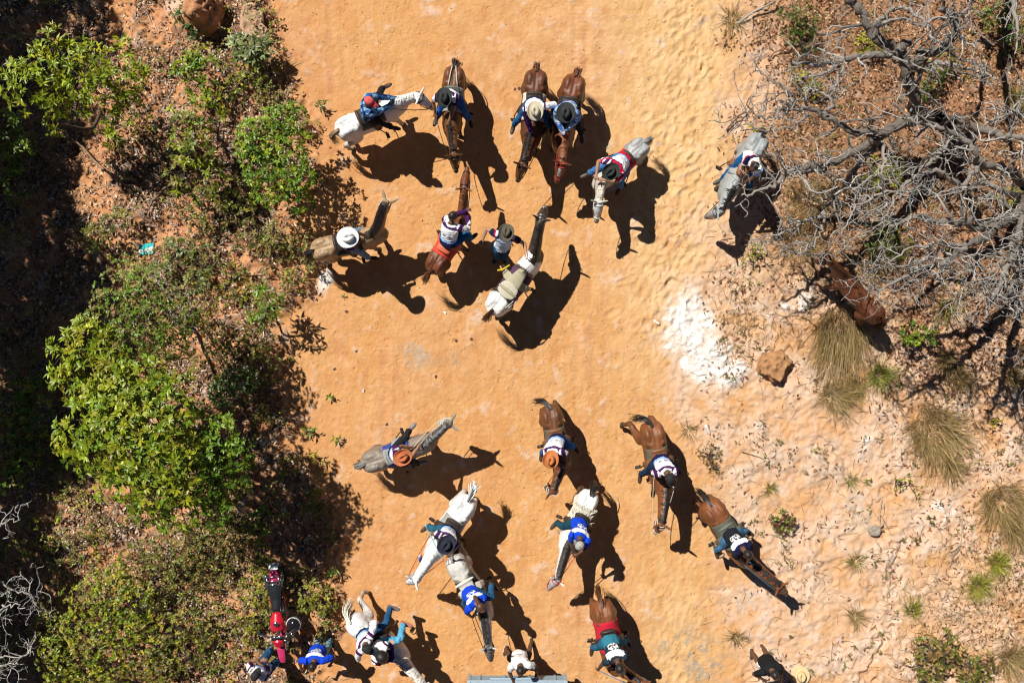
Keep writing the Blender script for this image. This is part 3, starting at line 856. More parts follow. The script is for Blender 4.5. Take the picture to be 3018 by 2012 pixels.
def shirt_white_team(u, v, w, arm):
    c = np.tile(WHT, (len(u), 1))
    c[(w > .02) & (v < .34)] = SKYB * .9
    c[(w < .03) & (v < .12)] = SKYB
    c[(v < .05)] = NAVY
    for sg in (-1, 1):
        k = (np.abs(u - sg * .055) < .030) & (np.abs(v - .235) < .036) & (w < 0)
        k &= ((u * 70).astype(int) + (v * 60).astype(int)) % 3 != 0
        c[k] = (.03, .08, .30)
    yoke = (np.abs(v - .455) < .022) | (arm & (np.abs(np.abs(u) - .215) < .035))
    c[yoke] = PURPLE
    c[arm & (np.abs(u) > .25)] = WHT * .97
    return c
def shirt_navy_white(u, v, w, arm):
    c = np.tile(NAVY, (len(u), 1))
    c[(w < .06) & (v > .06)] = WHT
    c[(v > .30) & (np.abs(u) < .16)] = WHT
    c[(w > .04) & (v < .40)] = SKYB
    c[arm] = PURPLE * .8
    c[arm & (np.abs(u) > .22) & (w < .06)] = WHT
    return c
def shirt_white_red(u, v, w, arm):
    c = shirt_white_team(u, v, w, arm); c[np.abs(v - .47) < .02] = (.45, .01, .05); c[(v < .04)] = (.45, .012, .03); return c
def shirt_blue_team(u, v, w, arm):
    c = np.tile(ROYAL, (len(u), 1))
    c[logo_mask(u, v, w)] = WHT
    c[(v > .35) & (v < .45) & ~arm & (w < .08)] = WHT
    return c
def shirt_black_team(u, v, w, arm):
    c = np.tile(np.array((.014, .016, .022)), (len(u), 1))
    c[logo_mask(u, v, w)] = WHT
    c[(v > .35) & (v < .46) & (np.abs(u) < .19) & (w < .08)] = WHT
    c[(v > .46) & ~arm] = NAVY
    return c
def shirt_teal_team(u, v, w, arm):
    c = np.tile(np.array((.02, .035, .05)), (len(u), 1))
    c[(v < .16)] = (.03, .17, .24)
    c[logo_mask(u, v, w)] = WHT
    c[(v > .345) & (v < .47) & (np.abs(u) < .19) & (w < .08)] = WHT
    return c
def shirt_plaid(u, v, w, arm):
    a = np.where(np.abs(np.modf(np.abs(u + .005) * 7.5)[0] - .5) < .25, 1, 0) + np.where(np.abs(np.modf(np.abs(v + w * .4) * 7.5)[0] - .5) < .25, 1, 0)
    pal = np.array([(.008, .012, .040), (.03, .11, .30), (.22, .42, .66)])
    return pal[a]
def shirt_blue_stripe(u, v, w, arm):
    c = np.tile(np.array((.46, .55, .66)), (len(u), 1)); c[np.modf(np.abs(v) * 9)[0] < .35] = (.05, .18, .62); c[arm & (np.abs(u) > .24)] = (.10, .28, .62); return c
def shirt_plain(col, mark=None):
    def f(u, v, w, arm):
        c = np.tile(np.array(col, float), (len(u), 1))
        if mark is not None:
            c[(np.abs(u) < .05) & (np.abs(v - .20) < .012) & (w < 0)] = mark
            c[(((u / .04) ** 2 + ((v - .26) / .03) ** 2) < 1) & (w < 0)] = np.array(col) * .8
        return c
    return f
def shirt_strap(u, v, w, arm):
    c = np.tile(WHT * .95, (len(u), 1)); c[np.abs(u * .8 + v - .36) < .045] = NAVY; c[np.abs(u * .8 + v - .315) < .014] = (.5, .02, .08); c[arm & (u > 0)] = SKYB * 1.1; return np.clip(c, 0, 1)
def shirt_polo(u, v, w, arm):
    c = np.tile(WHT * .9, (len(u), 1)); c[(w > .02)] = (.50, .62, .80); c[np.abs(v - .47) < .025] = NAVY; c[arm & (np.abs(u) > .20)] = (.35, .01, .04); c[arm & (np.abs(u) > .235)] = NAVY; return c

def finger_hand(A, wrist, d, palm_n, sgn, curl=1.0):
    """palm, four bent fingers of different length and a thumb"""
    d, pn = nrm(d), nrm(np.asarray(palm_n) - (np.asarray(palm_n) @ nrm(d)) * nrm(d)); x = np.cross(pn, d) * sgn
    A.loft(np.array([wrist - d * .01, wrist + d * .03, wrist + d * .07, wrist + d * .092]), [.026, .036, .041, .036], [.019, .017, .015, .012], 10, x)
    for i, (off, ln) in enumerate(((-.029, .060), (-.010, .072), (.010, .068), (.028, .052))):
        b = wrist + d * .082 + x * off
        p = [b]
        for k, (seg, ang) in enumerate(((.45, 22), (.32, 65), (.23, 105))):
            a = math.radians(ang * curl)
            p.append(p[-1] + (d * math.cos(a) + pn * math.sin(a)) * ln * seg)
        A.loft(np.array(p), [.0100, .0095, .0088, .0075], None, 7, x)
    b = wrist + d * .03 + x * -.036
    A.loft(np.array([b, b + d * .022 - x * .022 + pn * .008, b + d * .045 - x * .026 + pn * .022, b + d * .06 - x * .018 + pn * .032]), [.013, .0115, .0105, .008], None, 7, x)

def cowboy_hat(parent, c, fw, lf, up, m, name="hat", scale=1.0, label=None, flat=.0, band=None, off=(0, 0, 0)):
    V, F = [], []; na = 36
    rings = []
    for t in np.linspace(1, 0, 7):
        ring = []
        for i in range(na):
            a = 2 * math.pi * i / na
            r0f, r0s, Rf, Rs = .104, .084, .192, .178
            rf, rs = r0f + (Rf - r0f) * t, r0s + (Rs - r0s) * t
            z = (.060 - flat) * abs(math.sin(a)) ** 2.2 * t ** 1.7 - .018 * abs(math.cos(a)) ** 2 * t
            ring.append((rf * math.cos(a), rs * math.sin(a) * (1 - .12 * t * abs(math.sin(a)) * (1 if flat < .03 else 0)), z))
        rings.append(ring)
    for hgt, k in ((.035, .99), (.07, .95), (.098, .86), (.112, .68), (.112, .42), (.100, .2), (.095, .03)):
        ring = []
        for i in range(na):
            a = 2 * math.pi * i / na
            y = .084 * k * math.sin(a); x = .104 * k * math.cos(a)
            pinch = 1 - .22 * max(0, math.cos(a)) * (hgt > .06)
            z = hgt - .034 * math.exp(-(y / .022) ** 2) * (hgt > .09) * (.4 + .6 * (x > -.06)) 
            ring.append((x, y * pinch, z))
        rings.append(ring)
    for q in rings: V += q
    for i in range(len(rings) - 1):
        for j in range(na):
            F.append((i * na + j, i * na + (j + 1) % na, (i + 1) * na + (j + 1) % na, (i + 1) * na + j))
    M3 = np.stack([fw, lf, up])
    v = (np.array(V) * scale) @ M3 + c - off
    o = link(name, np_mesh(name, v, F, True), parent, m)
    md = o.modifiers.new("thickness", 'SOLIDIFY'); md.thickness = .006; md.offset = 0
    if label: o["label"] = label
    if band:
        K = Acc(); K.ring(c - off + up * .018 * scale, .106 * scale, .086 * scale, fw, lf, .008, 24, 6); b = K.obj("hat_band", band, o)
    return o

def ball_cap(parent, c, fw, lf, up, m, m2=None, off=(0, 0, 0)):
    A = Acc(); ax = np.stack([fw, lf, up])
    A.ball(c - off, (.104, .088, .085), ax, 18, 10)
    o = A.obj("cap", m, parent)
    V, F = [], []
    for i, t in enumerate(np.linspace(0, 1, 6)):
        for j, a in enumerate(np.linspace(-1.15, 1.15, 13)):
            r = .098 + t * .085 * math.cos(a * .95)
            V.append((r * math.cos(a * .9), .088 * math.sin(a) * (1 - .05 * t), .004 - .020 * t - .035 * t * abs(math.sin(a)) ** 2))
    for i in range(5):
        for j in range(12): F.append((i * 13 + j, (i + 1) * 13 + j, (i + 1) * 13 + j + 1, i * 13 + j + 1))
    v = np.array(V) @ ax + c - off
    p = link("visor", np_mesh("visor", v, F, True), o, m2 or m)
    md = p.modifiers.new("thickness", 'SOLIDIFY'); md.thickness = .006
    K = Acc(); K.ball(c - off + up * .085, .010); K.obj("button", m2 or m, o)
    return o

PN = [0]
def person(label, head, hand_l=None, hand_r=None, h=None, sx=.07, feet=None, face=None, twist=0.0, hat=None, hatm=None, hat2=None, shirt=None, pants=DENIM, skin=SKIN_D,
           boots=(.05, .03, .02), sleeve=.62, zh=None, barefoot=False, pants_len=1.0, hairm=None, ponytail=False, foot_l=None, foot_r=None, look=0.0, zpel=None, legcol2=None,
           watch=None, cat="person", hat_scale=1.0, back_up=0.0, hat_flat=0.0, shade=None, group=None, belly=1.0, mood=0, knee_out=.8, hat_band=None, bushy=1.0, cape=None, reins=True):
    PN[0] += 1
    r = np.random.default_rng(500 + PN[0])
    Z = np.array([0, 0, 1.0])
    if h is not None:
        ang = h.hd + math.radians(twist)
        pel = h.wor((sx * h.s, 0, h.ztop(sx * h.s) + .155))
    else:
        ang = math.radians(face) + math.radians(twist)
        m = (G(*feet[0]) + G(*feet[1])) / 2
        pel = np.array([m[0], m[1], m[2] + .90]) if zpel is None else P(*zpel)
    f = np.array([math.cos(ang), math.sin(ang), 0]); lf0 = np.array([-f[1], f[0], 0])
    z = zh or (pel[2] + .74)
    for _ in range(4):
        hc = P(*head, z); d = hc - pel; q = math.hypot(d[0], d[1])
        lim = .52
        dz = math.sqrt(max(.715 ** 2 - min(q, lim) ** 2, .1)); z = pel[2] + dz + .05
    if q > lim: d[:2] *= lim / q
    if feet is not None:
        # let the hips drift half way under the head for standing people
        sh = np.array([d[0], d[1], 0]) * .35; pel = pel + sh; d = d - sh; q2 = math.hypot(d[0], d[1]); dz = math.sqrt(.715 ** 2 - min(q2, .5) ** 2)
    u = nrm(np.array([d[0], d[1], dz]))
    lf = nrm(lf0 - (lf0 @ u) * u); w = np.cross(lf, u)       # left, front
    base = np.array([pel[0], pel[1], (h.wor((0, 0, h.ztop(sx * h.s) + .02))[2] if h is not None else min(gh(pel[0], pel[1]), 9))])
    root = empty("person", base, 0); tag(root, label, cat, group or ("riders on horseback" if h is not None else "people standing on foot"))
    b0 = pel; sp = lambda t: pel + u * t
    neck = sp(.51); head_c = pel + u * .665 + w * .035 + Z * .02
    ha = ang + math.radians(look); hf = np.array([math.cos(ha), math.sin(ha), 0])
    hu = nrm(u * .6 + Z * .4); hl = nrm(np.cross(hu, hf)); hf = np.cross(hl, hu)
    sh_ = {}; el = {}; wr = {}
    hands = []
    for sg, hd_ in ((1, hand_l), (-1, hand_r)):
        s0 = sp(.455) + lf * sg * .172 + w * .0
        if hd_ is None and h is not None: tgt = h.wor(((sx + .36) * h.s, sg * .045, h.ztop((sx + .36) * h.s) + .17))
        elif hd_ is None: tgt = s0 - Z * .50 + w * .12 + lf * sg * .10
        elif len(hd_) == 3: tgt = P(*hd_)
        else: tgt = np.array(hd_)
        pole = -w * .25 + lf * sg * .9 - u * .55
        e, c = ik(s0, tgt, .285, .255, pole)
        sh_[sg], el[sg], wr[sg] = s0, e, c
        hands.append(c + nrm(c - e) * .06)
    hip, kn, an, toe = {}, {}, {}, {}
    for sg, ft in ((1, foot_l), (-1, foot_r)):
        hip[sg] = pel + lf0 * sg * .09 - u * .02
        if h is not None:
            t = h.wor(((sx + .27) * h.s, sg * .36 * h.s, h.ztop(sx * h.s) - .60)) if ft is None else P(*ft)
            k, t = ik(hip[sg], t, .43, .41, f * 1.5 + lf0 * sg * knee_out * .6 + Z * .25)
            td = nrm(f * .9 + lf0 * sg * .3 + Z * .08)
        else:
            g = G(*feet[0 if sg == 1 else 1]); t = np.array([g[0], g[1], g[2] + .085])
            if np.linalg.norm(t - hip[sg]) > .87: hip[sg] = hip[sg]
            k, t = ik(hip[sg], t, .435, .435, f)
            td = nrm(f * .9 + lf0 * sg * .3)
        kn[sg], an[sg], toe[sg] = k, t, td
    # skin: one continuous figure ----------------------------
    A = Acc()
    ts = np.array([-.07, .02, .14, .26, .38, .45, .50, .56]); ww = np.array([.13, .145, .125, .14, .155, .13, .06, .052]); dd = np.array([.10, .11, .095, .10, .10, .08, .058, .055]) 
    A.loft(np.array([sp(t) for t in ts]), ww, dd * belly, 16, lf)
    A.loft(np.array([sp(.48), neck + w * .01, head_c - hu * .06]), [.062, .055, .052], None, 10, lf)
    ax = np.stack([hf, hl, hu])
    A.ball(head_c + hu * .012, (.098, .077, .112), ax, 16, 12)
    A.ball(head_c - hu * .055 + hf * .035, (.058, .055, .062), ax)
    A.loft(np.array([head_c + hf * .09 + hu * .02, head_c + hf * .108 - hu * .008, head_c + hf * .112 - hu * .028, head_c + hf * .085 - hu * .036]), [.010, .013, .017, .012], None, 8, hl)
    A.ball(head_c + hf * .088 + hu * .033, (.016, .055, .011), ax)
    A.ball(head_c + hf * .086 - hu * .062, (.014, .026, .009), ax); A.ball(head_c + hf * .074 - hu * .098, (.022, .026, .018), ax)
    for sg in (1, -1):
        A.ball(head_c + hl * sg * .079 - hf * .008, (.024, .012, .034), ax)
        A.loft(np.array([sh_[sg] - lf * sg * .03, sh_[sg] + (el[sg] - sh_[sg]) * .15, sh_[sg] + (el[sg] - sh_[sg]) * .5, el[sg]]), [.058, .054, .047, .041], None, 10, w)
        A.loft(np.array([el[sg] - nrm(wr[sg] - el[sg]) * .01, el[sg] + (wr[sg] - el[sg]) * .3, el[sg] + (wr[sg] - el[sg]) * .75, wr[sg]]), [.041, .043, .033, .027], [.041, .042, .029, .021], 10, w)
        pn = -Z if abs(nrm(wr[sg] - el[sg])[2]) < .8 else -lf * sg
        finger_hand(A, wr[sg], wr[sg] - el[sg], pn + lf * -sg * .3, sg, 1.0 if h is not None else .7)
        A.loft(np.array([hip[sg], hip[sg] + (kn[sg] - hip[sg]) * .35, hip[sg] + (kn[sg] - hip[sg]) * .75, kn[sg]]), [.090, .083, .066, .055], None, 10, lf0)
        A.loft(np.array([kn[sg], kn[sg] + (an[sg] - kn[sg]) * .3, kn[sg] + (an[sg] - kn[sg]) * .75, an[sg]]), [.055, .057, .043, .036], None, 10, lf0)
        A.loft(np.array([an[sg] - toe[sg] * .05 - Z * .045, an[sg] + toe[sg] * .05 - Z * .045, an[sg] + toe[sg] * .13 - Z * .062, an[sg] + toe[sg] * .185 - Z * .066]), [.033, .040, .044, .022], [.040, .034, .022, .014], 10, np.cross(Z, toe[sg]))
    hair_c = np.array((.014, .011, .010))
    bb = base.copy()
    def t_skin(v):
        v = v + bb; col = np.tile(skin, (len(v), 1))
        q = (v - head_c) @ ax.T
        e = (q[:, 0] > .070) & (np.abs(np.abs(q[:, 1]) - .032) < .013) & (np.abs(q[:, 2] - .018) < .007); col[e] = (.6, .58, .55)
        e = (q[:, 0] > .070) & (np.abs(np.abs(q[:, 1]) - .032) < .006) & (np.abs(q[:, 2] - .018) < .007); col[e] = (.01, .008, .008)
        e = (q[:, 0] > .06) & (np.abs(q[:, 1]) < .026) & (np.abs(q[:, 2] + .062) < .010); col[e] = skin * np.array((1.25, .8, .8))
        return col
    organic("body", A, .0085, 2, M_SKIN, root, t_skin, .22, off=base)
    # shirt --------------------------------------------------
    A = Acc()
    ts = np.array([-.085, -.02, .06, .14, .26, .38, .45, .495]); ww = np.array([.184, .182, .17, .165, .182, .200, .170, .080]); dd = np.array([.145, .142, .132, .128, .134, .132, .108, .076]) * belly
    A.loft(np.array([sp(t) - w * (.012 if .2 < t < .45 else 0) for t in ts]), ww, dd, 20, lf)
    for sg in (1, -1):
        t1 = sleeve
        a_ = [sh_[sg] - lf * sg * .04 + u * .005]
        path = np.array([sh_[sg], el[sg], wr[sg]])
        n = 6
        for t in np.linspace(.08, t1 * 2 if t1 > .9 else t1, n):
            a_.append(path[0] + (path[1] - path[0]) * min(t, 1) + (path[2] - path[1]) * max(0, t - 1) * .93)
        rr = np.interp(np.linspace(0, 1, n + 1), [0, .3, 1], [.078, .077, .070 if t1 < .9 else .047])
        A.loft(np.array(a_), rr, None, 12, w)
    design = shirt
    def t_shirt(v):
        p = v + bb - pel; U, Vv, W = p @ lf, p @ u, p @ w
        q = v + bb
        arm = np.zeros(len(v), bool)
        for sg in (1, -1):
            d1 = el[sg] - sh_[sg]; t = np.clip(((q - sh_[sg]) @ d1) / (d1 @ d1), -.3, 1.2)
            dist = np.linalg.norm(q - sh_[sg] - t[:, None] * d1, axis=1)
            d2 = wr[sg] - el[sg]; t2 = np.clip(((q - el[sg]) @ d2) / (d2 @ d2), 0, 1)
            dist = np.minimum(dist, np.linalg.norm(q - el[sg] - t2[:, None] * d2, axis=1))
            arm |= (dist < .088) & (np.abs(U) > .185) | ((dist < .08) & (t > .45))
        return design(np.where(arm, np.sign(U) * np.maximum(np.abs(U), .2), U), Vv, W, arm)
    organic("shirt", A, .0125, 3, M_CLOTH, root, t_shirt, .8, off=base, shape=cloth_folds)
    # trousers -----------------------------------------------
    A = Acc()
    A.loft(np.array([sp(-.10), sp(-.03), sp(.05), sp(.10)]), [.125, .165, .16, .148], [.10, .122, .116, .108], 16, lf0)
    for sg in (1, -1):
        pth = np.array([hip[sg], kn[sg], an[sg]]); a_ = []
        tt_ = np.linspace(0, 2 * pants_len * .98, 10)
        for t in tt_: a_.append(pth[0] + (pth[1] - pth[0]) * min(t, 1) + (pth[2] - pth[1]) * max(0, t - 1))
        A.loft(np.array(a_), np.interp(tt_, [0, .4, 1, 1.4, 2], [.106, .10, .075, .073, .064]), None, 12, lf0)
    pc = np.array(pants, float)
    def t_pants(v):
        c = np.tile(pc, (len(v), 1))
        n = vnoise(v + PN[0], 5.0)
        q = v + bb
        for sg in (1, -1):
            d1 = np.linalg.norm(q - kn[sg], axis=1); c *= (1 + .35 * sstep(.16, .04, d1))[:, None]
            if legcol2 is not None and sg == legcol2[0]:
                d2 = hip[sg] + (kn[sg] - hip[sg]) * .62 + Z * .08
                c[np.linalg.norm(q - d2, axis=1) < .05] = legcol2[1]
        return c * (1 + .25 * n)[:, None]
    organic("trousers", A, .0135, 3, M_CLOTH, root, t_pants, .7, off=base, shape=cloth_folds)
    # footwear -----------------------------------------------
    bm = mat("boot_%02d%02d%02d" % tuple(int(c * 99) for c in boots), boots, .5)
    for sg in (1, -1):
        A = Acc(); a_, td = an[sg], toe[sg]; s_ = np.cross(Z, td)
        if barefoot:     # a thong sandal
            V = []; 
            A.loft(np.array([a_ - td * .06 - Z * .083, a_ + td * .03 - Z * .083, a_ + td * .12 - Z * .083, a_ + td * .20 - Z * .081]), [.040, .043, .052, .036], .008, 12, s_)
            A.tube([a_ + td * .02 + s_ * .046 - Z * .075, a_ + td * .09 + s_ * .035 - Z * .035, a_ + td * .155 - Z * .06], .007, 5)
            A.tube([a_ + td * .02 - s_ * .046 - Z * .075, a_ + td * .09 - s_ * .035 - Z * .035, a_ + td * .155 - Z * .06], .007, 5)
            A.obj("sandal", bm, root, off=base)
        else:
            up_ = nrm(kn[sg] - a_)
            A.loft(np.array([a_ + up_ * .16, a_ + up_ * .05, a_ - Z * .03 - td * .01, a_ - Z * .055]), [.055, .050, .048, .046], None, 10, s_)
            A.loft(np.array([a_ - td * .065 - Z * .048, a_ + td * .02 - Z * .042, a_ + td * .10 - Z * .058, a_ + td * .17 - Z * .064, a_ + td * .21 - Z * .068]), [.034, .044, .050, .042, .018], [.042, .044, .030, .024, .012], 12, s_)
            A.box(a_ - td * .035 - Z * .082, (.03, .033, .012), np.stack([td, s_, Z]))
            organic("boot", A, .011, 2, bm, root, None, .5, off=base)
    # hair, hat ----------------------------------------------
    A = Acc()
    A.ball(head_c - hf * .016 * bushy + hu * .028, np.array((.096, .084, .104)) * bushy, ax, 18, 12); hm = hairm or HAIR_B
    if ponytail:
        A.loft(np.array([head_c - hf * .08 + hu * .07, head_c - hf * .15 + hu * .06, head_c - hf * .20 - hu * .02, head_c - hf * .20 - hu * .15, head_c - hf * .165 - hu * .26, head_c - hf * .14 - hu * .34]), [.03, .042, .044, .04, .03, .01], None, 10, hl)
        A.ball(head_c - hf * .05 + hu * .06, (.08, .08, .075), ax)
    organic("hair", A, .011, 1, hm, root, None, .6, off=base)
    if hat == "cowboy": cowboy_hat(root, head_c + hu * .062, hf, hl, hu, hatm, scale=hat_scale, flat=hat_flat, off=base, band=hat_band)
    elif hat == "cap": ball_cap(root, head_c + hu * .055, hf, hl, hu, hatm, hat2, off=base)
    if watch is not None:
        K = Acc(); sg = 1; e = el[sg] + (wr[sg] - el[sg]) * .93; dv = nrm(wr[sg] - el[sg]); K.ring(e, .031, .027, np.cross(dv, Z), np.cross(dv, np.cross(dv, Z)), .008, 14, 5); K.obj("wristband", watch, root, off=base)
    if h is not None and reins: add_reins(h, hands)
    root["_"] = 0; del root["_"]
    return dict(root=root, hands=hands, head=head_c, base=base, pel=pel, an=an)
# ------------------------------------------------------------------ vegetation
vr = np.random.default_rng(77)

def leaf_mesh(name, base, d, n, L, W, col, droop=.25, cup=.18):
    """base, direction, normal, length, width, colour per leaf -> 5 verts / 4 tris each"""
    base, d, n, col = [np.asarray(a, float) for a in (base, d, n, col)]
    d /= np.linalg.norm(d, axis=1, keepdims=True) + 1e-9
    n = n - (n * d).sum(1, keepdims=True) * d; n /= np.linalg.norm(n, axis=1, keepdims=True) + 1e-9
    s = np.cross(n, d); L = np.asarray(L)[:, None]; W = np.asarray(W)[:, None]
    midp = base + d * L * .5 + n * L * .04
    up = n * W * cup
    v = np.stack([base, midp + s * W * .5 + up, midp - s * W * .5 + up, midp, base + d * L - n * L * droop * .5], 1)
    N = len(base); o = (np.arange(N) * 5)[:, None, None]
    f = (np.array([[0, 3, 1], [0, 2, 3], [1, 3, 4], [3, 2, 4]])[None] + o).reshape(-1, 3)
    return np_mesh(name, v.reshape(-1, 3), f, False, np.repeat(col, 5, 0))

def rand_dirs(r, n):
    v = r.standard_normal((n, 3)); return v / np.linalg.norm(v, axis=1, keepdims=True)

def pal_pick(r, pal, n, var=.25):
    p = np.array(pal, float); c = p[r.integers(0, len(p), n)]
    return np.clip(c * (1 + r.normal(0, var, (n, 1))), .004, .9)

YG = [(.27, .325, .014), (.22, .295, .014), (.33, .34, .018), (.17, .245, .014)]
YGOLD = [(.33, .31, .024), (.26, .29, .022), (.37, .29, .034), (.18, .215, .018)]
GRN = [(.12, .225, .014), (.15, .255, .016), (.09, .18, .014), (.19, .275, .016)]
DGRN = [(.055, .12, .016), (.075, .145, .018), (.04, .088, .014)]
OLIVE = [(.165, .19, .030), (.13, .165, .024), (.21, .205, .036), (.27, .22, .06)]
OLIVEBR = [(.21, .185, .045), (.27, .20, .06), (.15, .155, .026), (.28, .16, .06)]
SILVER = [(.19, .24, .085), (.14, .19, .055), (.25, .29, .12)]
TWIGC = (.10, .075, .055)

def tubes_mesh(name, tubes, sides=4, smooth=True):
    """tubes: list of (pts, radii, colour)"""
    V, F, T = [], [], []; n = 0
    th = np.arange(sides) * 2 * math.pi / sides
    for pts, rad, c in tubes:
        pts = np.asarray(pts, float); m = len(pts)
        t = np.gradient(pts, axis=0); t /= np.linalg.norm(t, axis=1, keepdims=True) + 1e-9
        ref = np.array([.31, .2, .93]) if abs(t[0][2]) < .8 else np.array([1, .2, .1])
        s = np.cross(ref, t); s /= np.linalg.norm(s, axis=1, keepdims=True) + 1e-9; u = np.cross(t, s)
        rad = np.broadcast_to(np.asarray(rad, float), (m,))
        ring = pts[:, None] + (np.cos(th)[None, :, None] * s[:, None] + np.sin(th)[None, :, None] * u[:, None]) * rad[:, None, None]
        V.append(ring.reshape(-1, 3))
        i, j = np.meshgrid(np.arange(m - 1), np.arange(sides), indexing='ij'); k = (j + 1) % sides
        F.append(np.stack([i * sides + j, i * sides + k, (i + 1) * sides + k, (i + 1) * sides + j], -1).reshape(-1, 4) + n)
        cc = np.asarray(c, float)
        T.append(np.repeat(np.broadcast_to(cc, (m, 3)), sides, 0)); n += m * sides
    return np_mesh(name, np.vstack(V), np.vstack(F), smooth, np.vstack(T))

def shrub(name, label, cat, base, blobs, whorls, per, L, W, pal, seed, group=None, parts=("foliage", "stem"), stem_r=.03, upright=.55, single=False, leafdir=.9, squash=.75, var=.28, stem_col=TWIGC, droop=.3, twigs=120, fill=.55):
    """base px on the ground; blobs (px,py,z,r metres); whorls per blob share; per leaves in a whorl"""
    r = np.random.default_rng(1000 + seed)
    g = G(*base) if len(base) == 2 else np.array(base, float)
    root = empty(name, g); tag(root, label, cat, group)
    cs = np.array([P(b[0], b[1], b[2]) for b in blobs]); rs = np.array([b[3] for b in blobs])
    share = rs ** 2 / (rs ** 2).sum()
    tips, dirs, own = [], [], []
    for k, (c, R) in enumerate(zip(cs, rs)):
        n = max(3, int(whorls * share[k]))
        d = rand_dirs(r, n * 2); d = d[d[:, 2] > -.55][:n]
        rad = R * (fill + (1 - fill) * r.random(len(d)) ** .6) * (1 + .22 * np.sin(5 * np.arctan2(d[:, 1], d[:, 0]) + k * 2) * (1 - d[:, 2] ** 2))
        p = c + d * rad[:, None] * np.array([1, 1, squash])
        tips.append(p); own += [k] * len(d)
        dirs.append(d * .7 + np.array([0, 0, upright]))
    tips = np.vstack(tips); dirs = np.vstack(dirs); own = np.array(own)
    tips[:, 2] = np.maximum(tips[:, 2], ghv(tips[:, 0], tips[:, 1]) + .05)
    dirs /= np.linalg.norm(dirs, axis=1, keepdims=True)
    N = len(tips) * per
    tb = np.repeat(tips, per, 0); td = np.repeat(dirs, per, 0)
    rd_ = rand_dirs(r, N); rd_ -= (rd_ * td).sum(1, keepdims=True) * td; rd_ /= np.linalg.norm(rd_, axis=1, keepdims=True)
    ld = td * r.uniform(.15, .7, (N, 1)) + rd_ * leafdir
    ln = td * .8 - rd_ * .35 + r.normal(0, .25, (N, 3)); ln[:, 2] += .75
    LL = L * r.uniform(.55, 1.2, N); WW = W * r.uniform(.7, 1.25, N)
    wc = pal_pick(r, pal, len(tips), var * .7)
    col = np.repeat(wc, per, 0) * (1 + r.normal(0, var * .5, (N, 1)))
    bs = tb + td * r.uniform(-.06, .02, (N, 1)) * L * 4 + rd_ * L * .06
    f = link(parts[0], leaf_mesh(parts[0], bs - g, ld, ln, LL, WW, np.clip(col, .004, .9), droop), root, M_LEAF)
    f["kind"] = "stuff"
    tb_ = []
    lows = []
    for k, c in enumerate(cs):
        low = c - g - np.array([0, 0, rs[k] * squash * .45]); low[2] = max(low[2], .05); lows.append(low)
    nodes = [(np.zeros(3), stem_r)]
    todo = list(range(len(cs)))
    while todo:                                   # every clump hangs on the nearest piece of wood already there
        dmin, k, q = min((np.linalg.norm((lows[k] - nodes[q][0]) * np.array([1, 1, .7])) + .25 * (q == 0 and len(nodes) > 1), k, q) for k in todo for q in range(len(nodes)))
        todo.remove(k); p, pr = nodes[q]; low = lows[k]; L_ = np.linalg.norm(low - p)
        m1 = p + (low - p) * .35 + r.normal(0, .07, 3) * L_ + np.array([0, 0, .08 * L_]); m2 = p + (low - p) * .7 + r.normal(0, .07, 3) * L_
        rr_ = max(pr * (.95 if q == 0 else .62), stem_r * .18)
        tb_.append((spline([p, m1, m2, low], 3), np.linspace(pr * .9, rr_, 10), stem_col)); nodes += [(m2, rr_), (low, rr_)]
        idx = np.where(own == k)[0]
        for i in r.permutation(idx)[:max(3, int(twigs * share[k]))]:
            e = tips[i] - g; st = (low, m2)[r.integers(2)] * .85 + (cs[k] - g) * .15
            tb_.append((spline([st, (st + e) / 2 + r.normal(0, .09, 3) * rs[k], e], 2), np.linspace(max(.006, stem_r * .22), .003, 5), stem_col))
    link(parts[1], tubes_mesh(parts[1], tb_, 4), root, M_BARK)
    return root

def sprig(name, label, px, py, hgt, n, L, W, pal, seed, group=None, spread=.6, lean=(0, 0), cat="seedling", stem=3):
    """a small plant with leaves one can pick apart: each leaf is a part"""
    r = np.random.default_rng(3000 + seed); g = G(px, py)
    root = empty(name, g); tag(root, label, cat, group)
    protos = []
    stems = []
    tips = []
    for k in range(stem):
        a = 6.28 * k / stem + r.uniform(0, 1); o = np.array([math.cos(a), math.sin(a), 0]) * hgt * spread * r.uniform(.3, 1) * (stem > 1)
        e = o + np.array([lean[0], lean[1], hgt * r.uniform(.6, 1)])
        p = spline([np.zeros(3), e * .5 + np.array([0, 0, hgt * .12]), e], 3); stems.append((p, np.linspace(.010, .004, len(p)), (.16, .12, .06))); tips.append(p)
    link("stem", tubes_mesh("stem", stems, 4), root, M_BARK)
    for v in range(4):
        c = pal_pick(r, pal, 1)[0]; d = np.array([[1.0, 0, .15]]); nn = np.array([[-.15, 0, 1.0]])
        protos.append(leaf_mesh("leaf", np.zeros((1, 3)), d, nn, np.array([L]), np.array([W]), c[None], .35, .22)); protos[-1].materials.append(M_LEAF)
    for i in range(n):
        p = tips[i % stem]; t = .35 + .65 * ((i // stem + .5) / max(1, n // stem)); q = p[min(int(t * (len(p) - 1)), len(p) - 1)]
        o = bpy.data.objects.new("leaf", protos[r.integers(0, 4)]); COL.objects.link(o); o.parent = root
        o.location = tuple(q); o.rotation_euler = (r.normal(0, .4), r.normal(-.25, .35), i * 2.4 + r.normal(0, .3)); k = r.uniform(.65, 1.2); o.scale = (k, k, k)
    return root

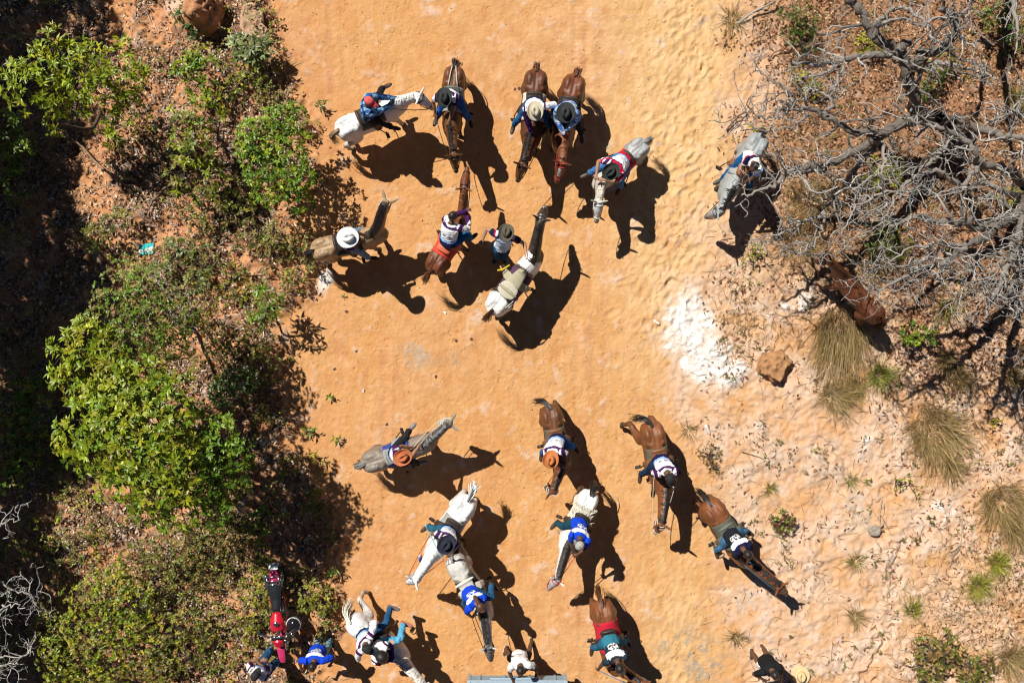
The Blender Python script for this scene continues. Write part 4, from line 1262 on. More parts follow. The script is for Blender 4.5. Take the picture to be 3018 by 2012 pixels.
STRAW = [(.36, .25, .095), (.29, .20, .075), (.42, .31, .14), (.22, .155, .06)]
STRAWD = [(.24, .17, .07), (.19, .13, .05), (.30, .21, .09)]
GRASSY = [(.20, .22, .03), (.14, .18, .025), (.28, .26, .05), (.33, .27, .09)]
def tussock(label, px, py, R, hgt, n, pal, seed, lean=(0, 0), group="grass tufts on the right bank", flat=.55, width=.006, spread=.35, name="grass_tussock"):
    r = np.random.default_rng(4000 + seed); g = G(px, py); R *= .86; n = int(n * 1.25); width *= .85
    a = r.uniform(0, 6.28, n); rr = np.sqrt(r.random(n)) * R * spread
    b = np.stack([np.cos(a) * rr, np.sin(a) * rr, np.zeros(n)], 1)
    a2 = a + r.normal(0, 1.0, n); out = np.stack([np.cos(a2), np.sin(a2), np.zeros(n)], 1)
    reach = R * (r.uniform(.02, 1.0, n) ** .8 * 1.1)[:, None]; hh = hgt * r.uniform(.4, 1.15, n)[:, None]
    L_ = np.array([lean[0], lean[1], 0.0])
    ts = [0, .35, .7, 1.0]; V = []
    sd = np.cross(out, [0, 0, 1.0]) + r.normal(0, .3, (n, 3))
    kink = r.normal(0, .12, (n, 3)) * np.array([1, 1, .4]) * R
    for t, wd in zip(ts, (1, .9, .6, .12)):
        p = kink * t * t + b + out * reach * t ** 1.3 + L_ * t ** 1.5 + np.array([0, 0, 1.0]) * hh * (t * (1.7 - flat) - (.7 - flat * .3) * t * t * (1 + .2 * flat))
        V += [p - sd * width * wd, p + sd * width * wd]
    V = np.stack(V, 1); o = (np.arange(n) * 8)[:, None, None]
    f = (np.array([[0, 1, 3, 2], [2, 3, 5, 4], [4, 5, 7, 6]])[None] + o).reshape(-1, 4)
    col = np.repeat(pal_pick(r, pal, n), 8, 0)
    ob = link(name, np_mesh(name, V.reshape(-1, 3), f, False, col), None, M_GRASS)
    ob.location = tuple(g)
    return tag(ob, label, "grass tuft", group)

# ---------- the big bare tree
def crooked(r, p, d, L, seg, wig, up=0.0):
    pts = [p]; d = nrm(d)
    for _ in range(seg):
        d = nrm(d + r.normal(0, wig, 3) + np.array([0, 0, up])); pts.append(pts[-1] + d * L / seg)
    return np.array(pts)

def bare_tree(label, base, limbs, seed, twig_n=6, group=None, col=(.33, .30, .27), dark=(.095, .075, .058), trunk=None, trunk_r=.16, scale=1.0, lev=3, name="bare_tree", tw_len=1.0, tw_col=(.43, .405, .375)):
    """limbs: list of (list of (px,py,z), r0, r1)"""
    r = np.random.default_rng(5000 + seed)
    g = G(*base) if len(base) == 2 else np.array(base, float)
    root = empty(name, g); tag(root, label, "tree", group)
    main, twg = [], []
    dark, col, tw_col = np.array(dark), np.array(col), np.array(tw_col)
    def grow(pts, r0, r1, level, nb):
        for _ in range(nb):
            t = r.uniform(.15, 1.0); k = t * (len(pts) - 1); i = min(int(k), len(pts) - 2); p = pts[i] + (pts[i + 1] - pts[i]) * (k - i)
            tg = nrm(pts[i + 1] - pts[i]); rad = (r0 + (r1 - r0) * t)
            sd = nrm(r.standard_normal(3) - tg * .3); d = nrm(tg * r.uniform(.25, .9) + nrm(sd * np.array([1, 1, .65])) * .9 + np.array([0, 0, .12]))
            L = tw_len * (r.uniform(.45, 1.2), r.uniform(.28, .7), r.uniform(.12, .34))[min(level, 2)] * (.7 + rad * 6)
            q = crooked(r, p, d, L, (8, 6, 4)[min(level, 2)], (.34, .36, .34)[min(level, 2)], .02)
            q[:, 2] = np.maximum(q[:, 2], .25)
            ra = min(rad * r.uniform(.45, .75), (.032, .017, .009)[min(level, 2)])
            ra = max(ra, (.0125, .0082, .0056)[min(level, 2)])
            c = tw_col * r.choice([.38, .6, .85, 1.1]) * r.uniform(.85, 1.2) * (1 - .25 * (level == 0))
            twg.append((q, np.linspace(ra, max(.0035, ra * .45), len(q)), c))
            if level + 1 < lev: grow(q, ra, ra * .45, level + 1, r.integers(2, twig_n + 1) if level == 0 else r.integers(0, 4))
    if trunk is not None:
        pts = spline([np.asarray(p, float) for p in trunk], 6); n = len(pts)
        rad = np.linspace(trunk_r * 1.15, trunk_r * .75, n) * (1 + .10 * np.sin(np.arange(n) * 1.3)); rad[:3] *= np.array([1.5, 1.25, 1.08])
        main.append((pts - g, rad, dark * 1.3))
    body = []
    for pxs, r0, r1, *o in limbs:
        pts = spline([P(*q) for q in pxs], 6) - g
        pts[1:-1] += r.normal(0, .026, (len(pts) - 2, 3))
        n = len(pts); rad = .96 * np.linspace(r0, r1, n) * (1 + .12 * r.normal(0, 1, n).clip(-1, 1))
        c = (col * (1 - np.clip(np.linspace(r0, r1, n) / .11, 0, .75))[:, None] + dark * np.clip(np.linspace(r0, r1, n) / .11, 0, .75)[:, None]) * r.uniform(.85, 1.15)
        body.append((pts, rad, c))
        grow(pts, r0, r1, 0, o[0] if o else max(3, int(len(pxs) * 1.8)))
    if main:
        link("trunk", tubes_mesh("trunk", main, 10), root, M_BARK)
    for b in body:
        link("limb", tubes_mesh("limb", [b], 8), root, M_BARK)
    tw = link("twigs", tubes_mesh("twigs", twg, 4), root, M_BARK); tw["kind"] = "stuff"
    return root

def litter(name, label, n, boxes, L, W, pal, seed, mask=None, z=.012, tilt=.5, thr=.0, clump=None):
    r = np.random.default_rng(6000 + seed); X, Y = [], []
    for (x0, y0, x1, y1, f) in boxes:
        m = int(n * f); X.append(r.uniform(x0, x1, m)); Y.append(r.uniform(y0, y1, m))
    px, py = np.concatenate(X), np.concatenate(Y); x, y = (px - 1509) / PPM, (1006 - py) / PPM
    if mask is not None:
        k = r.random(len(x)) < at_mask(mask, x, y); x, y = x[k], y[k]
    N = len(x); b = np.stack([x, y, ghv(x, y) + z * r.uniform(.3, 2.2, N)], 1)
    a = r.uniform(0, 6.28, N); d = np.stack([np.cos(a), np.sin(a), r.normal(0, tilt * .5, N)], 1)
    nn = np.stack([r.normal(0, tilt, N), r.normal(0, tilt, N), np.ones(N)], 1)
    o = link(name, leaf_mesh(name, b, d, nn, L * r.uniform(.5, 1.25, N), W * r.uniform(.6, 1.3, N), pal_pick(r, pal, N, .3), r.uniform(-.4, .8), .3), None, M_DRYLEAF)
    return tag(o, kind="stuff", label=label)
# ================================================================== trees, shrubs and litter
LIT_L = np.clip(w_left * (1 - .6 * blob(420, 60, 300, 90)) * (1 - .5 * blob(700, 790, 160, 110)) * (.35 + .75 * sstep(-.5, 1.0, n_pat + .4 * n_big)), 0, 1)
PALE_LITTER = [(.09, .055, .036), (.20, .11, .065), (.55, .43, .32), (.48, .36, .26), (.40, .27, .18), (.52, .46, .40), (.44, .30, .19), (.50, .38, .27), (.34, .20, .11), (.28, .15, .08), (.40, .34, .29), (.16, .09, .055)]
BROWN_LITTER = [(.12, .06, .035), (.17, .08, .045), (.40, .19, .09), (.32, .14, .065), (.48, .27, .14), (.22, .10, .05), (.46, .33, .22)]
litter("leaf_litter", "pale curled dead leaves lying on the red earth of the left bank", 62000, [(-80, -20, 1000, 2040, 1.0)], .095, .038, PALE_LITTER, 1, LIT_L, .016, .55)
lr = np.clip(.55 * blob(2860, 1020, 260, 190) + .4 * blob(2960, 1750, 170, 330) + .3 * blob(2160, 930, 60, 120) + under * (.45 + .6 * sstep(-.6, .8, n_pat)) + .16 * w_right * sstep(0, 1.4, n_pat + .4 * n_mid), 0, 1)
litter("brown_leaf_litter", "brown dead leaves lying under the bare tree on the right bank", 60000, [(2060, -20, 3090, 2040, 1.0)], .10, .036, BROWN_LITTER, 2, lr, .014, .5)
litter("track_crumbs", "small dark crumbs scattered on the sandy track", 900, [(850, -10, 2150, 2020, 1.0)], .035, .022, [(.16, .07, .04), (.22, .11, .06), (.30, .2, .12), (.5, .42, .34)], 3, None, .006, .5)

def strands(name, label, n, box, L, pal, seed, mask, width=.004, lift=.06):
    r = np.random.default_rng(7000 + seed)
    px, py = r.uniform(box[0], box[2], n), r.uniform(box[1], box[3], n); x, y = (px - 1509) / PPM, (1006 - py) / PPM
    k = r.random(n) < at_mask(mask, x, y); x, y = x[k], y[k]; N = len(x)
    b = np.stack([x, y, ghv(x, y) + .006], 1); a = r.uniform(0, 6.28, N); ll = L * r.uniform(.4, 1.4, N)
    V = []; sd = np.stack([-np.sin(a), np.cos(a), 0 * a], 1) * width; bend = r.normal(0, .5, N)
    for t, wd in ((0, .8), (.35, 1), (.7, .9), (1, .3)):
        aa = a + bend * t; p = b + np.stack([np.cos(aa), np.sin(aa), 0 * a], 1) * (ll * t)[:, None]; p[:, 2] += lift * np.sin(3.1 * t) * r.random(N)
        V += [p - sd * wd, p + sd * wd]
    V = np.stack(V, 1); o = (np.arange(N) * 8)[:, None, None]
    f = (np.array([[0, 1, 3, 2], [2, 3, 5, 4], [4, 5, 7, 6]])[None] + o).reshape(-1, 4)
    ob = link(name, np_mesh(name, V.reshape(-1, 3), f, False, np.repeat(pal_pick(r, pal, N, .35), 8, 0)), None, M_GRASS)
    return tag(ob, label, kind="stuff")
dg_mask = np.clip(under * .5 * sstep(-.3, .9, n_med2) + .8 * blob(2160, 930, 55, 120) + .6 * blob(2260, 980, 90, 60) + .5 * blob(2420, 1060, 80, 80) + .9 * blob(2440, 560, 170, 120) + .8 * blob(2450, 700, 200, 110) + .95 * blob(2920, 1850, 260, 260) + .5 * blob(2800, 1250, 220, 120) + w_right * .12 * sstep(.3, 1.2, n_pat + n_med2 * .5), 0, 1)
strands("dry_grass", "thin dry grass stalks lying over the right bank", 24000, (2080, -20, 3090, 2040), .24, STRAW + [(.13, .11, .03), (.09, .075, .025), (.16, .10, .05)], 1, dg_mask)
strands("twig_litter", "fallen twigs lying among the dead leaves on the left bank", 2600, (-60, -20, 950, 2040), .34, [(.30, .24, .19), (.42, .37, .32), (.12, .085, .06)], 2, w_left * .8, .005, .03)
strands("root_litter", "thin dark roots and twigs on the pinkish earth", 1500, (2040, 600, 3080, 2040), .22, [(.12, .07, .045), (.25, .15, .09), (.42, .33, .26)], 3, np.clip(w_right * .6 + .02, 0, 1), .0045, .02)

def undergrowth(name, label, n, box, L, W, pal, seed, mask, h):
    """low seedlings nobody could count, leaves in loose rosettes"""
    r = np.random.default_rng(6500 + seed); px, py = r.uniform(box[0], box[2], n), r.uniform(box[1], box[3], n)
    x, y = (px - 1509) / PPM, (1006 - py) / PPM
    k = r.random(n) < at_mask(mask, x, y); x, y = x[k], y[k]; per = 6; N = len(x)
    c = np.stack([x, y, ghv(x, y) + h * r.random(N) ** 1.5 + .03], 1); c = np.repeat(c, per, 0) + r.normal(0, .022, (N * per, 3))
    a = r.uniform(0, 6.28, N * per); d = np.stack([np.cos(a), np.sin(a), r.normal(.25, .35, N * per)], 1)
    nn = np.stack([-np.cos(a) * .4 + r.normal(0, .3, N * per), -np.sin(a) * .4 + r.normal(0, .3, N * per), np.ones(N * per)], 1)
    col = np.repeat(pal_pick(r, pal, N, .25), per, 0) * (1 + r.normal(0, .15, (N * per, 1)))
    o = link(name, leaf_mesh(name, c, d, nn, L * r.uniform(.5, 1.2, N * per), W * r.uniform(.7, 1.2, N * per), np.clip(col, .005, .9), .3), None, M_LEAF)
    return tag(o, label, kind="stuff")
ug = np.clip(w_left * sstep(.15, 1.3, n_big * .5 + n_med2 * .8 + .55 * sstep(1450, 1700, PYY) + .35 * sstep(550, 750, PYY)), 0, 1) * (1 - .85 * blob(300, 560, 260, 160)) * (1 - .9 * blob(400, 90, 380, 150)) * (1 - .6 * blob(700, 760, 160, 120))
undergrowth("undergrowth", "low olive and brown seedlings covering the left bank", 12500, (-60, -20, 1000, 2040), .085, .034, OLIVE + OLIVEBR + YGOLD[:2], 1, ug, .34)
undergrowth("weeds", "small green and brown weeds dotted over the right bank", 2600, (2080, -20, 3090, 2040), .08, .028, OLIVE + OLIVEBR, 2, np.clip(w_right * .5 * sstep(.5, 1.6, n_pat + n_med2 * .6) + under * .35 * sstep(.2, 1.4, n_med2), 0, 1), .12)

# ---- shrubs and trees of the left bank (px base, crown blobs px py z radius)
S = shrub
S("broadleaf_tree", "airy yellow green sapling with drooping leaf whorls at the upper left", "tree", (300, 330), [(110, 235, 2.5, .62), (150, 130, 2.4, .30), (190, 165, 2.4, .45), (250, 220, 2.5, .50), (340, 195, 2.3, .52), (395, 215, 2.1, .30), (165, 300, 2.2, .38), (300, 290, 2.1, .45), (375, 310, 1.9, .38), (165, 365, 1.8, .28), (330, 400, 1.6, .30), (70, 260, 2.5, .42)], 370, 9, .135, .040, YG, 1, parts=("crown", "trunk"), stem_r=.045)
S("leafy_shrub", "small bright green shrub beside the leaf litter at the upper left", "shrub", (575, 235), [(590, 160, .9, .24), (548, 195, .9, .30), (600, 205, .8, .28), (585, 255, .7, .30), (620, 285, .6, .22)], 74, 8, .13, .042, YG + GRN, 2)
S("broadleaf_plant", "grey green upright plant with broad leaves below the flat rock", "plant", (742, 172), [(735, 140, .75, .33), (705, 130, .6, .2), (775, 150, .7, .22)], 55, 6, .17, .06, SILVER, 3, upright=.8)
S("yellowing_shrub", "low yellowing shrub with small leaves beside the broad leaved plant", "shrub", (730, 240), [(745, 215, .55, .34), (700, 245, .5, .34), (670, 215, .5, .28), (780, 260, .4, .28), (660, 290, .45, .25)], 120, 7, .075, .036, YGOLD + OLIVE, 4)
S("leafy_shrub", "yellow green bush with starry leaf whorls left of the round green bush", "shrub", (600, 450), [(560, 380, 1.5, .42), (600, 340, 1.4, .34), (560, 430, 1.5, .45), (540, 510, 1.3, .40), (610, 520, 1.2, .36), (600, 570, 1.0, .28)], 150, 9, .135, .042, YG + OLIVE, 5)
S("leafy_shrub", "dense glossy green bush bulging over the left edge of the track", "shrub", (800, 450), [(765, 400, 1.7, .50), (830, 370, 1.6, .42), (850, 440, 1.6, .50), (770, 480, 1.6, .48), (860, 520, 1.5, .46), (800, 560, 1.4, .36), (740, 440, 1.5, .36), (860, 330, 1.4, .20), (880, 590, 1.2, .28)], 420, 8, .10, .042, GRN + YG[:1], 6)
S("low_shrub", "olive brown low shrub creeping over the bank above the blue bag", "shrub", (700, 640), [(700, 620, .5, .34), (640, 640, .45, .30), (590, 680, .4, .32), (740, 690, .45, .36)], 120, 7, .085, .036, OLIVEBR + OLIVE, 7, squash=.5)
S("low_shrub", "olive yellow shrub with casting twigs at the track edge left of the white hat rider", "shrub", (845, 720), [(830, 690, .6, .40), (880, 740, .5, .34), (800, 740, .5, .34), (900, 680, .5, .22), (870, 640, .5, .2)], 135, 7, .085, .034, OLIVEBR + OLIVE, 8, squash=.55)
S("low_shrub", "scrubby olive green plants between the blue bag and the tall crown", "shrub", (560, 760), [(520, 740, .5, .36), (600, 770, .5, .34), (580, 830, .45, .30), (480, 790, .5, .24)], 105, 7, .11, .036, OLIVE + SILVER, 9, squash=.5)
S("broadleaf_tree", "olive tree with fine small leaves above the bright green crowns", "tree", (520, 940), [(370, 860, 3.1, .62), (440, 850, 3.1, .58), (330, 930, 3.1, .58), (420, 950, 3.3, .78), (500, 920, 3.0, .55), (470, 1010, 3.1, .62), (380, 1020, 3.2, .58), (520, 1000, 2.8, .45)], 760, 7, .070, .034, OLIVE + GRN[:2], 10, parts=("crown", "trunk"), stem_r=.045)
S("broadleaf_tree", "bright yellow green tree crown left of the olive tree", "tree", (380, 1080), [(225, 1040, 3.5, .48), (270, 1000, 3.5, .44), (215, 1110, 3.4, .44), (290, 1090, 3.6, .55), (240, 1150, 3.3, .40), (340, 1110, 3.4, .40), (250, 975, 3.2, .26)], 240, 9, .135, .045, YG + YGOLD[:1], 11, parts=("crown", "trunk"), stem_r=.045)
S("broadleaf_tree", "largest bright green tree crown filling the middle of the left bank", "tree", (560, 1190), [(350, 1170, 3.9, .60), (420, 1130, 3.9, .52), (480, 1180, 3.8, .55), (300, 1210, 3.8, .52), (380, 1250, 4.1, .72), (470, 1270, 4.0, .66), (250, 1270, 3.7, .48), (320, 1320, 3.9, .60), (420, 1350, 4.0, .68), (510, 1340, 3.9, .58), (370, 1410, 3.7, .58), (460, 1430, 3.8, .62), (540, 1420, 3.6, .48), (530, 1500, 3.4, .44), (210, 1300, 3.5, .36), (440, 1490, 3.4, .40)], 880, 9, .135, .048, YG + GRN[1:2] + YGOLD[1:2], 12, parts=("crown", "trunk"), stem_r=.065)
S("broadleaf_tree", "darker green tree crown tucked against the right of the largest crown", "tree", (700, 1290), [(590, 1270, 3.3, .50), (640, 1310, 3.4, .52), (560, 1340, 3.4, .46), (650, 1370, 3.2, .52), (600, 1420, 3.3, .55), (680, 1420, 2.9, .42), (700, 1340, 3.0, .36), (620, 1500, 3.1, .42)], 430, 8, .10, .042, GRN, 13, parts=("crown", "trunk"), stem_r=.045)
S("low_shrub", "brownish green shrub at the track edge below the fine leaved tree", "shrub", (720, 1040), [(690, 980, .9, .36), (740, 1020, .8, .42), (700, 1060, .9, .42), (770, 1080, .7, .38), (650, 1010, .9, .36), (780, 990, .6, .28)], 220, 7, .085, .036, OLIVEBR + OLIVE, 14, squash=.6)
S("broadleaf_plant", "tall plant with lance leaves whose shadow spikes across the sand", "plant", (775, 905), [(790, 870, 1.1, .30), (770, 920, 1.0, .26), (800, 910, 1.2, .22)], 38, 6, .17, .045, GRN + OLIVE, 15, upright=.9)
S("broadleaf_plant", "grey green plant with long leaves in the shade under the fine leaved tree", "plant", (700, 1160), [(700, 1110, .9, .34), (660, 1150, .8, .3), (730, 1120, .9, .26)], 60, 6, .16, .05, SILVER + DGRN, 16, upright=.8)
S("low_shrub", "thin yellow green seedlings above the sandy cutting", "shrub", (690, 830), [(690, 800, .4, .26), (660, 860, .4, .24), (720, 860, .35, .22)], 46, 6, .10, .034, YGOLD + OLIVE, 17, squash=.5)
S("small_leaf_shrub", "wide small leaved shrub at the lower left, its middle clump", "shrub", (330, 1790), [(260, 1770, 1.0, .50), (330, 1720, 1.0, .46), (390, 1780, 1.0, .50), (300, 1840, 1.0, .50), (220, 1850, 1.0, .40), (370, 1860, .9, .46), (420, 1850, .9, .36)], 700, 7, .066, .038, YG + YGOLD + OLIVE, 18, squash=.6)
S("small_leaf_shrub", "yellow green small leaved shrub touching the bottom edge at the lower left", "shrub", (210, 1950), [(180, 1960, 1.0, .46), (150, 1920, 1.0, .34), (250, 1930, 1.0, .46), (320, 1960, .9, .46), (200, 2020, .9, .46), (290, 2030, .9, .4)], 560, 7, .066, .038, YG + YGOLD + OLIVE, 19, squash=.6)
S("small_leaf_shrub", "small leaved shrub with bare earth showing through left of the cap wearing man", "shrub", (480, 1900), [(450, 1900, .8, .42), (520, 1850, .8, .42), (560, 1920, .7, .38), (480, 1970, .7, .40), (420, 1960, .8, .34), (600, 1870, .6, .32)], 380, 7, .064, .036, YGOLD + OLIVE + OLIVEBR, 20, squash=.55)
S("small_leaf_shrub", "straggling brown green thicket above the motorcycle's tail", "shrub", (540, 1650), [(480, 1620, .8, .46), (560, 1600, .8, .46), (620, 1640, .7, .42), (540, 1680, .8, .46), (450, 1690, .8, .40), (640, 1570, .7, .36), (690, 1620, .6, .32), (390, 1650, .8, .36)], 400, 7, .072, .034, OLIVEBR + OLIVE, 21, squash=.55)
S("small_leaf_shrub", "sparse pale green shrub between the dead branches and the small leaved clump", "shrub", (160, 1800), [(130, 1790, .7, .30), (170, 1840, .7, .32), (120, 1860, .7, .28)], 120, 7, .062, .036, OLIVE, 22, squash=.6)
S("leafy_shrub", "small round bush right of the motorcycle's seat", "shrub", (925, 1765), [(920, 1745, .55, .28), (955, 1775, .5, .28), (900, 1780, .5, .22), (960, 1815, .4, .18)], 110, 7, .072, .036, YGOLD + OLIVE, 23)
S("leafy_shrub", "yellow leaved weeds growing along the motorcycle's left side", "shrub", (755, 1800), [(765, 1760, .4, .22), (750, 1830, .4, .24), (770, 1700, .35, .2), (740, 1880, .4, .2), (780, 1660, .3, .16)], 100, 7, .072, .032, YGOLD, 24, squash=.6)
S("low_shrub", "half shaded dark green shrub under the left edge canopy", "shrub", (60, 1230), [(40, 1160, 1.2, .50), (90, 1200, 1.2, .45), (30, 1250, 1.1, .4), (110, 1130, 1.1, .3), (60, 1330, 1.0, .4)], 190, 8, .10, .04, GRN + DGRN, 25)
S("low_shrub", "half shaded green shrub beside the upper left sapling", "shrub", (20, 430), [(15, 380, 1.2, .42), (40, 430, 1.1, .36), (10, 480, 1.0, .36), (45, 540, .9, .28)], 130, 8, .12, .04, GRN + DGRN, 26)
S("low_shrub", "pale leaved shrub growing from the shade just left of the blue bag", "shrub", (300, 700), [(285, 690, .7, .26), (320, 655, .7, .22), (360, 640, .6, .2), (270, 720, .6, .18)], 60, 7, .10, .036, OLIVE, 27)
S("low_shrub", "green weeds along the shaded foot of the bright crowns at the left edge", "shrub", (70, 1380), [(60, 1360, .9, .4), (30, 1420, .9, .34), (110, 1310, .9, .26), (10, 1350, .9, .3)], 110, 7, .10, .034, GRN + OLIVE, 28)
S("low_shrub", "bright seedling clump beside the round bush's shadow near the seated shrub", "shrub", (700, 560), [(690, 590, .5, .26), (730, 600, .5, .24), (650, 570, .45, .2)], 50, 7, .09, .036, OLIVE + YG, 29, squash=.6)
S("leafy_shrub", "dark green weeds beside the cap shaped boulder at the top left", "shrub", (555, 60), [(545, 55, .4, .2), (560, 95, .4, .16), (575, 20, .4, .18)], 36, 6, .12, .05, DGRN + SILVER, 30)
S("leafy_shrub", "shaded green shrub at the right foot of the large crown beside the track", "shrub", (800, 1560), [(770, 1530, .7, .30), (800, 1500, .6, .26), (745, 1570, .6, .3), (850, 1400, .5, .2)], 90, 7, .09, .036, GRN + OLIVE, 31, squash=.6)
# trees standing just beyond the left side of the picture; their shade fills its left strip
for k, (x, y, z, R) in enumerate([(-14.1, 6.9, 6.0, 1.4), (-13.7, 4.8, 6.2, 1.6), (-12.9, 3.0, 6.0, 1.8), (-13.1, 1.7, 6.2, 1.5), (-13.9, .5, 6.0, 1.3), (-13.6, 9.6, 5.4, 2.0), (-13.9, -2.6, 5.6, 1.6), (-14.0, 7.8, 5.6, 1.9), (-13.5, -4.4, 5.0, 1.3)]):
    q = lambda dx, dy, dz, r_: ((x + dx) / ((1 - (z + dz) / CAM_H) / PPM) + 1509, 1006 - (y + dy) / ((1 - (z + dz) / CAM_H) / PPM), z + dz, r_)
    S("broadleaf_tree", "shady green tree standing beyond the left edge of the clearing", "tree", (x, y, .1), [q(0, 0, .4, R * .75), q(R * .6, .2, -.1, R * .6), q(-R * .5, R * .4, 0, R * .6), q(.1, -R * .65, -.2, R * .6), q(R * .3, R * .6, -.2, R * .55)], 760, 8, .21, .085, GRN + DGRN, 40 + k, group="trees beyond the left edge", parts=("crown", "trunk"), stem_r=.12)

# ---- sprigs on the sand
sprig("leafy_sprig", "yellow green sprig with hanging leaves on the sand left of the plaid shirt rider", 950, 318, .34, 16, .13, .045, YG, 1, stem=4, spread=.5)
sprig("leafy_sprig", "dark green star shaped plant on the sand left of the brown hatted rider", 912, 1268, .30, 18, .13, .045, GRN, 2, stem=4, spread=.6)
sprig("leafy_sprig", "small plant with narrow leaves just right of the star shaped plant", 992, 1290, .25, 14, .13, .036, YG + GRN, 3, stem=3, spread=.6)
sprig("leafy_sprig", "yellow tipped sprig standing below the two small plants at the left of the track", 925, 1345, .35, 18, .10, .04, YGOLD, 4, stem=4, spread=.5)
sprig("leafy_sprig", "small dark green sprig right of the yellow tipped one", 962, 1362, .22, 12, .09, .034, GRN, 5, stem=3)
sprig("leafy_sprig", "lone green seedling with a small shadow in the empty left of the track", 972, 1168, .18, 9, .10, .045, GRN, 6, stem=2)
sprig("leafy_sprig", "tiny seedling on the bare sand below the dun horse", 1010, 872, .10, 7, .06, .024, GRN, 7, stem=2)
sprig("leafy_sprig", "dark long leaved plant in the tree's shadow above the round bush", 985, 1682, .40, 20, .17, .042, DGRN + GRN, 8, stem=3, spread=.35)
sprig("leafy_sprig", "single rosette of bright leaves in the litter above the yellow green bush", 515, 330, .25, 7, .14, .05, YG, 9, stem=1)
sprig("leafy_sprig", "small green shoot in the litter beside the thin seedlings", 855, 1060, .16, 9, .09, .034, GRN, 10, stem=2)
sprig("leafy_sprig", "fern like yellow green sapling with a speckled shadow under the bare branches", 2215, 748, .60, 34, .12, .042, YG + YGOLD, 11, stem=6, spread=.5, cat="sapling")
sprig("leafy_sprig", "two yellow stars of leaves at the right edge", 2925, 1240, .40, 14, .11, .05, [(.36, .30, .02), (.30, .27, .02)], 12, stem=2, spread=.5)
sprig("leafy_sprig", "little sprig with three reddish leaves on the pinkish earth", 2297, 1300, .16, 8, .09, .03, [(.22, .22, .03), (.18, .05, .03)], 13, stem=2)
sprig("leafy_sprig", "green and yellow seedling next to the long winding root", 2640, 1415, .30, 14, .09, .038, YG + YGOLD, 14, stem=4, spread=.9)
sprig("leafy_sprig", "trailing sprig with round leaves casting a beaded shadow", 2680, 1430, .35, 18, .08, .045, YG, 15, stem=4, spread=1.3)
sprig("leafy_sprig", "yellow green shoot beneath the dead branch end near the grey horse", 2225, 395, .45, 16, .11, .05, YG, 16, stem=4, spread=.5)
sprig("leafy_sprig", "dark speckled seedling on the chalky ground right of the winding root", 2738, 1525, .2, 12, .08, .04, DGRN + OLIVE, 17, stem=3)
sprig("leafy_sprig", "small reddish brown seedling near the chalky ground", 2698, 1590, .2, 12, .08, .035, [(.16, .06, .03), (.14, .12, .03)], 18, stem=3)
sprig("leafy_sprig", "tiny green tuft left of the dry grey tuft near the bottom right", 2555, 1415, .16, 10, .07, .03, YG, 19, stem=3)

# ---- shrubs of the right bank
S("leafy_shrub", "bushy green sprig with yellow leaves in front of the branch shadows", "shrub", (2700, 990), [(2680, 975, .6, .20), (2720, 985, .6, .22), (2755, 995, .5, .16), (2690, 1000, .6, .18)], 42, 7, .10, .042, YG + GRN, 60, group=None)
S("leafy_shrub", "round little shrub with reddish and green leaves on the pinkish ground", "shrub", (2308, 1538), [(2310, 1530, .35, .24), (2295, 1545, .3, .2), (2325, 1550, .3, .16)], 54, 7, .07, .032, [(.16, .21, .025), (.20, .22, .035), (.13, .17, .02), (.17, .06, .03)], 61)
S("leafy_shrub", "olive bush with broad leaves near the bottom right corner", "shrub", (2760, 1940), [(2740, 1910, .8, .34), (2780, 1890, .8, .30), (2720, 1950, .7, .3), (2790, 1940, .8, .3), (2750, 1985, .7, .3)], 120, 7, .10, .042, OLIVE + OLIVEBR, 62)
S("leafy_shrub", "low brown green bush right of the olive bush in the corner", "shrub", (2870, 1985), [(2850, 1960, .5, .28), (2890, 1950, .5, .3), (2900, 2000, .5, .3), (2840, 2010, .5, .26)], 100, 7, .085, .04, OLIVE + OLIVEBR, 63)
S("low_shrub", "sparse reddish weed on the pale earth right of the plastic bottle", "shrub", (2095, 1350), [(2090, 1340, .25, .26), (2105, 1375, .25, .18)], 40, 5, .075, .022, [(.16, .10, .04), (.20, .16, .06), (.10, .09, .03)], 64, squash=.5)
S("low_shrub", "dark green bush under the branches at the top right corner", "shrub", (2960, 70), [(2950, 50, .7, .4), (2990, 90, .7, .36), (2920, 30, .7, .3)], 110, 7, .10, .034, DGRN + OLIVE, 65)
S("low_shrub", "dark clump of weeds under the thick top limb", "shrub", (2370, 60), [(2340, 40, .5, .34), (2380, 70, .5, .34), (2370, 130, .4, .28), (2330, 90, .4, .24)], 120, 7, .09, .026, OLIVEBR + DGRN, 66, squash=.5)
S("low_shrub", "yellow green weeds below the left reaching limb", "shrub", (2390, 245), [(2370, 235, .4, .20), (2400, 265, .4, .22), (2345, 200, .4, .14)], 44, 6, .10, .032, YGOLD + OLIVE, 67, squash=.5)
S("low_shrub", "bright yellow leaves beside the thick dark limb", "shrub", (2560, 132), [(2545, 130, .4, .18), (2580, 135, .4, .18)], 30, 6, .12, .034, [(.34, .33, .03), (.28, .30, .03)], 68, squash=.5)
S("low_shrub", "green undergrowth beside the tree trunk's deep shade", "shrub", (2750, 240), [(2740, 230, .6, .36), (2790, 190, .5, .3), (2720, 270, .5, .26)], 76, 6, .10, .03, OLIVE + DGRN, 69, squash=.5)
S("low_shrub", "green grasslike weeds in the middle of the bare tree's litter", "shrub", (2580, 520), [(2575, 510, .5, .34), (2620, 540, .5, .3), (2640, 490, .4, .26)], 90, 6, .12, .022, OLIVE + YG, 70, squash=.5)
S("low_shrub", "dark green weeds behind the brown loose horse", "shrub", (2620, 700), [(2610, 690, .6, .34), (2650, 720, .6, .3), (2590, 730, .5, .24)], 90, 6, .13, .024, DGRN + OLIVE, 71, squash=.6)
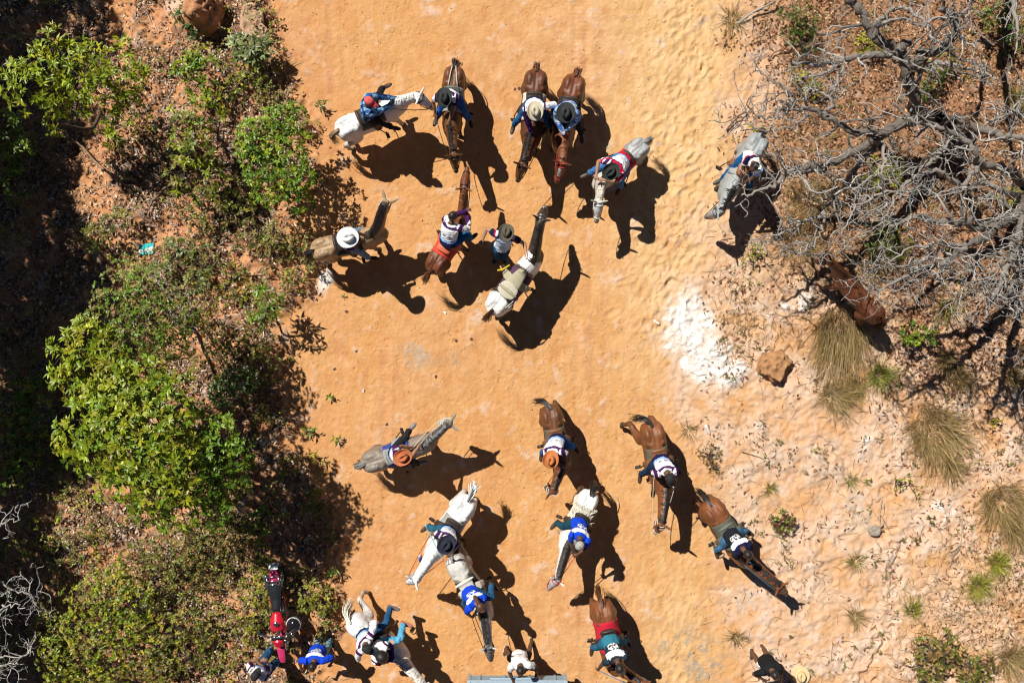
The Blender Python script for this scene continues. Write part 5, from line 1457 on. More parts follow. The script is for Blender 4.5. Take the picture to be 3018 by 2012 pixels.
S("low_shrub", "yellow green weed at the right edge under the branches", "shrub", (2990, 590), [(2985, 585, .5, .26), (3005, 620, .5, .24)], 44, 6, .13, .022, YGOLD, 72, squash=.5)
# ---- grass tufts
T = tussock
T("large straw coloured tussock combed downward behind the loose brown horse", 2475, 965, .62, .60, 560, STRAW + STRAWD, 1, lean=(-.12, -.62), spread=.95)
T("green centred spiky tuft with straw skirt right of the rust coloured rock", 2590, 1105, .50, .40, 240, GRASSY, 2)
T("dry tuft sprawling left of the green spiky tuft", 2455, 1165, .55, .35, 260, STRAW, 3, lean=(.1, -.1), spread=.6)
T("straw skirt of blades fanning left of the green spiky tuft", 2535, 1135, .42, .3, 150, STRAW + GRASSY, 4, lean=(-.2, -.1))
T("biggest round tan tussock on the chalky slope at the right", 2745, 1262, .70, .62, 560, STRAW, 5, lean=(.05, -.25), spread=.8)
T("smaller tan tuft hanging below the biggest round tussock", 2800, 1365, .42, .4, 190, STRAW, 6, lean=(.05, -.15))
T("long tan tussock near the right edge above the yellow green tufts", 2955, 1480, .66, .55, 440, STRAW, 7, lean=(.02, -.25), spread=.75)
T("tan tuft just below the long tan tussock", 2985, 1560, .5, .45, 200, STRAW, 8, lean=(.1, -.1))
T("upper of two yellow green spiky tufts near the right edge", 2935, 1655, .40, .38, 170, [(.34, .34, .03), (.26, .28, .03), (.38, .33, .08)], 9)
T("lower of two yellow green spiky tufts near the right edge", 2880, 1725, .45, .40, 200, [(.32, .32, .03), (.22, .25, .03), (.36, .30, .08)], 10)
T("narrow yellow green tuft beside the gully", 2690, 1800, .32, .35, 100, GRASSY + [(.34, .34, .03)], 11, lean=(-.05, .15))
T("little flat tan tuft on the pale ground left of the gully", 2520, 1815, .34, .2, 90, STRAW, 12)
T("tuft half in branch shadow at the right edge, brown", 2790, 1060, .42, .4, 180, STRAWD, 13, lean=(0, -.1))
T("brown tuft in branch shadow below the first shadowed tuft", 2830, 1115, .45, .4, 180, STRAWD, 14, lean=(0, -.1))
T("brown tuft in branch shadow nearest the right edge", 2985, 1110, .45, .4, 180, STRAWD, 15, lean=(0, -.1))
T("tan tuft beside the seedling near the bottom right corner", 2975, 1940, .6, .4, 240, STRAW, 16, lean=(.1, -.1))
T("dry tuft under the hanging grey twigs", 2790, 905, .42, .4, 150, GRASSY + STRAW, 17, lean=(-.1, -.1))
T("straw grass clump above the fern like sapling", 2390, 590, .52, .30, 210, STRAW, 18, spread=.8)
T("straw grass clump left of the loose brown horse's head", 2350, 720, .48, .30, 190, STRAW, 19, spread=.8)
T("straw grass clump above the loose brown horse's back", 2580, 770, .5, .35, 200, STRAW, 20, spread=.8)
T("small olive tuft on bare ground left of the gully", 2510, 1415, .25, .22, 70, GRASSY, 21)
T("thin dry tuft above the walking man in black", 2170, 1880, .30, .18, 70, STRAWD, 22)
T("thin brown tuft in the pale earth below the reddish shrub", 2520, 1655, .32, .18, 80, STRAWD + GRASSY, 23)
T("sparse olive weed tuft right of the plastic bottle, upper", 2270, 1440, .24, .16, 60, STRAWD + GRASSY, 24)
T("dry wisp beside the plastic bottle on the track edge", 2030, 1268, .3, .14, 46, STRAW, 25)
T("red brown grass wisp on the sand below the broad leaved plant", 850, 210, .32, .12, 36, [(.30, .14, .06), (.22, .16, .04)], 26, lean=(.1, .1))
T("dry grass wisps at the edge of the deep hoof tracks, top right", 2160, 55, .45, .2, 90, STRAW, 27)
T("dark tuft in the corner under the branches at the right edge", 3000, 300, .5, .35, 160, STRAWD + GRASSY, 28)

# ---- the bare trees
t0 = P(2830, 395, 0.0); t0[2] = gh(t0[0], t0[1]) - .05
fork = P(2760, 345, 1.5)
bare_tree("huge leafless grey tree spreading gnarled limbs over the right bank", (2830, 395),
  [([(2790, 372, .9), (2705, 330, 2.1), (2690, 262, 2.6), (2680, 215, 2.8), (2725, 160, 3.1), (2790, 128, 3.3), (2822, 75, 3.5), (2800, 35, 3.6), (2765, 28, 3.7)], .135, .05, 12),
   ([(2740, 345, 1.6), (2660, 362, 2.3), (2590, 400, 2.6), (2520, 445, 2.8), (2430, 485, 3.0), (2360, 495, 3.1), (2318, 505, 3.2), (2290, 540, 3.2), (2240, 562, 3.3), (2185, 575, 3.3)], .13, .016, 13),
   ([(2588, 400, 2.6), (2500, 378, 2.8), (2433, 340, 3.0), (2380, 318, 3.1), (2330, 325, 3.2), (2285, 322, 3.2)], .07, .02, 9),
   ([(2433, 340, 3.0), (2448, 300, 3.1), (2458, 255, 3.2), (2480, 210, 3.2), (2484, 160, 3.3), (2470, 115, 3.4), (2500, 105, 3.4)], .045, .014, 7),
   ([(2335, 322, 3.1), (2328, 280, 3.2), (2300, 250, 3.3), (2262, 222, 3.4), (2222, 208, 3.5)], .032, .008, 5),
   ([(2380, 318, 3.1), (2372, 350, 3.2), (2335, 372, 3.3), (2265, 386, 3.4), (2215, 372, 3.5), (2185, 310, 3.6)], .030, .007, 6),
   ([(2330, 325, 3.2), (2280, 345, 3.3), (2240, 340, 3.4), (2205, 315, 3.5)], .024, .007, 4),
   ([(2590, 400, 2.6), (2610, 470, 2.9), (2575, 520, 3.0), (2500, 570, 3.0)], .04, .012, 5),
   ([(2600, 395, 2.4), (2560, 450, 2.3), (2515, 512, 2.3), (2463, 581, 2.3), (2429, 624, 2.4), (2364, 659, 2.5), (2290, 690, 2.6), (2215, 705, 2.6)], .075, .010, 16),
   ([(2429, 624, 2.4), (2420, 690, 2.5), (2380, 740, 2.6), (2330, 745, 2.7)], .028, .009, 9),
   ([(2800, 378, 1.0), (2860, 372, 2.4), (2930, 390, 3.0), (2990, 402, 3.3), (3060, 400, 3.5)], .10, .04, 8),
   ([(2690, 262, 2.6), (2660, 180, 2.9), (2640, 140, 3.0), (2590, 120, 3.2), (2550, 60, 3.3), (2520, 10, 3.4), (2490, -20, 3.5)], .11, .07, 9),
   ([(2680, 125, 3.0), (2640, 150, 3.1), (2570, 162, 3.2), (2510, 168, 3.2), (2440, 182, 3.3), (2390, 194, 3.3), (2330, 182, 3.4)], .085, .035, 7),
   ([(2590, 120, 3.2), (2600, 60, 3.6), (2660, 20, 3.8), (2720, 60, 3.9), (2790, 55, 4.0)], .05, .02, 7),
   ([(2690, 262, 2.6), (2740, 190, 3.0), (2800, 190, 3.2), (2870, 205, 3.3), (2940, 235, 3.4)], .055, .016, 8)],
  1, trunk=[t0, t0 + np.array([-.25, .1, .5]), P(2790, 372, .95), fork], trunk_r=.21, twig_n=6)
t1 = P(3010, 560, 0.0); t1[2] = -.02
bare_tree("second leafless grey tree leaning in from the right edge", (3010, 560),
  [([(3015, 540, 1.2), (2965, 495, 2.3), (2900, 485, 2.7), (2880, 460, 3.0), (2850, 420, 3.2), (2780, 380, 3.5), (2720, 365, 3.7), (2660, 350, 3.9)], .10, .022, 11),
   ([(2890, 480, 2.8), (2840, 545, 3.0), (2770, 505, 3.3), (2700, 520, 3.5), (2650, 560, 3.6), (2580, 580, 3.7), (2520, 620, 3.8), (2480, 690, 3.9)], .055, .010, 13),
   ([(2790, 430, 3.2), (2750, 470, 3.4), (2690, 530, 3.5), (2640, 575, 3.7), (2610, 640, 3.8), (2540, 690, 3.9), (2470, 720, 4.0)], .040, .010, 12),
   ([(3040, 560, 1.4), (3010, 620, 2.6), (2965, 650, 3.0), (2900, 670, 3.3), (2840, 655, 3.6), (2760, 648, 3.8), (2690, 645, 3.9), (2620, 665, 4.0)], .12, .030, 13),
   ([(2960, 655, 3.1), (2900, 700, 3.4), (2840, 725, 3.6), (2795, 770, 3.8), (2720, 785, 3.9), (2660, 825, 4.0), (2560, 860, 4.1)], .085, .018, 14),
   ([(2840, 725, 3.6), (2760, 720, 3.8), (2680, 735, 4.0), (2600, 790, 4.1), (2540, 830, 4.2)], .026, .007, 9),
   ([(2990, 720, 3.4), (2930, 745, 3.6), (2870, 780, 3.8), (2850, 830, 4.0)], .024, .007, 8),
   ([(2720, 785, 3.9), (2690, 770, 4.0), (2650, 785, 4.1), (2620, 795, 4.1)], .024, .007, 6),
   ([(3018, 640, 2.9), (2990, 720, 3.4), (2960, 800, 3.7), (2945, 845, 3.9), (2920, 890, 4.0), (2905, 935, 4.1)], .08, .018, 12),
   ([(2945, 830, 3.8), (2985, 860, 3.9), (3030, 880, 4.0)], .024, .009, 5),
   ([(2960, 800, 3.7), (2900, 820, 3.8), (2840, 860, 3.9), (2780, 890, 4.0)], .022, .007, 7),
   ([(3025, 580, 1.6), (2960, 570, 2.8), (2910, 540, 3.1), (2860, 560, 3.3), (2790, 560, 3.6), (2740, 600, 3.8)], .055, .010, 9),
   ([(3040, 560, 1.4), (3060, 480, 2.8), (3050, 380, 3.2), (3000, 330, 3.5), (2950, 310, 3.7)], .07, .012, 9)],
  2, trunk=[t1, t1 + np.array([.05, .15, .6]), P(3025, 548, 1.35)], trunk_r=.17, twig_n=6)
bare_tree("third leafless tree rooted beyond the right edge, its boughs shading the tussocks", (11.9, 3.0, 0.0),
  [([(3180, 720, 2.0), (3120, 800, 2.8), (3050, 860, 3.2), (3010, 900, 3.6), (2990, 940, 3.8)], .09, .015, 12),
   ([(3180, 720, 2.0), (3150, 860, 2.8), (3110, 960, 3.1), (3060, 1020, 3.4)], .08, .015, 12),
   ([(3120, 800, 2.8), (3050, 800, 3.4), (2990, 770, 3.6), (2930, 740, 3.9)], .05, .012, 10)],
  3, trunk=[np.array([11.9, 3.0, 0]), np.array([11.7, 2.6, 1.0]), P(3180, 720, 2.0)], trunk_r=.15, twig_n=6, tw_len=1.3)
# boughs over the top right corner
bare_tree("leafless tree whose twigs enter at the top right corner", (10.4, 8.4, 0.0),
  [([(2960, -80, 2.4), (2985, 0, 3.2), (3000, 80, 3.5), (2990, 160, 3.8)], .06, .012, 10),
   ([(2900, -90, 2.4), (2870, -20, 3.2), (2840, 40, 3.5), (2760, 60, 3.8)], .05, .012, 10)],
  4, trunk=[np.array([10.4, 8.4, 0]), np.array([10.3, 8.0, 1.2]), P(2950, -80, 2.3)], trunk_r=.12, twig_n=5)
bare_tree("whitish dead shrub reaching in from the lower left edge", (-12.3, -5.2, 0.0),
  [([(-90, 1800, .8), (-20, 1720, 1.6), (50, 1740, 1.9), (115, 1760, 2.1)], .035, .008, 9),
   ([(-90, 1800, .8), (-30, 1800, 1.6), (30, 1785, 1.9), (75, 1790, 2.0)], .03, .008, 8),
   ([(-90, 1800, .8), (-40, 1920, 1.5), (30, 1930, 1.8), (100, 1930, 2.0)], .03, .008, 9),
   ([(-90, 1800, .8), (-60, 1650, 1.7), (0, 1550, 2.0), (60, 1530, 2.2)], .03, .008, 8),
   ([(-90, 1800, .8), (-50, 1980, 1.6), (10, 1960, 1.8), (70, 1955, 2.0)], .025, .007, 8)],
  5, trunk=[np.array([-12.3, -5.2, 0]), P(-90, 1800, .8)], trunk_r=.05, twig_n=4, tw_len=.75, tw_col=(.5, .48, .45), col=(.45, .42, .39), name="dead_shrub")
bare_tree("small white dead branch cluster in the shade of the fine leaved tree", (560, 930),
  [([(560, 930, .3), (540, 890, 1.1), (500, 850, 1.5), (465, 820, 1.7)], .018, .006, 6), ([(560, 930, .3), (520, 935, 1.1), (480, 925, 1.4)], .016, .006, 6), ([(560, 930, .3), (540, 960, 1.0), (600, 965, 1.3)], .014, .005, 5)],
  6, twig_n=3, tw_len=.5, tw_col=(.5, .48, .45), lev=2, name="dead_shrub")
def fallen_branch(label, pts, r0, r1, col, seed, side=4):
    r = np.random.default_rng(8000 + seed)
    p = [G(a, b) + np.array([0, 0, .04 + c]) for a, b, c in pts]; o = p[0].copy(); s = spline(p, 4) - o
    tb_ = [(s, np.linspace(r0, r1, len(s)), col)]
    for _ in range(side):
        i = r.integers(len(s) // 3, len(s) - 1); q = crooked(r, s[i], nrm(s[i] - s[i - 1]) + r.normal(0, .6, 3) * np.array([1, 1, .2]), r.uniform(.25, .6), 4, .2); q[:, 2] = np.maximum(q[:, 2], .02)
        tb_.append((q, np.linspace(r1 * 1.1, .004, 5), col))
    root = link("fallen_branch", tubes_mesh("fallen_branch", tb_, 5), None, M_BARK); root.location = tuple(o)
    return tag(root, label, "branch", "fallen branches on the ground")
fallen_branch("bent tan branch with a cut end lying in the litter left of the blue bag", [(410, 535, .05), (345, 520, .12), (290, 480, .1), (255, 440, .08), (210, 410, .05), (150, 412, .02)], .035, .012, (.34, .21, .13), 1, 7)
fallen_branch("thin forked branch lying in the litter above the blue bag", [(505, 545, .05), (465, 590, .08), (440, 630, .06), (410, 680, .03)], .028, .010, (.28, .19, .13), 2, 5)
fallen_branch("grey gnarled branch lying behind the fine leaved crown", [(460, 815, .3), (500, 850, .3), (530, 895, .25), (560, 930, .1)], .022, .010, (.30, .28, .26), 3, 5)
fallen_branch("long winding pale root on the ground at the right", [(2600, 1470, .0), (2592, 1510, .0), (2590, 1545, .0)], .018, .010, (.42, .32, .24), 4, 1)
fallen_branch("long bent stalk lying right of the chalky ground", [(2835, 1500, .02), (2832, 1560, .04), (2822, 1610, .04), (2800, 1640, .0)], .012, .008, (.40, .33, .26), 5, 1)
fallen_branch("short crossed twigs on the pale ground below the rust coloured rock", [(2185, 1330, .01), (2205, 1336, .01), (2225, 1342, .01)], .010, .006, (.20, .15, .11), 6, 2)
fallen_branch("crooked brown branch on the ground at the foot of the grey horse rider", [(2140, 385, .02), (2165, 355, .05), (2185, 345, .05)], .022, .012, (.16, .10, .07), 7, 2)
fallen_branch("crooked brown branch on the litter below the top dark weeds", [(2262, 178, .02), (2285, 155, .06), (2320, 150, .05)], .020, .010, (.24, .14, .09), 8, 2)
fallen_branch("grey branch end lying near the second clump at the top right of the track", [(2175, 70, .02), (2215, 42, .1), (2260, 22, .15), (2300, -5, .2)], .028, .012, (.34, .32, .30), 9, 5)
# ================================================================== horses and riders
FELT = {k: mat("felt_" + k, c, .85, var=.12, scale=30) for k, c in dict(black=(.012, .013, .014), navy=(.010, .014, .028), white=(.78, .77, .76), cream=(.50, .45, .34), brown=(.44, .13, .045), orange=(.50, .17, .05), olive=(.085, .075, .05), straw=(.62, .46, .24), charcoal=(.02, .024, .024), red=(.55, .02, .05), pink=(.62, .10, .10), grey=(.34, .33, .31), dkgrn=(.016, .022, .016)).items()}
PAD = {k: mat("pad_" + k, c, .95, var=.25, scale=20) for k, c in dict(black=(.02, .02, .022), olive=(.10, .10, .07), canvas=(.55, .50, .38), cream=(.60, .57, .48), red=(.50, .008, .03), scarlet=(.55, .05, .03), grey=(.30, .30, .29), blue=(.03, .05, .28), brown=(.10, .05, .03), purple=(.08, .03, .07)).items()}
SADDLE_CANVAS = mat("canvas_seat", (.36, .33, .22), .8)
SADDLE_CREAM = mat("cream_seat", (.60, .56, .47), .7)
SADDLE_RED = mat("orange_red_seat", (.55, .11, .05), .6)
SADDLE_GREY = mat("grey_green_seat", (.12, .13, .10), .7)

h1 = horse((1008, 378), (1150, 306), (1229, 284), 1.62, (1278, 322), WHITE_DARKFACE, "white horse standing sideways under the plaid shirted rider", legs=[(.02, -.06), (-.10, .0), (.0, 0), (.05, .0)], mane="white", tail="sand", seed=1, hand=None)
saddle(h1, "worn dark saddle with olive pad on the white horse of the plaid shirted rider", pad_mat=PAD["olive"])
person("rider in a blue plaid shirt and red cap on the white horse", (1082, 297), hand_l=(1146, 288, 1.55), hand_r=(1138, 318, 1.5), h=h1, hat="cap", hatm=FELT["pink"], hat2=FELT["red"], shirt=shirt_plaid, pants=BLACK, skin=SKIN_D, sleeve=1.5, twist=-18, look=-40, foot_l=(1128, 258, .95), foot_r=(1157, 376, .7))

h2 = horse((1337, 205), (1328, 350), (1338, 462), 1.55, (1345, 510), BAY, "brown bay horse with two pale straps over its croup, nosing the chestnut", mane_side=-1, crupper=PALE_ROPE, seed=2, tail_to=(-.86, .02, .5))
saddle(h2, "dark saddle with a pale edged pommel on the bay with pale croup straps", pad_mat=PAD["grey"], seat_mat=SADDLE_GREY)
person("rider in a black hat and blue jeans on the bay with pale croup straps", (1309, 281), h=h2, hat="cowboy", hatm=FELT["charcoal"], shirt=shirt_white_team, pants=(.02, .09, .34), skin=SKIN_M, hand_r=(1283, 335, 1.42), hand_l=(1322, 362, 1.55), hat_flat=.02)

h3 = horse((1580, 221), (1567, 385), (1543, 480), 1.45, (1525, 537), DARKBAY, "dark brown horse under the rider in the cream hat", mane="dark", seed=3, tail="brown", mane_side=-1)
saddle(h3, "saddle hidden under the cream hatted rider", pad_mat=PAD["cream"])
person("rider in a cream hat with purple and white sleeves on a dark brown horse", (1577, 322), h=h3, hat="cowboy", hatm=FELT["cream"], shirt=shirt_navy_white, pants=(.02, .10, .26), skin=SKIN_D, sleeve=1.2, hand_r=(1566, 392, 1.5), hand_l=(1632, 335, 1.6), twist=8)

h4 = horse((1694, 237), (1660, 395), (1657, 474), 1.45, (1640, 540), dict(CHESTNUT, star=(.65, .62, .6)), "chestnut horse with a white star and red halter under the second black hat", mane="chestnut", tail="brown", rein=RED_ROPE, bridle=RED_ROPE, seed=4)
saddle(h4, "black saddle on the chestnut with the white star", pad_mat=PAD["black"])
person("rider in a broad black hat and blue striped shirt beside the cream hatted rider", (1669, 327), h=h4, hat="cowboy", hatm=FELT["charcoal"], hat_scale=1.06, hat_flat=.03, shirt=shirt_blue_stripe, pants=(.012, .016, .022), skin=SKIN_M, sleeve=1.4, hand_r=(1652, 375, 1.6), hand_l=(1680, 372, 1.55))

h5 = horse((1891, 427), (1795, 510), (1764, 592), 1.45, (1758, 658), dict(GREY, neck=(.5, .48, .42), head=(.55, .55, .54)), "dappled grey horse with a blond mane at the right of the top group", mane="pale", tail="grey", seed=5, bridle=PALE_ROPE)
saddle(h5, "saddle with red trimmed pad on the dappled grey horse", pad_mat=PAD["red"])
person("rider in a black hat and white shirt with red hem on the dappled grey", (1804, 503), h=h5, hat="cowboy", hatm=FELT["dkgrn"], shirt=shirt_white_red, pants=(.05, .15, .36), skin=SKIN_L, hand_r=(1758, 512, 1.55), hand_l=(1780, 530, 1.5), sleeve=.7, foot_r=(1735, 512, .9))

h6 = horse((935, 736), (1088, 692), (1135, 600), 1.75, (1126, 642), DUN, "dun horse with a black mane turning its neck up the picture", mane="dark", tail="dark", seed=6, bridle=PALE_ROPE, rein=LEATHER, zm=1.3)
saddle(h6, "black saddle on the dun horse of the white hatted rider", pad_mat=PAD["black"])
person("rider in a wide white hat on the dun horse", (1020, 701), h=h6, hat="cowboy", hatm=FELT["white"], hat_scale=1.14, hat_flat=.04, shirt=shirt_white_team, pants=(.16, .24, .36), skin=SKIN_D, hand_l=(1088, 697, 1.55), hand_r=(1063, 712, 1.5), foot_l=(1090, 680, .85))

h7 = horse((1276, 784), (1352, 660), (1374, 514), 1.70, (1378, 488), CHESTNUT, "red brown horse facing up the picture with a scarlet saddle cloth", mane="chestnut", tail="brown", seed=7, tail_to=(-.88, .05, .7), zm=1.3)
saddle(h7, "orange red saddle on a scarlet cloth on the horse facing up the picture", pad_mat=PAD["scarlet"], seat_mat=SADDLE_RED, pad_len=.30, pad_drop=66)
person("bare headed rider in a white and navy shirt on the scarlet saddle cloth", (1333, 634), h=h7, shirt=shirt_white_team, pants=(.012, .09, .23), skin=SKIN_D, sleeve=1.1, hand_l=(1372, 622, 1.55), hand_r=(1378, 640, 1.5), foot_r=(1385, 705, .8), sx=.11)

h8 = horse((1458, 905), (1562, 775), (1597, 636), 1.72, (1607, 608), PINTO, "black and white pinto horse standing saddled without a rider", mane="dark", tail="brown", seed=8, bridle=STEEL, mane_side=-1, legs=[None, None, (.05, 0), (0, 0)], zm=1.3)
def pinto_extra(root, org, s):
    K = Acc()
    for (c, a1, b1) in (((-.42, -.16, -.06), .17, .10), ((-.38, -.20, -.14), .20, .12), ((-.40, -.18, -.22), .23, .10)):
        K.ring(np.array(c) * s, a1, b1, (.9, -.2, .2), (0, .35, -.9), .010, 26, 5)
    K.obj("lasso_coil", PALE_ROPE, root)
    A = Acc(); x = np.linspace(-.36, -.05, 8)
    A.loft(np.stack([x, 0 * x, .075 + .02 * np.cos(9 * x)], 1) * s, np.array([.08, .18, .21, .20, .21, .20, .18, .08]), .045, 16)
    organic("blanket_roll", A, .015, 3, mat("cream_blanket", (.50, .46, .36), .95), root)
    K = Acc(); K.tube([np.array([.2, .28, -.05]) * s, np.array([.05, .33, -.05]) * s, np.array([-.03, .40, -.06]) * s], .02, 6); K.obj("yellow_strap", mat("yellow_strap", (.6, .45, .02), .8), root)
saddle(h8, "pale canvas saddle with rolled blanket and lasso on the pinto", pad_mat=PAD["purple"], seat_mat=SADDLE_CANVAS, pad_len=.30, extra=pinto_extra, cantle=(.3, .23))
person("man on foot in an olive hat holding the pinto's saddle", (1493, 681), hand_l=(1550, 748, 1.3), hand_r=(1422, 708, 1.15), feet=[(1484, 748), (1467, 752)], face=-100, hat="cowboy", hatm=FELT["olive"], shirt=shirt_polo, pants=DENIM, skin=SKIN_L, boots=(.012, .012, .013), sleeve=.55)
add_reins(h8, [h8.wor((.55 * h8.s, .1, 1.42)), h8.wor((.55 * h8.s, -.1, 1.42))])

h9 = horse((2240, 412), (2163, 545), (2122, 622), 1.40, (2078, 641), STEELG, "steel grey horse under the bare branches at the right side of the track", mane="dark", tail="dark", seed=9)
saddle(h9, "saddle with red straps on the steel grey horse below the branches", pad_mat=PAD["grey"], seat_mat=TAN_LEATHER)
person("bare headed rider in a white shirt with a red navy sash below the branches", (2228, 488), h=h9, shirt=shirt_strap, pants=(.012, .085, .24), skin=SKIN_D, hand_l=(2190, 542, 1.5), hand_r=(2180, 548, 1.5), foot_r=(2118, 538, .75), boots=(.03, .03, .03), twist=-12, sx=-.04)

h10 = horse((2592, 925), (2512, 825), (2436, 762), 1.50, (2404, 772), dict(CHESTNUT, base=(.115, .034, .013)), "riderless reddish brown horse half hidden by the bare branches", mane="brown", tail="brown", seed=10, fat=.88, legs=[(.05, .05), (.1, -.05), (.05, .10), (.12, -.12)])

h11 = horse((1085, 1364), (1236, 1316), (1327, 1242), 1.72, (1296, 1246), GRULLO, "mouse grey horse turning its pale face back beside the brown hatted rider", mane="grey", tail="grey", seed=11, rein=PALE_ROPE, bridle=PALE_ROPE, mane_side=-1, zm=1.25)
saddle(h11, "saddle with blue grey pad on the mouse grey horse", pad_mat=PAD["blue"], seat_mat=PAD["grey"])
person("rider in a rust brown hat and white vest on the mouse grey horse", (1182, 1350), h=h11, hat="cowboy", hatm=FELT["brown"], shirt=shirt_white_team, pants=(.02, .022, .026), skin=SKIN_L, sleeve=.35, hand_l=(1212, 1318, 1.55), hand_r=(1233, 1316, 1.6), foot_l=(1206, 1268, .85), boots=(.16, .14, .15), twist=10)

h12 = horse((1623, 1215), (1655, 1362), (1630, 1446), 1.45, (1606, 1432), BAY, "bay horse bending its head aside below the orange hatted rider", mane="dark", tail="dark", seed=12, tail_to=(-.80, -.30, .75), rein=RED_ROPE, bridle=PALE_ROPE, zm=1.2)
saddle(h12, "brown saddle with a grey woven pad edge on the bay bending its head", pad_mat=PAD["olive"], seat_mat=TAN_LEATHER)
person("rider in an orange brown hat leaning aside in a white team shirt", (1622, 1350), h=h12, hat="cowboy", hatm=FELT["orange"], shirt=shirt_white_team, pants=(.02, .12, .36), skin=SKIN_D, hand_l=(1681, 1365, 1.5), hand_r=(1650, 1368, 1.5), sleeve=.6, look=-25)

h13 = horse((1923, 1264), (1960, 1428), (1950, 1538), 1.45, (1932, 1570), BROWN_LIGHT, "brown horse lifting a hind leg under the black capped rider", mane="dark", tail="dark", seed=13, tail_to=(-.78, -.34, .95), legs=[None, (-.10, -.34, .14), None, None], bridle=PALE_ROPE, rein=PALE_ROPE)
saddle(h13, "brown saddle and green pad on the horse lifting a hind leg", pad_mat=PAD["olive"], seat_mat=TAN_LEATHER)
person("rider in a black cap and white team shirt carrying a navy bundle", (1975, 1408), h=h13, hat="cap", hatm=FELT["black"], shirt=shirt_white_team, pants=DENIM_D, skin=SKIN_D, hand_l=(1987, 1448, 1.55), hand_r=(1928, 1392, 1.5), watch=PAD["cream"])

h14 = horse((2097, 1493), (2195, 1640), (2292, 1722), 1.40, (2318, 1752), BROWN_LIGHT, "bright brown horse lowering its head at the right edge of the track", mane="dark", tail="dark", seed=14, rein=BLUE_ROPE)
saddle(h14, "dark saddle with an olive green pad on the bright brown horse", pad_mat=PAD["olive"], seat_mat=SADDLE_GREY, pad_len=.28)
person("rider in a black shirt with white back band on the bright brown horse", (2206, 1635), h=h14, shirt=shirt_black_team, pants=(.06, .18, .34), skin=SKIN_D, sleeve=.8, hand_l=(2205, 1660, 1.55), hand_r=(2192, 1664, 1.55), sx=.05)

h15 = horse((1374, 1484), (1283, 1622), (1228, 1703), 1.55, (1200, 1714), WHITE, "white horse with raised tail walking towards the lower left", mane="white", tail="white", tail_to=(-.92, -.10, 1.15), seed=15, rein=RED_ROPE, bridle=STEEL, tail_mix=.25)
saddle(h15, "dark saddle with a ragged grey pad on the white horse with raised tail", pad_mat=PAD["grey"])
person("rider in a navy hat holding a pale whip on the white horse with raised tail", (1318, 1601), h=h15, hat="cowboy", hatm=FELT["navy"], hat_scale=1.06, hat_flat=.02, shirt=shirt_white_team, pants=DENIM_T, skin=SKIN_M, hand_r=(1270, 1575, 1.55), hand_l=(1313, 1655, 1.35), sleeve=.6)

h16 = horse((1340, 1664), (1418, 1800), (1440, 1900), 1.60, (1447, 1946), FLEA, "flea bitten grey horse of the rider with the ponytail", mane="dark", tail="grey", seed=16, mane_side=-1, mane_len=.6)
saddle(h16, "cream saddle with a raised cantle under the rider with the ponytail", pad_mat=PAD["black"], seat_mat=SADDLE_CREAM, cantle=(.3, .24))
person("rider with a long brown ponytail and blue team shirt", (1417, 1790), h=h16, shirt=shirt_blue_team, pants=(.022, .09, .19), skin=SKIN_L, hairm=mat("brown_hair", (.085, .042, .018), .5, var=.5, scale=60), ponytail=True, hand_r=(1388, 1815, 1.5), hand_l=(1398, 1812, 1.5), sleeve=.8, foot_l=(1448, 1722, .9), sx=.11)

h17 = horse((1740, 1471), (1680, 1606), (1642, 1710), 1.50, (1612, 1738), dict(WHITE, patch2=(.05, .05, .05), crest=(.03, .03, .03), head=(.45, .45, .46)), "white horse with a black mane carrying the blue shirted rider", mane="dark", tail="dark", seed=17, rein=RED_ROPE, bridle=RED_ROPE, mane_side=1, mane_len=.55)
saddle(h17, "saddle with a shaggy cream fringe on the black maned white horse", pad_mat=PAD["cream"], fringe=True, pad_len=.28)
person("rider in a blue shirt with white band and a grey cap", (1711, 1604), h=h17, hat="cap", hatm=FELT["grey"], hat2=FELT["black"], shirt=shirt_blue_team, pants=(.012, .06, .09), skin=SKIN_D, hand_r=(1690, 1625, 1.5), hand_l=(1703, 1632, 1.5), sleeve=.9, look=-15)

h18 = horse((1039, 1843), (1160, 1938), (1248, 2016), 1.45, (1290, 2060), WHITE, "white horse carrying two riders at the bottom edge", mane="pale", tail="pale", seed=18, tail_to=(-.86, .30, .95), legs=[(-.18, .22, .10), None, None, None])
saddle(h18, "blue patterned saddle shared by the two riders at the bottom edge", pad_mat=PAD["blue"], seat_mat=LEATHER)
person("rear rider in a black cap and white shirt with purple trim, sharing the white horse", (1078, 1911), h=h18, hat="cap", hatm=FELT["black"], shirt=shirt_white_team, pants=DENIM, skin=SKIN_D, sx=-.22, hand_l=(1096, 1836, 1.55), hand_r=(1055, 1945, 1.4), sleeve=1.2, foot_l=(1150, 1790, .95), boots=(.14, .12, .12), knee_out=1.0, reins=False)
person("front rider with bushy black hair and torn pale jeans, sharing the white horse", (1124, 1936), h=h18, shirt=shirt_navy_white, pants=(.10, .34, .52), skin=SKIN_M, sx=.12, foot_l=(1188, 1838, .95), legcol2=(1, (.62, .36, .22)), bushy=1.45, boots=(.40, .16, .12), sleeve=1.3, knee_out=1.0)

h19 = horse((1777, 1795), (1812, 1955), (1890, 2010), 1.60, (1925, 2040), BROWN_LIGHT, "brown horse with a crimson saddle blanket at the bottom edge", mane="dark", tail="brown", seed=19, rein=BLUE_ROPE, bridle=STEEL)
saddle(h19, "crimson saddle blanket with white edging on the brown horse at the bottom edge", pad_mat=PAD["red"], pad_len=.36, pad_drop=70)
person("rider in a teal shirt with white back panel before the crimson blanket", (1828, 1972), h=h19, shirt=shirt_teal_team, pants=(.022, .12, .20), skin=SKIN_D, sleeve=.6, hand_r=(1752, 1980, 1.35), sx=.05)

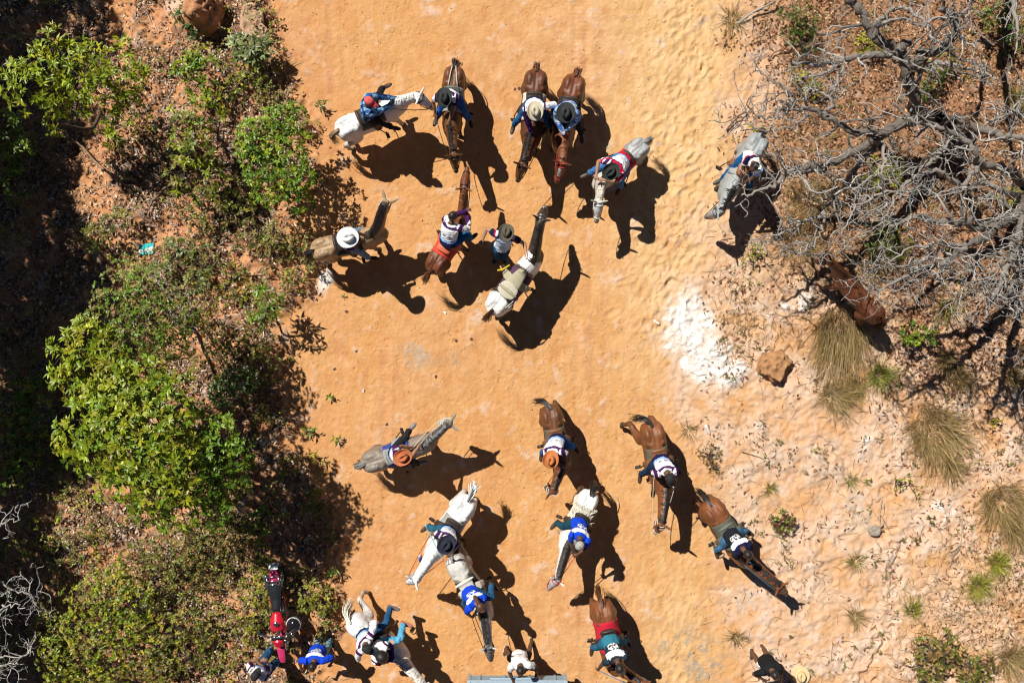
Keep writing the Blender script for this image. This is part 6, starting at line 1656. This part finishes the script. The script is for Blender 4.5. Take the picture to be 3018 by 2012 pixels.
# ---- people on foot
person("man on foot in a royal blue team shirt walking beside the motorcycle", (919, 1963), hand_l=(975, 1955, 1.1), hand_r=(888, 1968, 1.05), feet=[(975, 1882), (942, 1872)], face=-92, shirt=shirt_blue_team, pants=DENIM_L, skin=SKIN_D, boots=(.03, .05, .09), sleeve=.75)
person("man on foot in a white shirt and sandals reaching for the blue trailer", (1534, 1975), hand_r=(1512, 2004, 1.05), hand_l=(1580, 1985, 1.0), feet=[(1566, 1886), (1492, 1908)], face=-88, shirt=shirt_plain((.80, .80, .80), (.08, .09, .12)), pants=(.016, .018, .024), skin=SKIN_D, sleeve=.6, barefoot=True, pants_len=.62, boots=(.5, .45, .38))
person("barefooted man in a black shirt and white shorts walking at the bottom right", (2285, 1988), hand_r=(2248, 2000, 1.1), hand_l=(2300, 2015, 1.0), feet=[(2246, 1903), (2213, 1916)], face=-70, shirt=shirt_plain((.012, .014, .016)), pants=(.70, .70, .70), skin=SKIN_D, sleeve=.9, barefoot=True, pants_len=.55, boots=(.55, .50, .42))
person("man in a black cap and white chested shirt folding his arms beside the motorcycle", (748, 1996), hand_l=(770, 1945, 1.2), hand_r=(760, 1950, 1.25), feet=[(800, 1912), (822, 1950)], face=60, hat="cap", hatm=FELT["black"], shirt=shirt_navy_white, pants=DENIM, skin=SKIN_M, sleeve=.6, boots=(.10, .08, .06))
hat_o = empty("straw_hat", G(2358, 1989)); tag(hat_o, "round pale straw hat lying on the ground right of the man in black", "hat")
cowboy_hat(hat_o, np.array([0, 0, .055]), np.array([0, -1.0, 0]), np.array([1.0, 0, 0]), np.array([0, 0, 1.0]), FELT["straw"], name="brim_and_crown", scale=1.12, flat=.05)
# whip of the navy hatted rider
K = Acc(); o = P(1300, 1650, 1.4)
K.tube(spline([P(1254, 1546, 1.75), P(1264, 1568, 1.62), P(1280, 1600, 1.6), P(1295, 1630, 1.5), P(1309, 1655, 1.40)], 4) - o, np.linspace(.014, .008, 17), 6)
w_ = K.obj("riding_whip", mat("pale_blue_cane", (.34, .52, .58), .6), None); w_.location = tuple(o); tag(w_, "long pale blue whip held by the navy hatted rider", "whip")

# ================================================================== motorcycle
def motorcycle():
    a, b = P(811, 1662, .75), P(836, 1947, .7)
    d = b - a; hd = math.atan2(d[1], d[0]); m = (a + b) / 2; g = gh(m[0], m[1])
    L = math.hypot(d[0], d[1]); s = L / 2.08
    root = empty("motorcycle", (m[0], m[1], g), hd); root.scale = (s, s, s)
    tag(root, "red motorcycle with black seat parked on its stand facing down the picture", "motorcycle")
    RED = mat("red_paint", (.48, .012, .030), .22, var=.06); PINK = mat("faded_red_plastic", (.52, .035, .13), .3, var=.08); BLK = mat("black_vinyl", (.014, .016, .018), .4); RUB = mat("tyre_rubber", (.015, .015, .016), .85); CHR = mat("chrome", (.62, .62, .62), .2, 1.0); ENG = mat("engine_metal", (.20, .20, .20), .4, .8); EXH = mat("exhaust_metal", (.10, .12, .13), .35, .7)
    A_ = lambda: Acc()
    for x in (-.62, .70):
        w = empty("wheel", (0, 0, 0)); w.parent = root
        K = A_(); K.ring((x, 0, .30), .262, .262, (1, 0, 0), (0, 0, 1), .048, 28, 8); K.obj("tyre", RUB, w)
        K = A_(); K.ring((x, 0, .30), .215, .215, (1, 0, 0), (0, 0, 1), .014, 28, 6); K.loft(np.array([(x, -.07, .30), (x, .07, .30)]), .045, None, 12, (1, 0, 0)); K.obj("rim", CHR, w)
        K = A_()
        for k in range(14):
            q = 6.283 * k / 14; K.tube([(x, .03 * (-1) ** k, .30), (x + .21 * math.cos(q), 0, .30 + .21 * math.sin(q))], .004, 4)
        K.obj("spokes", CHR, w)
    A = A_(); A.loft(np.array([(.34, 0, .74), (.26, 0, .82), (.12, 0, .86), (-.02, 0, .83), (-.12, 0, .76)]), [.06, .145, .155, .11, .05], [.05, .10, .11, .09, .04], 18); t = organic("fuel_tank", A, .012, 3, RED, root)
    K = A_(); K.loft(np.array([(.14, 0, .955), (.14, 0, .985), (.14, 0, .992)]), [.052, .05, .03], None, 18); K.obj("filler_cap", CHR, t)
    for sg in (-1, 1):
        K = A_(); K.loft(np.array([(.36, .11 * sg, .80), (.28, .165 * sg, .72), (.12, .17 * sg, .64)]), [.02, .022, .012], [.05, .10, .06], 10, (0, 1, 0)); K.obj("tank_shroud", RED, root)
    A = A_(); A.loft(np.array([(-.02, 0, .82), (-.14, 0, .835), (-.34, 0, .825), (-.55, 0, .845), (-.68, 0, .855), (-.71, 0, .84)]), [.07, .088, .115, .145, .14, .08], [.03, .05, .055, .06, .055, .03], 18); organic("seat", A, .012, 3, BLK, root)
    A = A_(); A.loft(np.array([(-.55, 0, .76), (-.72, 0, .80), (-.88, 0, .84), (-.97, 0, .845)]), [.10, .105, .10, .06], [.04, .055, .055, .03], 16); organic("tail_cowl", A, .011, 2, PINK, root)
    K = A_(); K.box((-.90, 0, .885), (.075, .032, .012)); K.obj("tail_lamp", mat("tail_lamp_red", (.16, .004, .05), .15), root)
    K = A_()
    for y in (-.13, .13): K.tube([(-.66, y, .90), (-.70, y, .94), (-.84, y * .9, .945)], .012, 6)
    for x in (-.68, -.76, -.845): K.tube([(x, -.14, .945), (x, .14, .945)], .011, 6)
    K.tube([(-.66, -.13, .90), (-.66, .13, .90)], .012, 6)
    K.obj("luggage_rack", CHR, root)
    A = A_(); A.loft(np.array([(.42, 0, .62), (.56, 0, .72), (.74, 0, .735), (.92, 0, .70), (1.03, 0, .655), (1.06, 0, .63)]), [.05, .075, .085, .078, .06, .03], [.02, .03, .032, .028, .022, .012], 16); organic("front_fender", A, .010, 2, PINK, root)
    A = A_(); A.loft(np.array([(-.48, 0, .62), (-.68, 0, .66), (-.92, 0, .62)]), [.075, .08, .07], .015, 12); A.obj("rear_fender", BLK, root)
    for sg in (-1, 1):
        K = A_(); K.tube([(.70, .085 * sg, .30), (.56, .085 * sg, .62), (.45, .085 * sg, .92)], .022, 8); K.obj("fork_leg", ENG, root)
    A = A_(); A.loft(np.array([(.42, 0, .86), (.52, 0, .88), (.60, 0, .84), (.62, 0, .80)]), [.10, .125, .10, .04], [.05, .09, .09, .05], 16); hl = organic("headlight_cowl", A, .011, 2, RED, root)
    K = A_(); K.ball((.585, 0, .845), (.045, .085, .055)); K.obj("headlight", mat("headlight_glass", (.30, .42, .52), .1), root)
    K = A_(); K.box((.435, 0, .945), (.035, .12, .03)); K.obj("instrument_panel", BLK, root)
    K = A_()
    for y in (-.05, .05): K.ball((.42, y, .975), (.03, .035, .012))
    K.obj("gauge", CHR, root)
    K = A_(); K.tube(spline([(.27, .40, 1.02), (.33, .28, 1.03), (.41, .10, .97), (.41, -.10, .97), (.33, -.28, 1.03), (.27, -.40, 1.02)], 4), .014, 8); hb = K.obj("handlebar", CHR, root)
    for sg in (-1, 1):
        K = A_(); K.tube([(.26, .42 * sg, 1.02), (.31, .31 * sg, 1.03)], .023, 8); K.obj("grip", RUB, hb)
        K = A_(); K.tube([(.33, .38 * sg, 1.0), (.39, .24 * sg, 1.0)], .008, 6); K.obj("lever", CHR, hb)
    K = A_(); K.tube([(.36, .24, 1.03), (.37, .30, 1.14), (.34, .38, 1.18)], .008, 6); K.ball((.33, .41, 1.19), (.015, .065, .04)); K.obj("mirror", BLK, hb)
    A = A_(); A.loft(np.array([(.22, 0, .40), (.05, 0, .36), (-.18, 0, .38)]), [.10, .15, .11], [.10, .13, .10], 12); A.loft(np.array([(.10, 0, .46), (.16, 0, .66)]), .10, .11, 12); A.ball((.02, -.15, .36), (.09, .04, .09)); organic("engine", A, .015, 1, ENG, root)
    K = A_(); K.tube([(.42, 0, .88), (.30, 0, .55), (.25, 0, .30), (-.20, 0, .28), (-.35, 0, .50), (-.15, 0, .74), (.35, 0, .78)], .022, 8)
    for sg in (-1, 1): K.tube([(-.12, .10 * sg, .74), (-.50, .10 * sg, .74), (-.75, .09 * sg, .78)], .016, 6); K.tube([(-.62, .075 * sg, .30), (-.25, .08 * sg, .36)], .020, 6); K.tube([(-.52, .12 * sg, .42), (-.48, .11 * sg, .74)], .024, 8)
    K.obj("frame", mat("black_frame", (.02, .02, .02), .4), root)
    K = A_(); K.loft(np.array([(-.32, -.17, .44), (-.50, -.20, .52), (-.78, -.21, .66), (-.84, -.21, .69)]), [.03, .055, .058, .03], None, 14); K.tube([(.20, -.06, .58), (.24, -.13, .40), (.0, -.17, .27), (-.30, -.17, .42)], .022, 8); K.obj("exhaust", EXH, root)
    for sg in (-1, 1):
        K = A_(); K.tube([(.0, .10 * sg, .30), (.0, .27 * sg, .31)], .016, 6); K.obj("footrest", RUB, root)
        K = A_(); K.loft(np.array([(-.12, .125 * sg, .62), (-.28, .145 * sg, .66), (-.46, .135 * sg, .70)]), [.012, .015, .012], [.07, .08, .05], 8); K.obj("side_panel", RED, root)
    K = A_(); K.tube([(.05, .10, .28), (.02, .22, .14), (-.02, .34, .0)], .014, 6); K.obj("kickstand", ENG, root)
    ax = np.stack([np.array([0, 1.0, 0]), nrm(np.array([-.80, 0, -.60])), nrm(np.cross([0, 1.0, 0], [-.80, 0, -.60]))])
    n = -ax[2] if ax[2][2] < 0 else ax[2]
    pc = np.array((-1.03, 0, .79)); K = A_(); K.box(pc, (.10, .075, .003), np.stack([ax[0], ax[1], n])); pl = K.obj("number_plate", mat("plate_white", (.62, .68, .70), .4, var=.05), root, smooth=False)
    rotm = Matrix((Vector(-ax[0]), Vector(-ax[1]), Vector(n))).transposed()
    if rotm.determinant() < 0: rotm = Matrix((Vector(ax[0]), Vector(-ax[1]), Vector(n))).transposed()
    dn = -ax[1]
    for txt, off, sz in (("JUEL", .030, .068), ("VAR", -.040, .075)):
        cu = bpy.data.curves.new("plate_text", 'FONT'); cu.body = txt; cu.align_x = 'CENTER'; cu.align_y = 'CENTER'; cu.size = sz; cu.extrude = .001
        t_ = bpy.data.objects.new("plate_text", cu); COL.objects.link(t_)
        bpy.context.view_layer.update()
        me = bpy.data.meshes.new_from_object(t_.evaluated_get(bpy.context.evaluated_depsgraph_get())); bpy.data.objects.remove(t_)
        mx = rotm.to_4x4(); mx.translation = Vector(pc + dn * off + n * .0045); me.transform(mx)
        o = link("plate_text", me, pl, mat("plate_ink", (.03, .07, .08), .6))
    return root, hd, s
moto, mhd, ms = motorcycle()
def helmet():
    c = P(866, 1838, .98); root = empty("helmet", c - np.array([0, 0, .13])); tag(root, "black and white motorcycle helmet hanging at the motorcycle's handlebar", "helmet")
    z = np.array([0, 0, .13]); ax = np.stack([nrm([.55, .75, .35]), nrm([-.8, .6, 0]), nrm(np.cross([.55, .75, .35], [-.8, .6, 0]))])
    A = Acc(); A.ball(z, (.172, .145, .15), ax, 24, 14); A.obj("shell", mat("helmet_black", (.012, .012, .014), .12), root)
    K = Acc(); K.ring(z + ax[2] * .02, .170, .146, ax[0], ax[1], .012, 26, 6); K.obj("white_trim", mat("helmet_white", (.75, .75, .75), .25), root)
    V = []; F = []
    for i, e in enumerate(np.linspace(-.35, .35, 6)):
        for j, a in enumerate(np.linspace(-1.1, 1.1, 12)): V.append((.180 * math.cos(a) * math.cos(e), .153 * math.sin(a) * math.cos(e), .157 * math.sin(e)))
    for i in range(5):
        for j in range(11): F.append((i * 12 + j, i * 12 + j + 1, (i + 1) * 12 + j + 1, (i + 1) * 12 + j))
    link("visor", np_mesh("visor", np.array(V) @ ax + z, F, True), root, mat("smoked_visor", (.05, .055, .06), .06))
helmet()

# ================================================================== trailer at the bottom edge
def trailer():
    x0, x1 = P(1382, 2004, 1.0)[0], P(1668, 2004, 1.0)[0]; yt = P(1500, 2002, 1.0)[1]
    g = gh(0, -7.4); cx = (x0 + x1) / 2
    root = empty("trailer", (cx, yt, g)); tag(root, "blue grey metal trailer whose rail crosses the bottom edge", "trailer")
    BL = mat("blue_grey_paint", (.22, .36, .47), .45); hw = (x1 - x0) / 2; RUB = MATS["tyre_rubber"]; ST = mat("galvanised", (.34, .44, .52), .5, .2)
    def part(n, c, h, m=BL, p=None, bev=.008):
        K = Acc(); K.box(c, h); o = K.obj(n, m, p or root, smooth=False); b = o.modifiers.new("edge", 'BEVEL'); b.width = bev; b.segments = 2; return o
    for k in range(9):
        part("floor_plank", (-hw + .11 + k * (2 * hw - .22) / 8, -1.55, .62), ((2 * hw - .22) / 16 - .004, 1.45, .018), mat("worn_plank", (.22, .17, .12), .85))
    tg = part("tailgate", (0, -.045, .82), (hw, .018, .17))
    part("top_rail", (0, -.045, 1.005), (hw + .02, .042, .022), ST)
    part("bumper_bar", (-.05, .018, .985), (hw * .52, .018, .016), ST)
    for k in range(4): part("tailgate_rib", (-hw + .22 + k * (2 * hw - .44) / 3, -.018, .82), (.022, .012, .16), ST, tg)
    for sg in (-1, 1):
        part("side_panel", (sg * hw, -1.55, .82), (.018, 1.45, .17)); part("side_rail", (sg * hw, -1.60, 1.007), (.032, 1.40, .022), ST)
        part("corner_post", (sg * hw, -.05, .80), (.035, .035, .24), ST)
        w = empty("wheel", (0, 0, 0)); w.parent = root
        K = Acc(); K.ring((sg * (hw + .16), -1.6, .30), .225, .225, (0, 1, 0), (0, 0, 1), .075, 26, 8); K.obj("tyre", RUB, w)
        K = Acc(); K.loft(np.array([(sg * (hw + .10), -1.6, .30), (sg * (hw + .20), -1.6, .30)]), .17, None, 20, (0, 1, 0)); K.obj("hub", ST, w)
    K = Acc(); K.tube([(-hw - .1, -1.6, .30), (hw + .1, -1.6, .30)], .03, 8); K.obj("axle", ST, root)
    K = Acc(); K.tube([(0, -2.9, .55), (0, -4.2, .45)], .04, 8); K.obj("tow_bar", ST, root)
trailer()

# ================================================================== rocks and rubbish
def rock(label, px, py, size, z, seed, col, flat=.7, ang=0.0, name="rock", rough=.22, cat="rock"):
    r = np.random.default_rng(9000 + seed); g = G(px, py)
    A = Acc(); A.ball((0, 0, size[2] * .35), size, None, 40, 26)
    v = np.vstack(A.v); o = r.uniform(0, 50, 3)
    n1 = vnoise(v + o, 1.3 / max(size)); n2 = vnoise(v + o, 3.4 / max(size)); n3 = vnoise(v + o + 9, 9.0 / max(size))
    k = 1 + rough * (n1 + .6 * np.abs(n2) * 1.2 + .3 * n3)
    v = v * k[:, None]; v[:, 2] = np.minimum(v[:, 2], size[2] * (flat + .25 * n2))
    c, s = math.cos(math.radians(ang)), math.sin(math.radians(ang)); v[:, :2] = v[:, :2] @ np.array([[c, s], [-s, c]])
    A.v = [v]; me = A.mesh(name, True); set_tint(me, np.clip(np.array(col)[None] * (1 + .3 * n2 + .25 * n3)[:, None], 0, 1))
    ob = link(name, me, None, M_STONE); ob.location = (g[0], g[1], g[2] - .02)
    return tag(ob, label, cat)
rock("flat tan rock with a stepped edge at the top left of the track", 748, 68, (.24, .36, .26), .2, 1, (.42, .27, .17), .55, 8)
rock("small slab leaning on the flat tan rock", 765, 104, (.20, .17, .22), .2, 11, (.43, .28, .18), .6, 20)
rock("big camouflaged earthy boulder casting a large dark shadow at the top left", 610, 52, (.34, .40, .62), .5, 2, (.44, .22, .11), 2.0, -30, name="boulder", cat="boulder", rough=.42)
rock("rust coloured pitted rock beside the dry tussock", 2278, 1080, (.30, .26, .30), .2, 3, (.36, .19, .09), .9, 15, rough=.5)
rock("wedge shaped orange stone on the left bank beside the largest crown", 786, 1250, (.18, .15, .16), .1, 4, (.46, .22, .10), .8, 40)
rock("small grey rounded stone left of the gully", 2575, 1562, (.13, .12, .12), .1, 5, (.32, .27, .22), .9, 0)
rock("flat stone near the bottom of the gully", 2648, 1952, (.12, .09, .06), .1, 6, (.46, .32, .24), .9, 0)
rock("whitish broken stone among the seedlings left of the track", 775, 1302, (.08, .07, .07), .1, 7, (.60, .54, .47), .9, 0)
rock("small whitish stone beside the dark shade near the motorcycle", 838, 1500, (.07, .06, .06), .1, 8, (.62, .60, .56), .9, 0)
rock("two toned pebble on the edge of the deep hoof tracks", 1930, 945, (.045, .035, .03), .1, 9, (.70, .66, .62), .9, 0)
PEB = ["dark pebble on the sand between the dun horse and the red brown horse", "grey brown lump on the open sand below the pinto, left end", "dark lump in the middle of the open sand", "flat black pebble in the open sand straight below the pinto", "dark pebble below the small white dung stain", "dark pebble at the left side of the open sand", "dark pebble left of the cream hatted rider's horse", "second pebble touching the one beside the cream hatted rider's horse", "small dark pebble just right of the flat black one", "dark pebble in the brown hatted rider's shadow", "dark pebble left of the mouse grey horse's ears"]
for k, (px, py) in enumerate([(1308, 655), (1050, 1035), (1285, 1110), (1345, 1005), (1020, 918), (985, 1088), (1530, 260), (1518, 262), (1390, 1000), (1200, 1390), (1140, 1250)]):
    rock(PEB[k], px, py, (.04, .03, .03), .1, 30 + k, (.10, .055, .035), .9, k * 40, name="pebble", cat="pebble")["group"] = "dark pebbles on the track"
def bag():
    V, F = [], []; n = 12; g = G(435, 735)
    for i in range(n):
        for j in range(n):
            x, y = (i / (n - 1) - .5) * .34, (j / (n - 1) - .5) * .24
            V.append((x, y, .05 + .035 * mnoise.noise(Vector((x * 12, y * 12, 3))) + .02 * math.sin(i * 1.7) * math.cos(j * 1.3)))
    for i in range(n - 1):
        for j in range(n - 1): F.append((i * n + j, (i + 1) * n + j, (i + 1) * n + j + 1, i * n + j + 1))
    me = np_mesh("plastic_bag", np.array(V), F, True)
    v = np.array(V); nz = vnoise(v + 5, 9)
    set_tint(me, np.where((np.abs(v[:, 1:2] + .02 + .05 * nz[:, None]) < .045), np.array([[.62, .66, .60]]), np.array([[.04, .42, .44]])) * (1 + .2 * nz[:, None]))
    o = link("plastic_bag", me, None, M_CLOTH); o.location = tuple(g); o.rotation_euler = (0, 0, .1)
    m = o.modifiers.new("thickness", 'SOLIDIFY'); m.thickness = .006
    tag(o, "crumpled turquoise and white plastic bag lying on the left bank", "bag")
bag()
def bottle():
    g = G(2086, 1266); root = empty("plastic_bottle", g, math.radians(-66)); tag(root, "clear plastic bottle with a reddish cap lying at the track edge", "bottle")
    K = Acc(); K.loft(np.array([(-.12, 0, .035), (-.115, 0, .035), (-.03, 0, .035), (-.02, 0, .035), (.05, 0, .035), (.09, 0, .035), (.11, 0, .035)]), [.02, .034, .034, .031, .034, .018, .014], None, 14); K.obj("bottle_body", mat("clear_plastic", (.58, .60, .60), .12), root)
    K = Acc(); K.loft(np.array([(.108, 0, .035), (.128, 0, .035)]), .017, None, 12); K.obj("cap", mat("bottle_cap_red", (.40, .10, .06), .4), root)
bottle()
def can():
    g = G(1238, 1646); root = empty("drink_can", g, math.radians(100)); tag(root, "squashed blue and white drink can on the sand beside the white horse", "can")
    K = Acc(); K.loft(np.array([(-.075, 0, .03), (-.07, 0, .03), (0, .004, .028), (.02, .008, .024)]), [.024, .036, .034, .030], [.02, .030, .025, .022], 14); K.obj("blue_end", mat("can_blue", (.03, .06, .28), .3, .3), root)
    K = Acc(); K.loft(np.array([(.02, .008, .024), (.05, .010, .026), (.08, .010, .03), (.086, .01, .03)]), [.030, .034, .036, .024], [.022, .026, .030, .02], 14); K.obj("white_end", mat("can_white", (.66, .66, .70), .3, .2), root)
can()
K = Acc(); g = G(2822, 1228); K.loft(np.array([(0, 0, 0), (0, 0, .03), (0, 0, .045)]), [.055, .05, .03], [.04, .036, .02], 12, (1, 0, 0)); o = K.obj("bottle_lid", mat("lid_blue", (.06, .16, .55), .4), None); o.location = tuple(g); tag(o, "small bright blue lid lying among the branch shadows", "lid")
for (px, py, t_) in ((1310, 920, "upper of two white scraps on the open sand"), (1070, 1151, "thin white scrap on the sand left of the open middle"), (1938, 951, "tiny white scrap beside the chalk patch")):
    V = [(x, y, .02 + .012 * math.sin(40 * x + 20 * y)) for x in np.linspace(-.04, .04, 4) for y in np.linspace(-.018, .018, 3)]; F = [(i * 3 + j, (i + 1) * 3 + j, (i + 1) * 3 + j + 1, i * 3 + j + 1) for i in range(3) for j in range(2)]
    o = link("paper_scrap", np_mesh("paper_scrap", np.array(V), F, True), None, mat("paper_white", (.72, .68, .62), .8)); o.location = tuple(G(px, py)); o.rotation_euler = (0, 0, px * .7); tag(o, t_, "scrap", "white scraps on the sand")

flush()
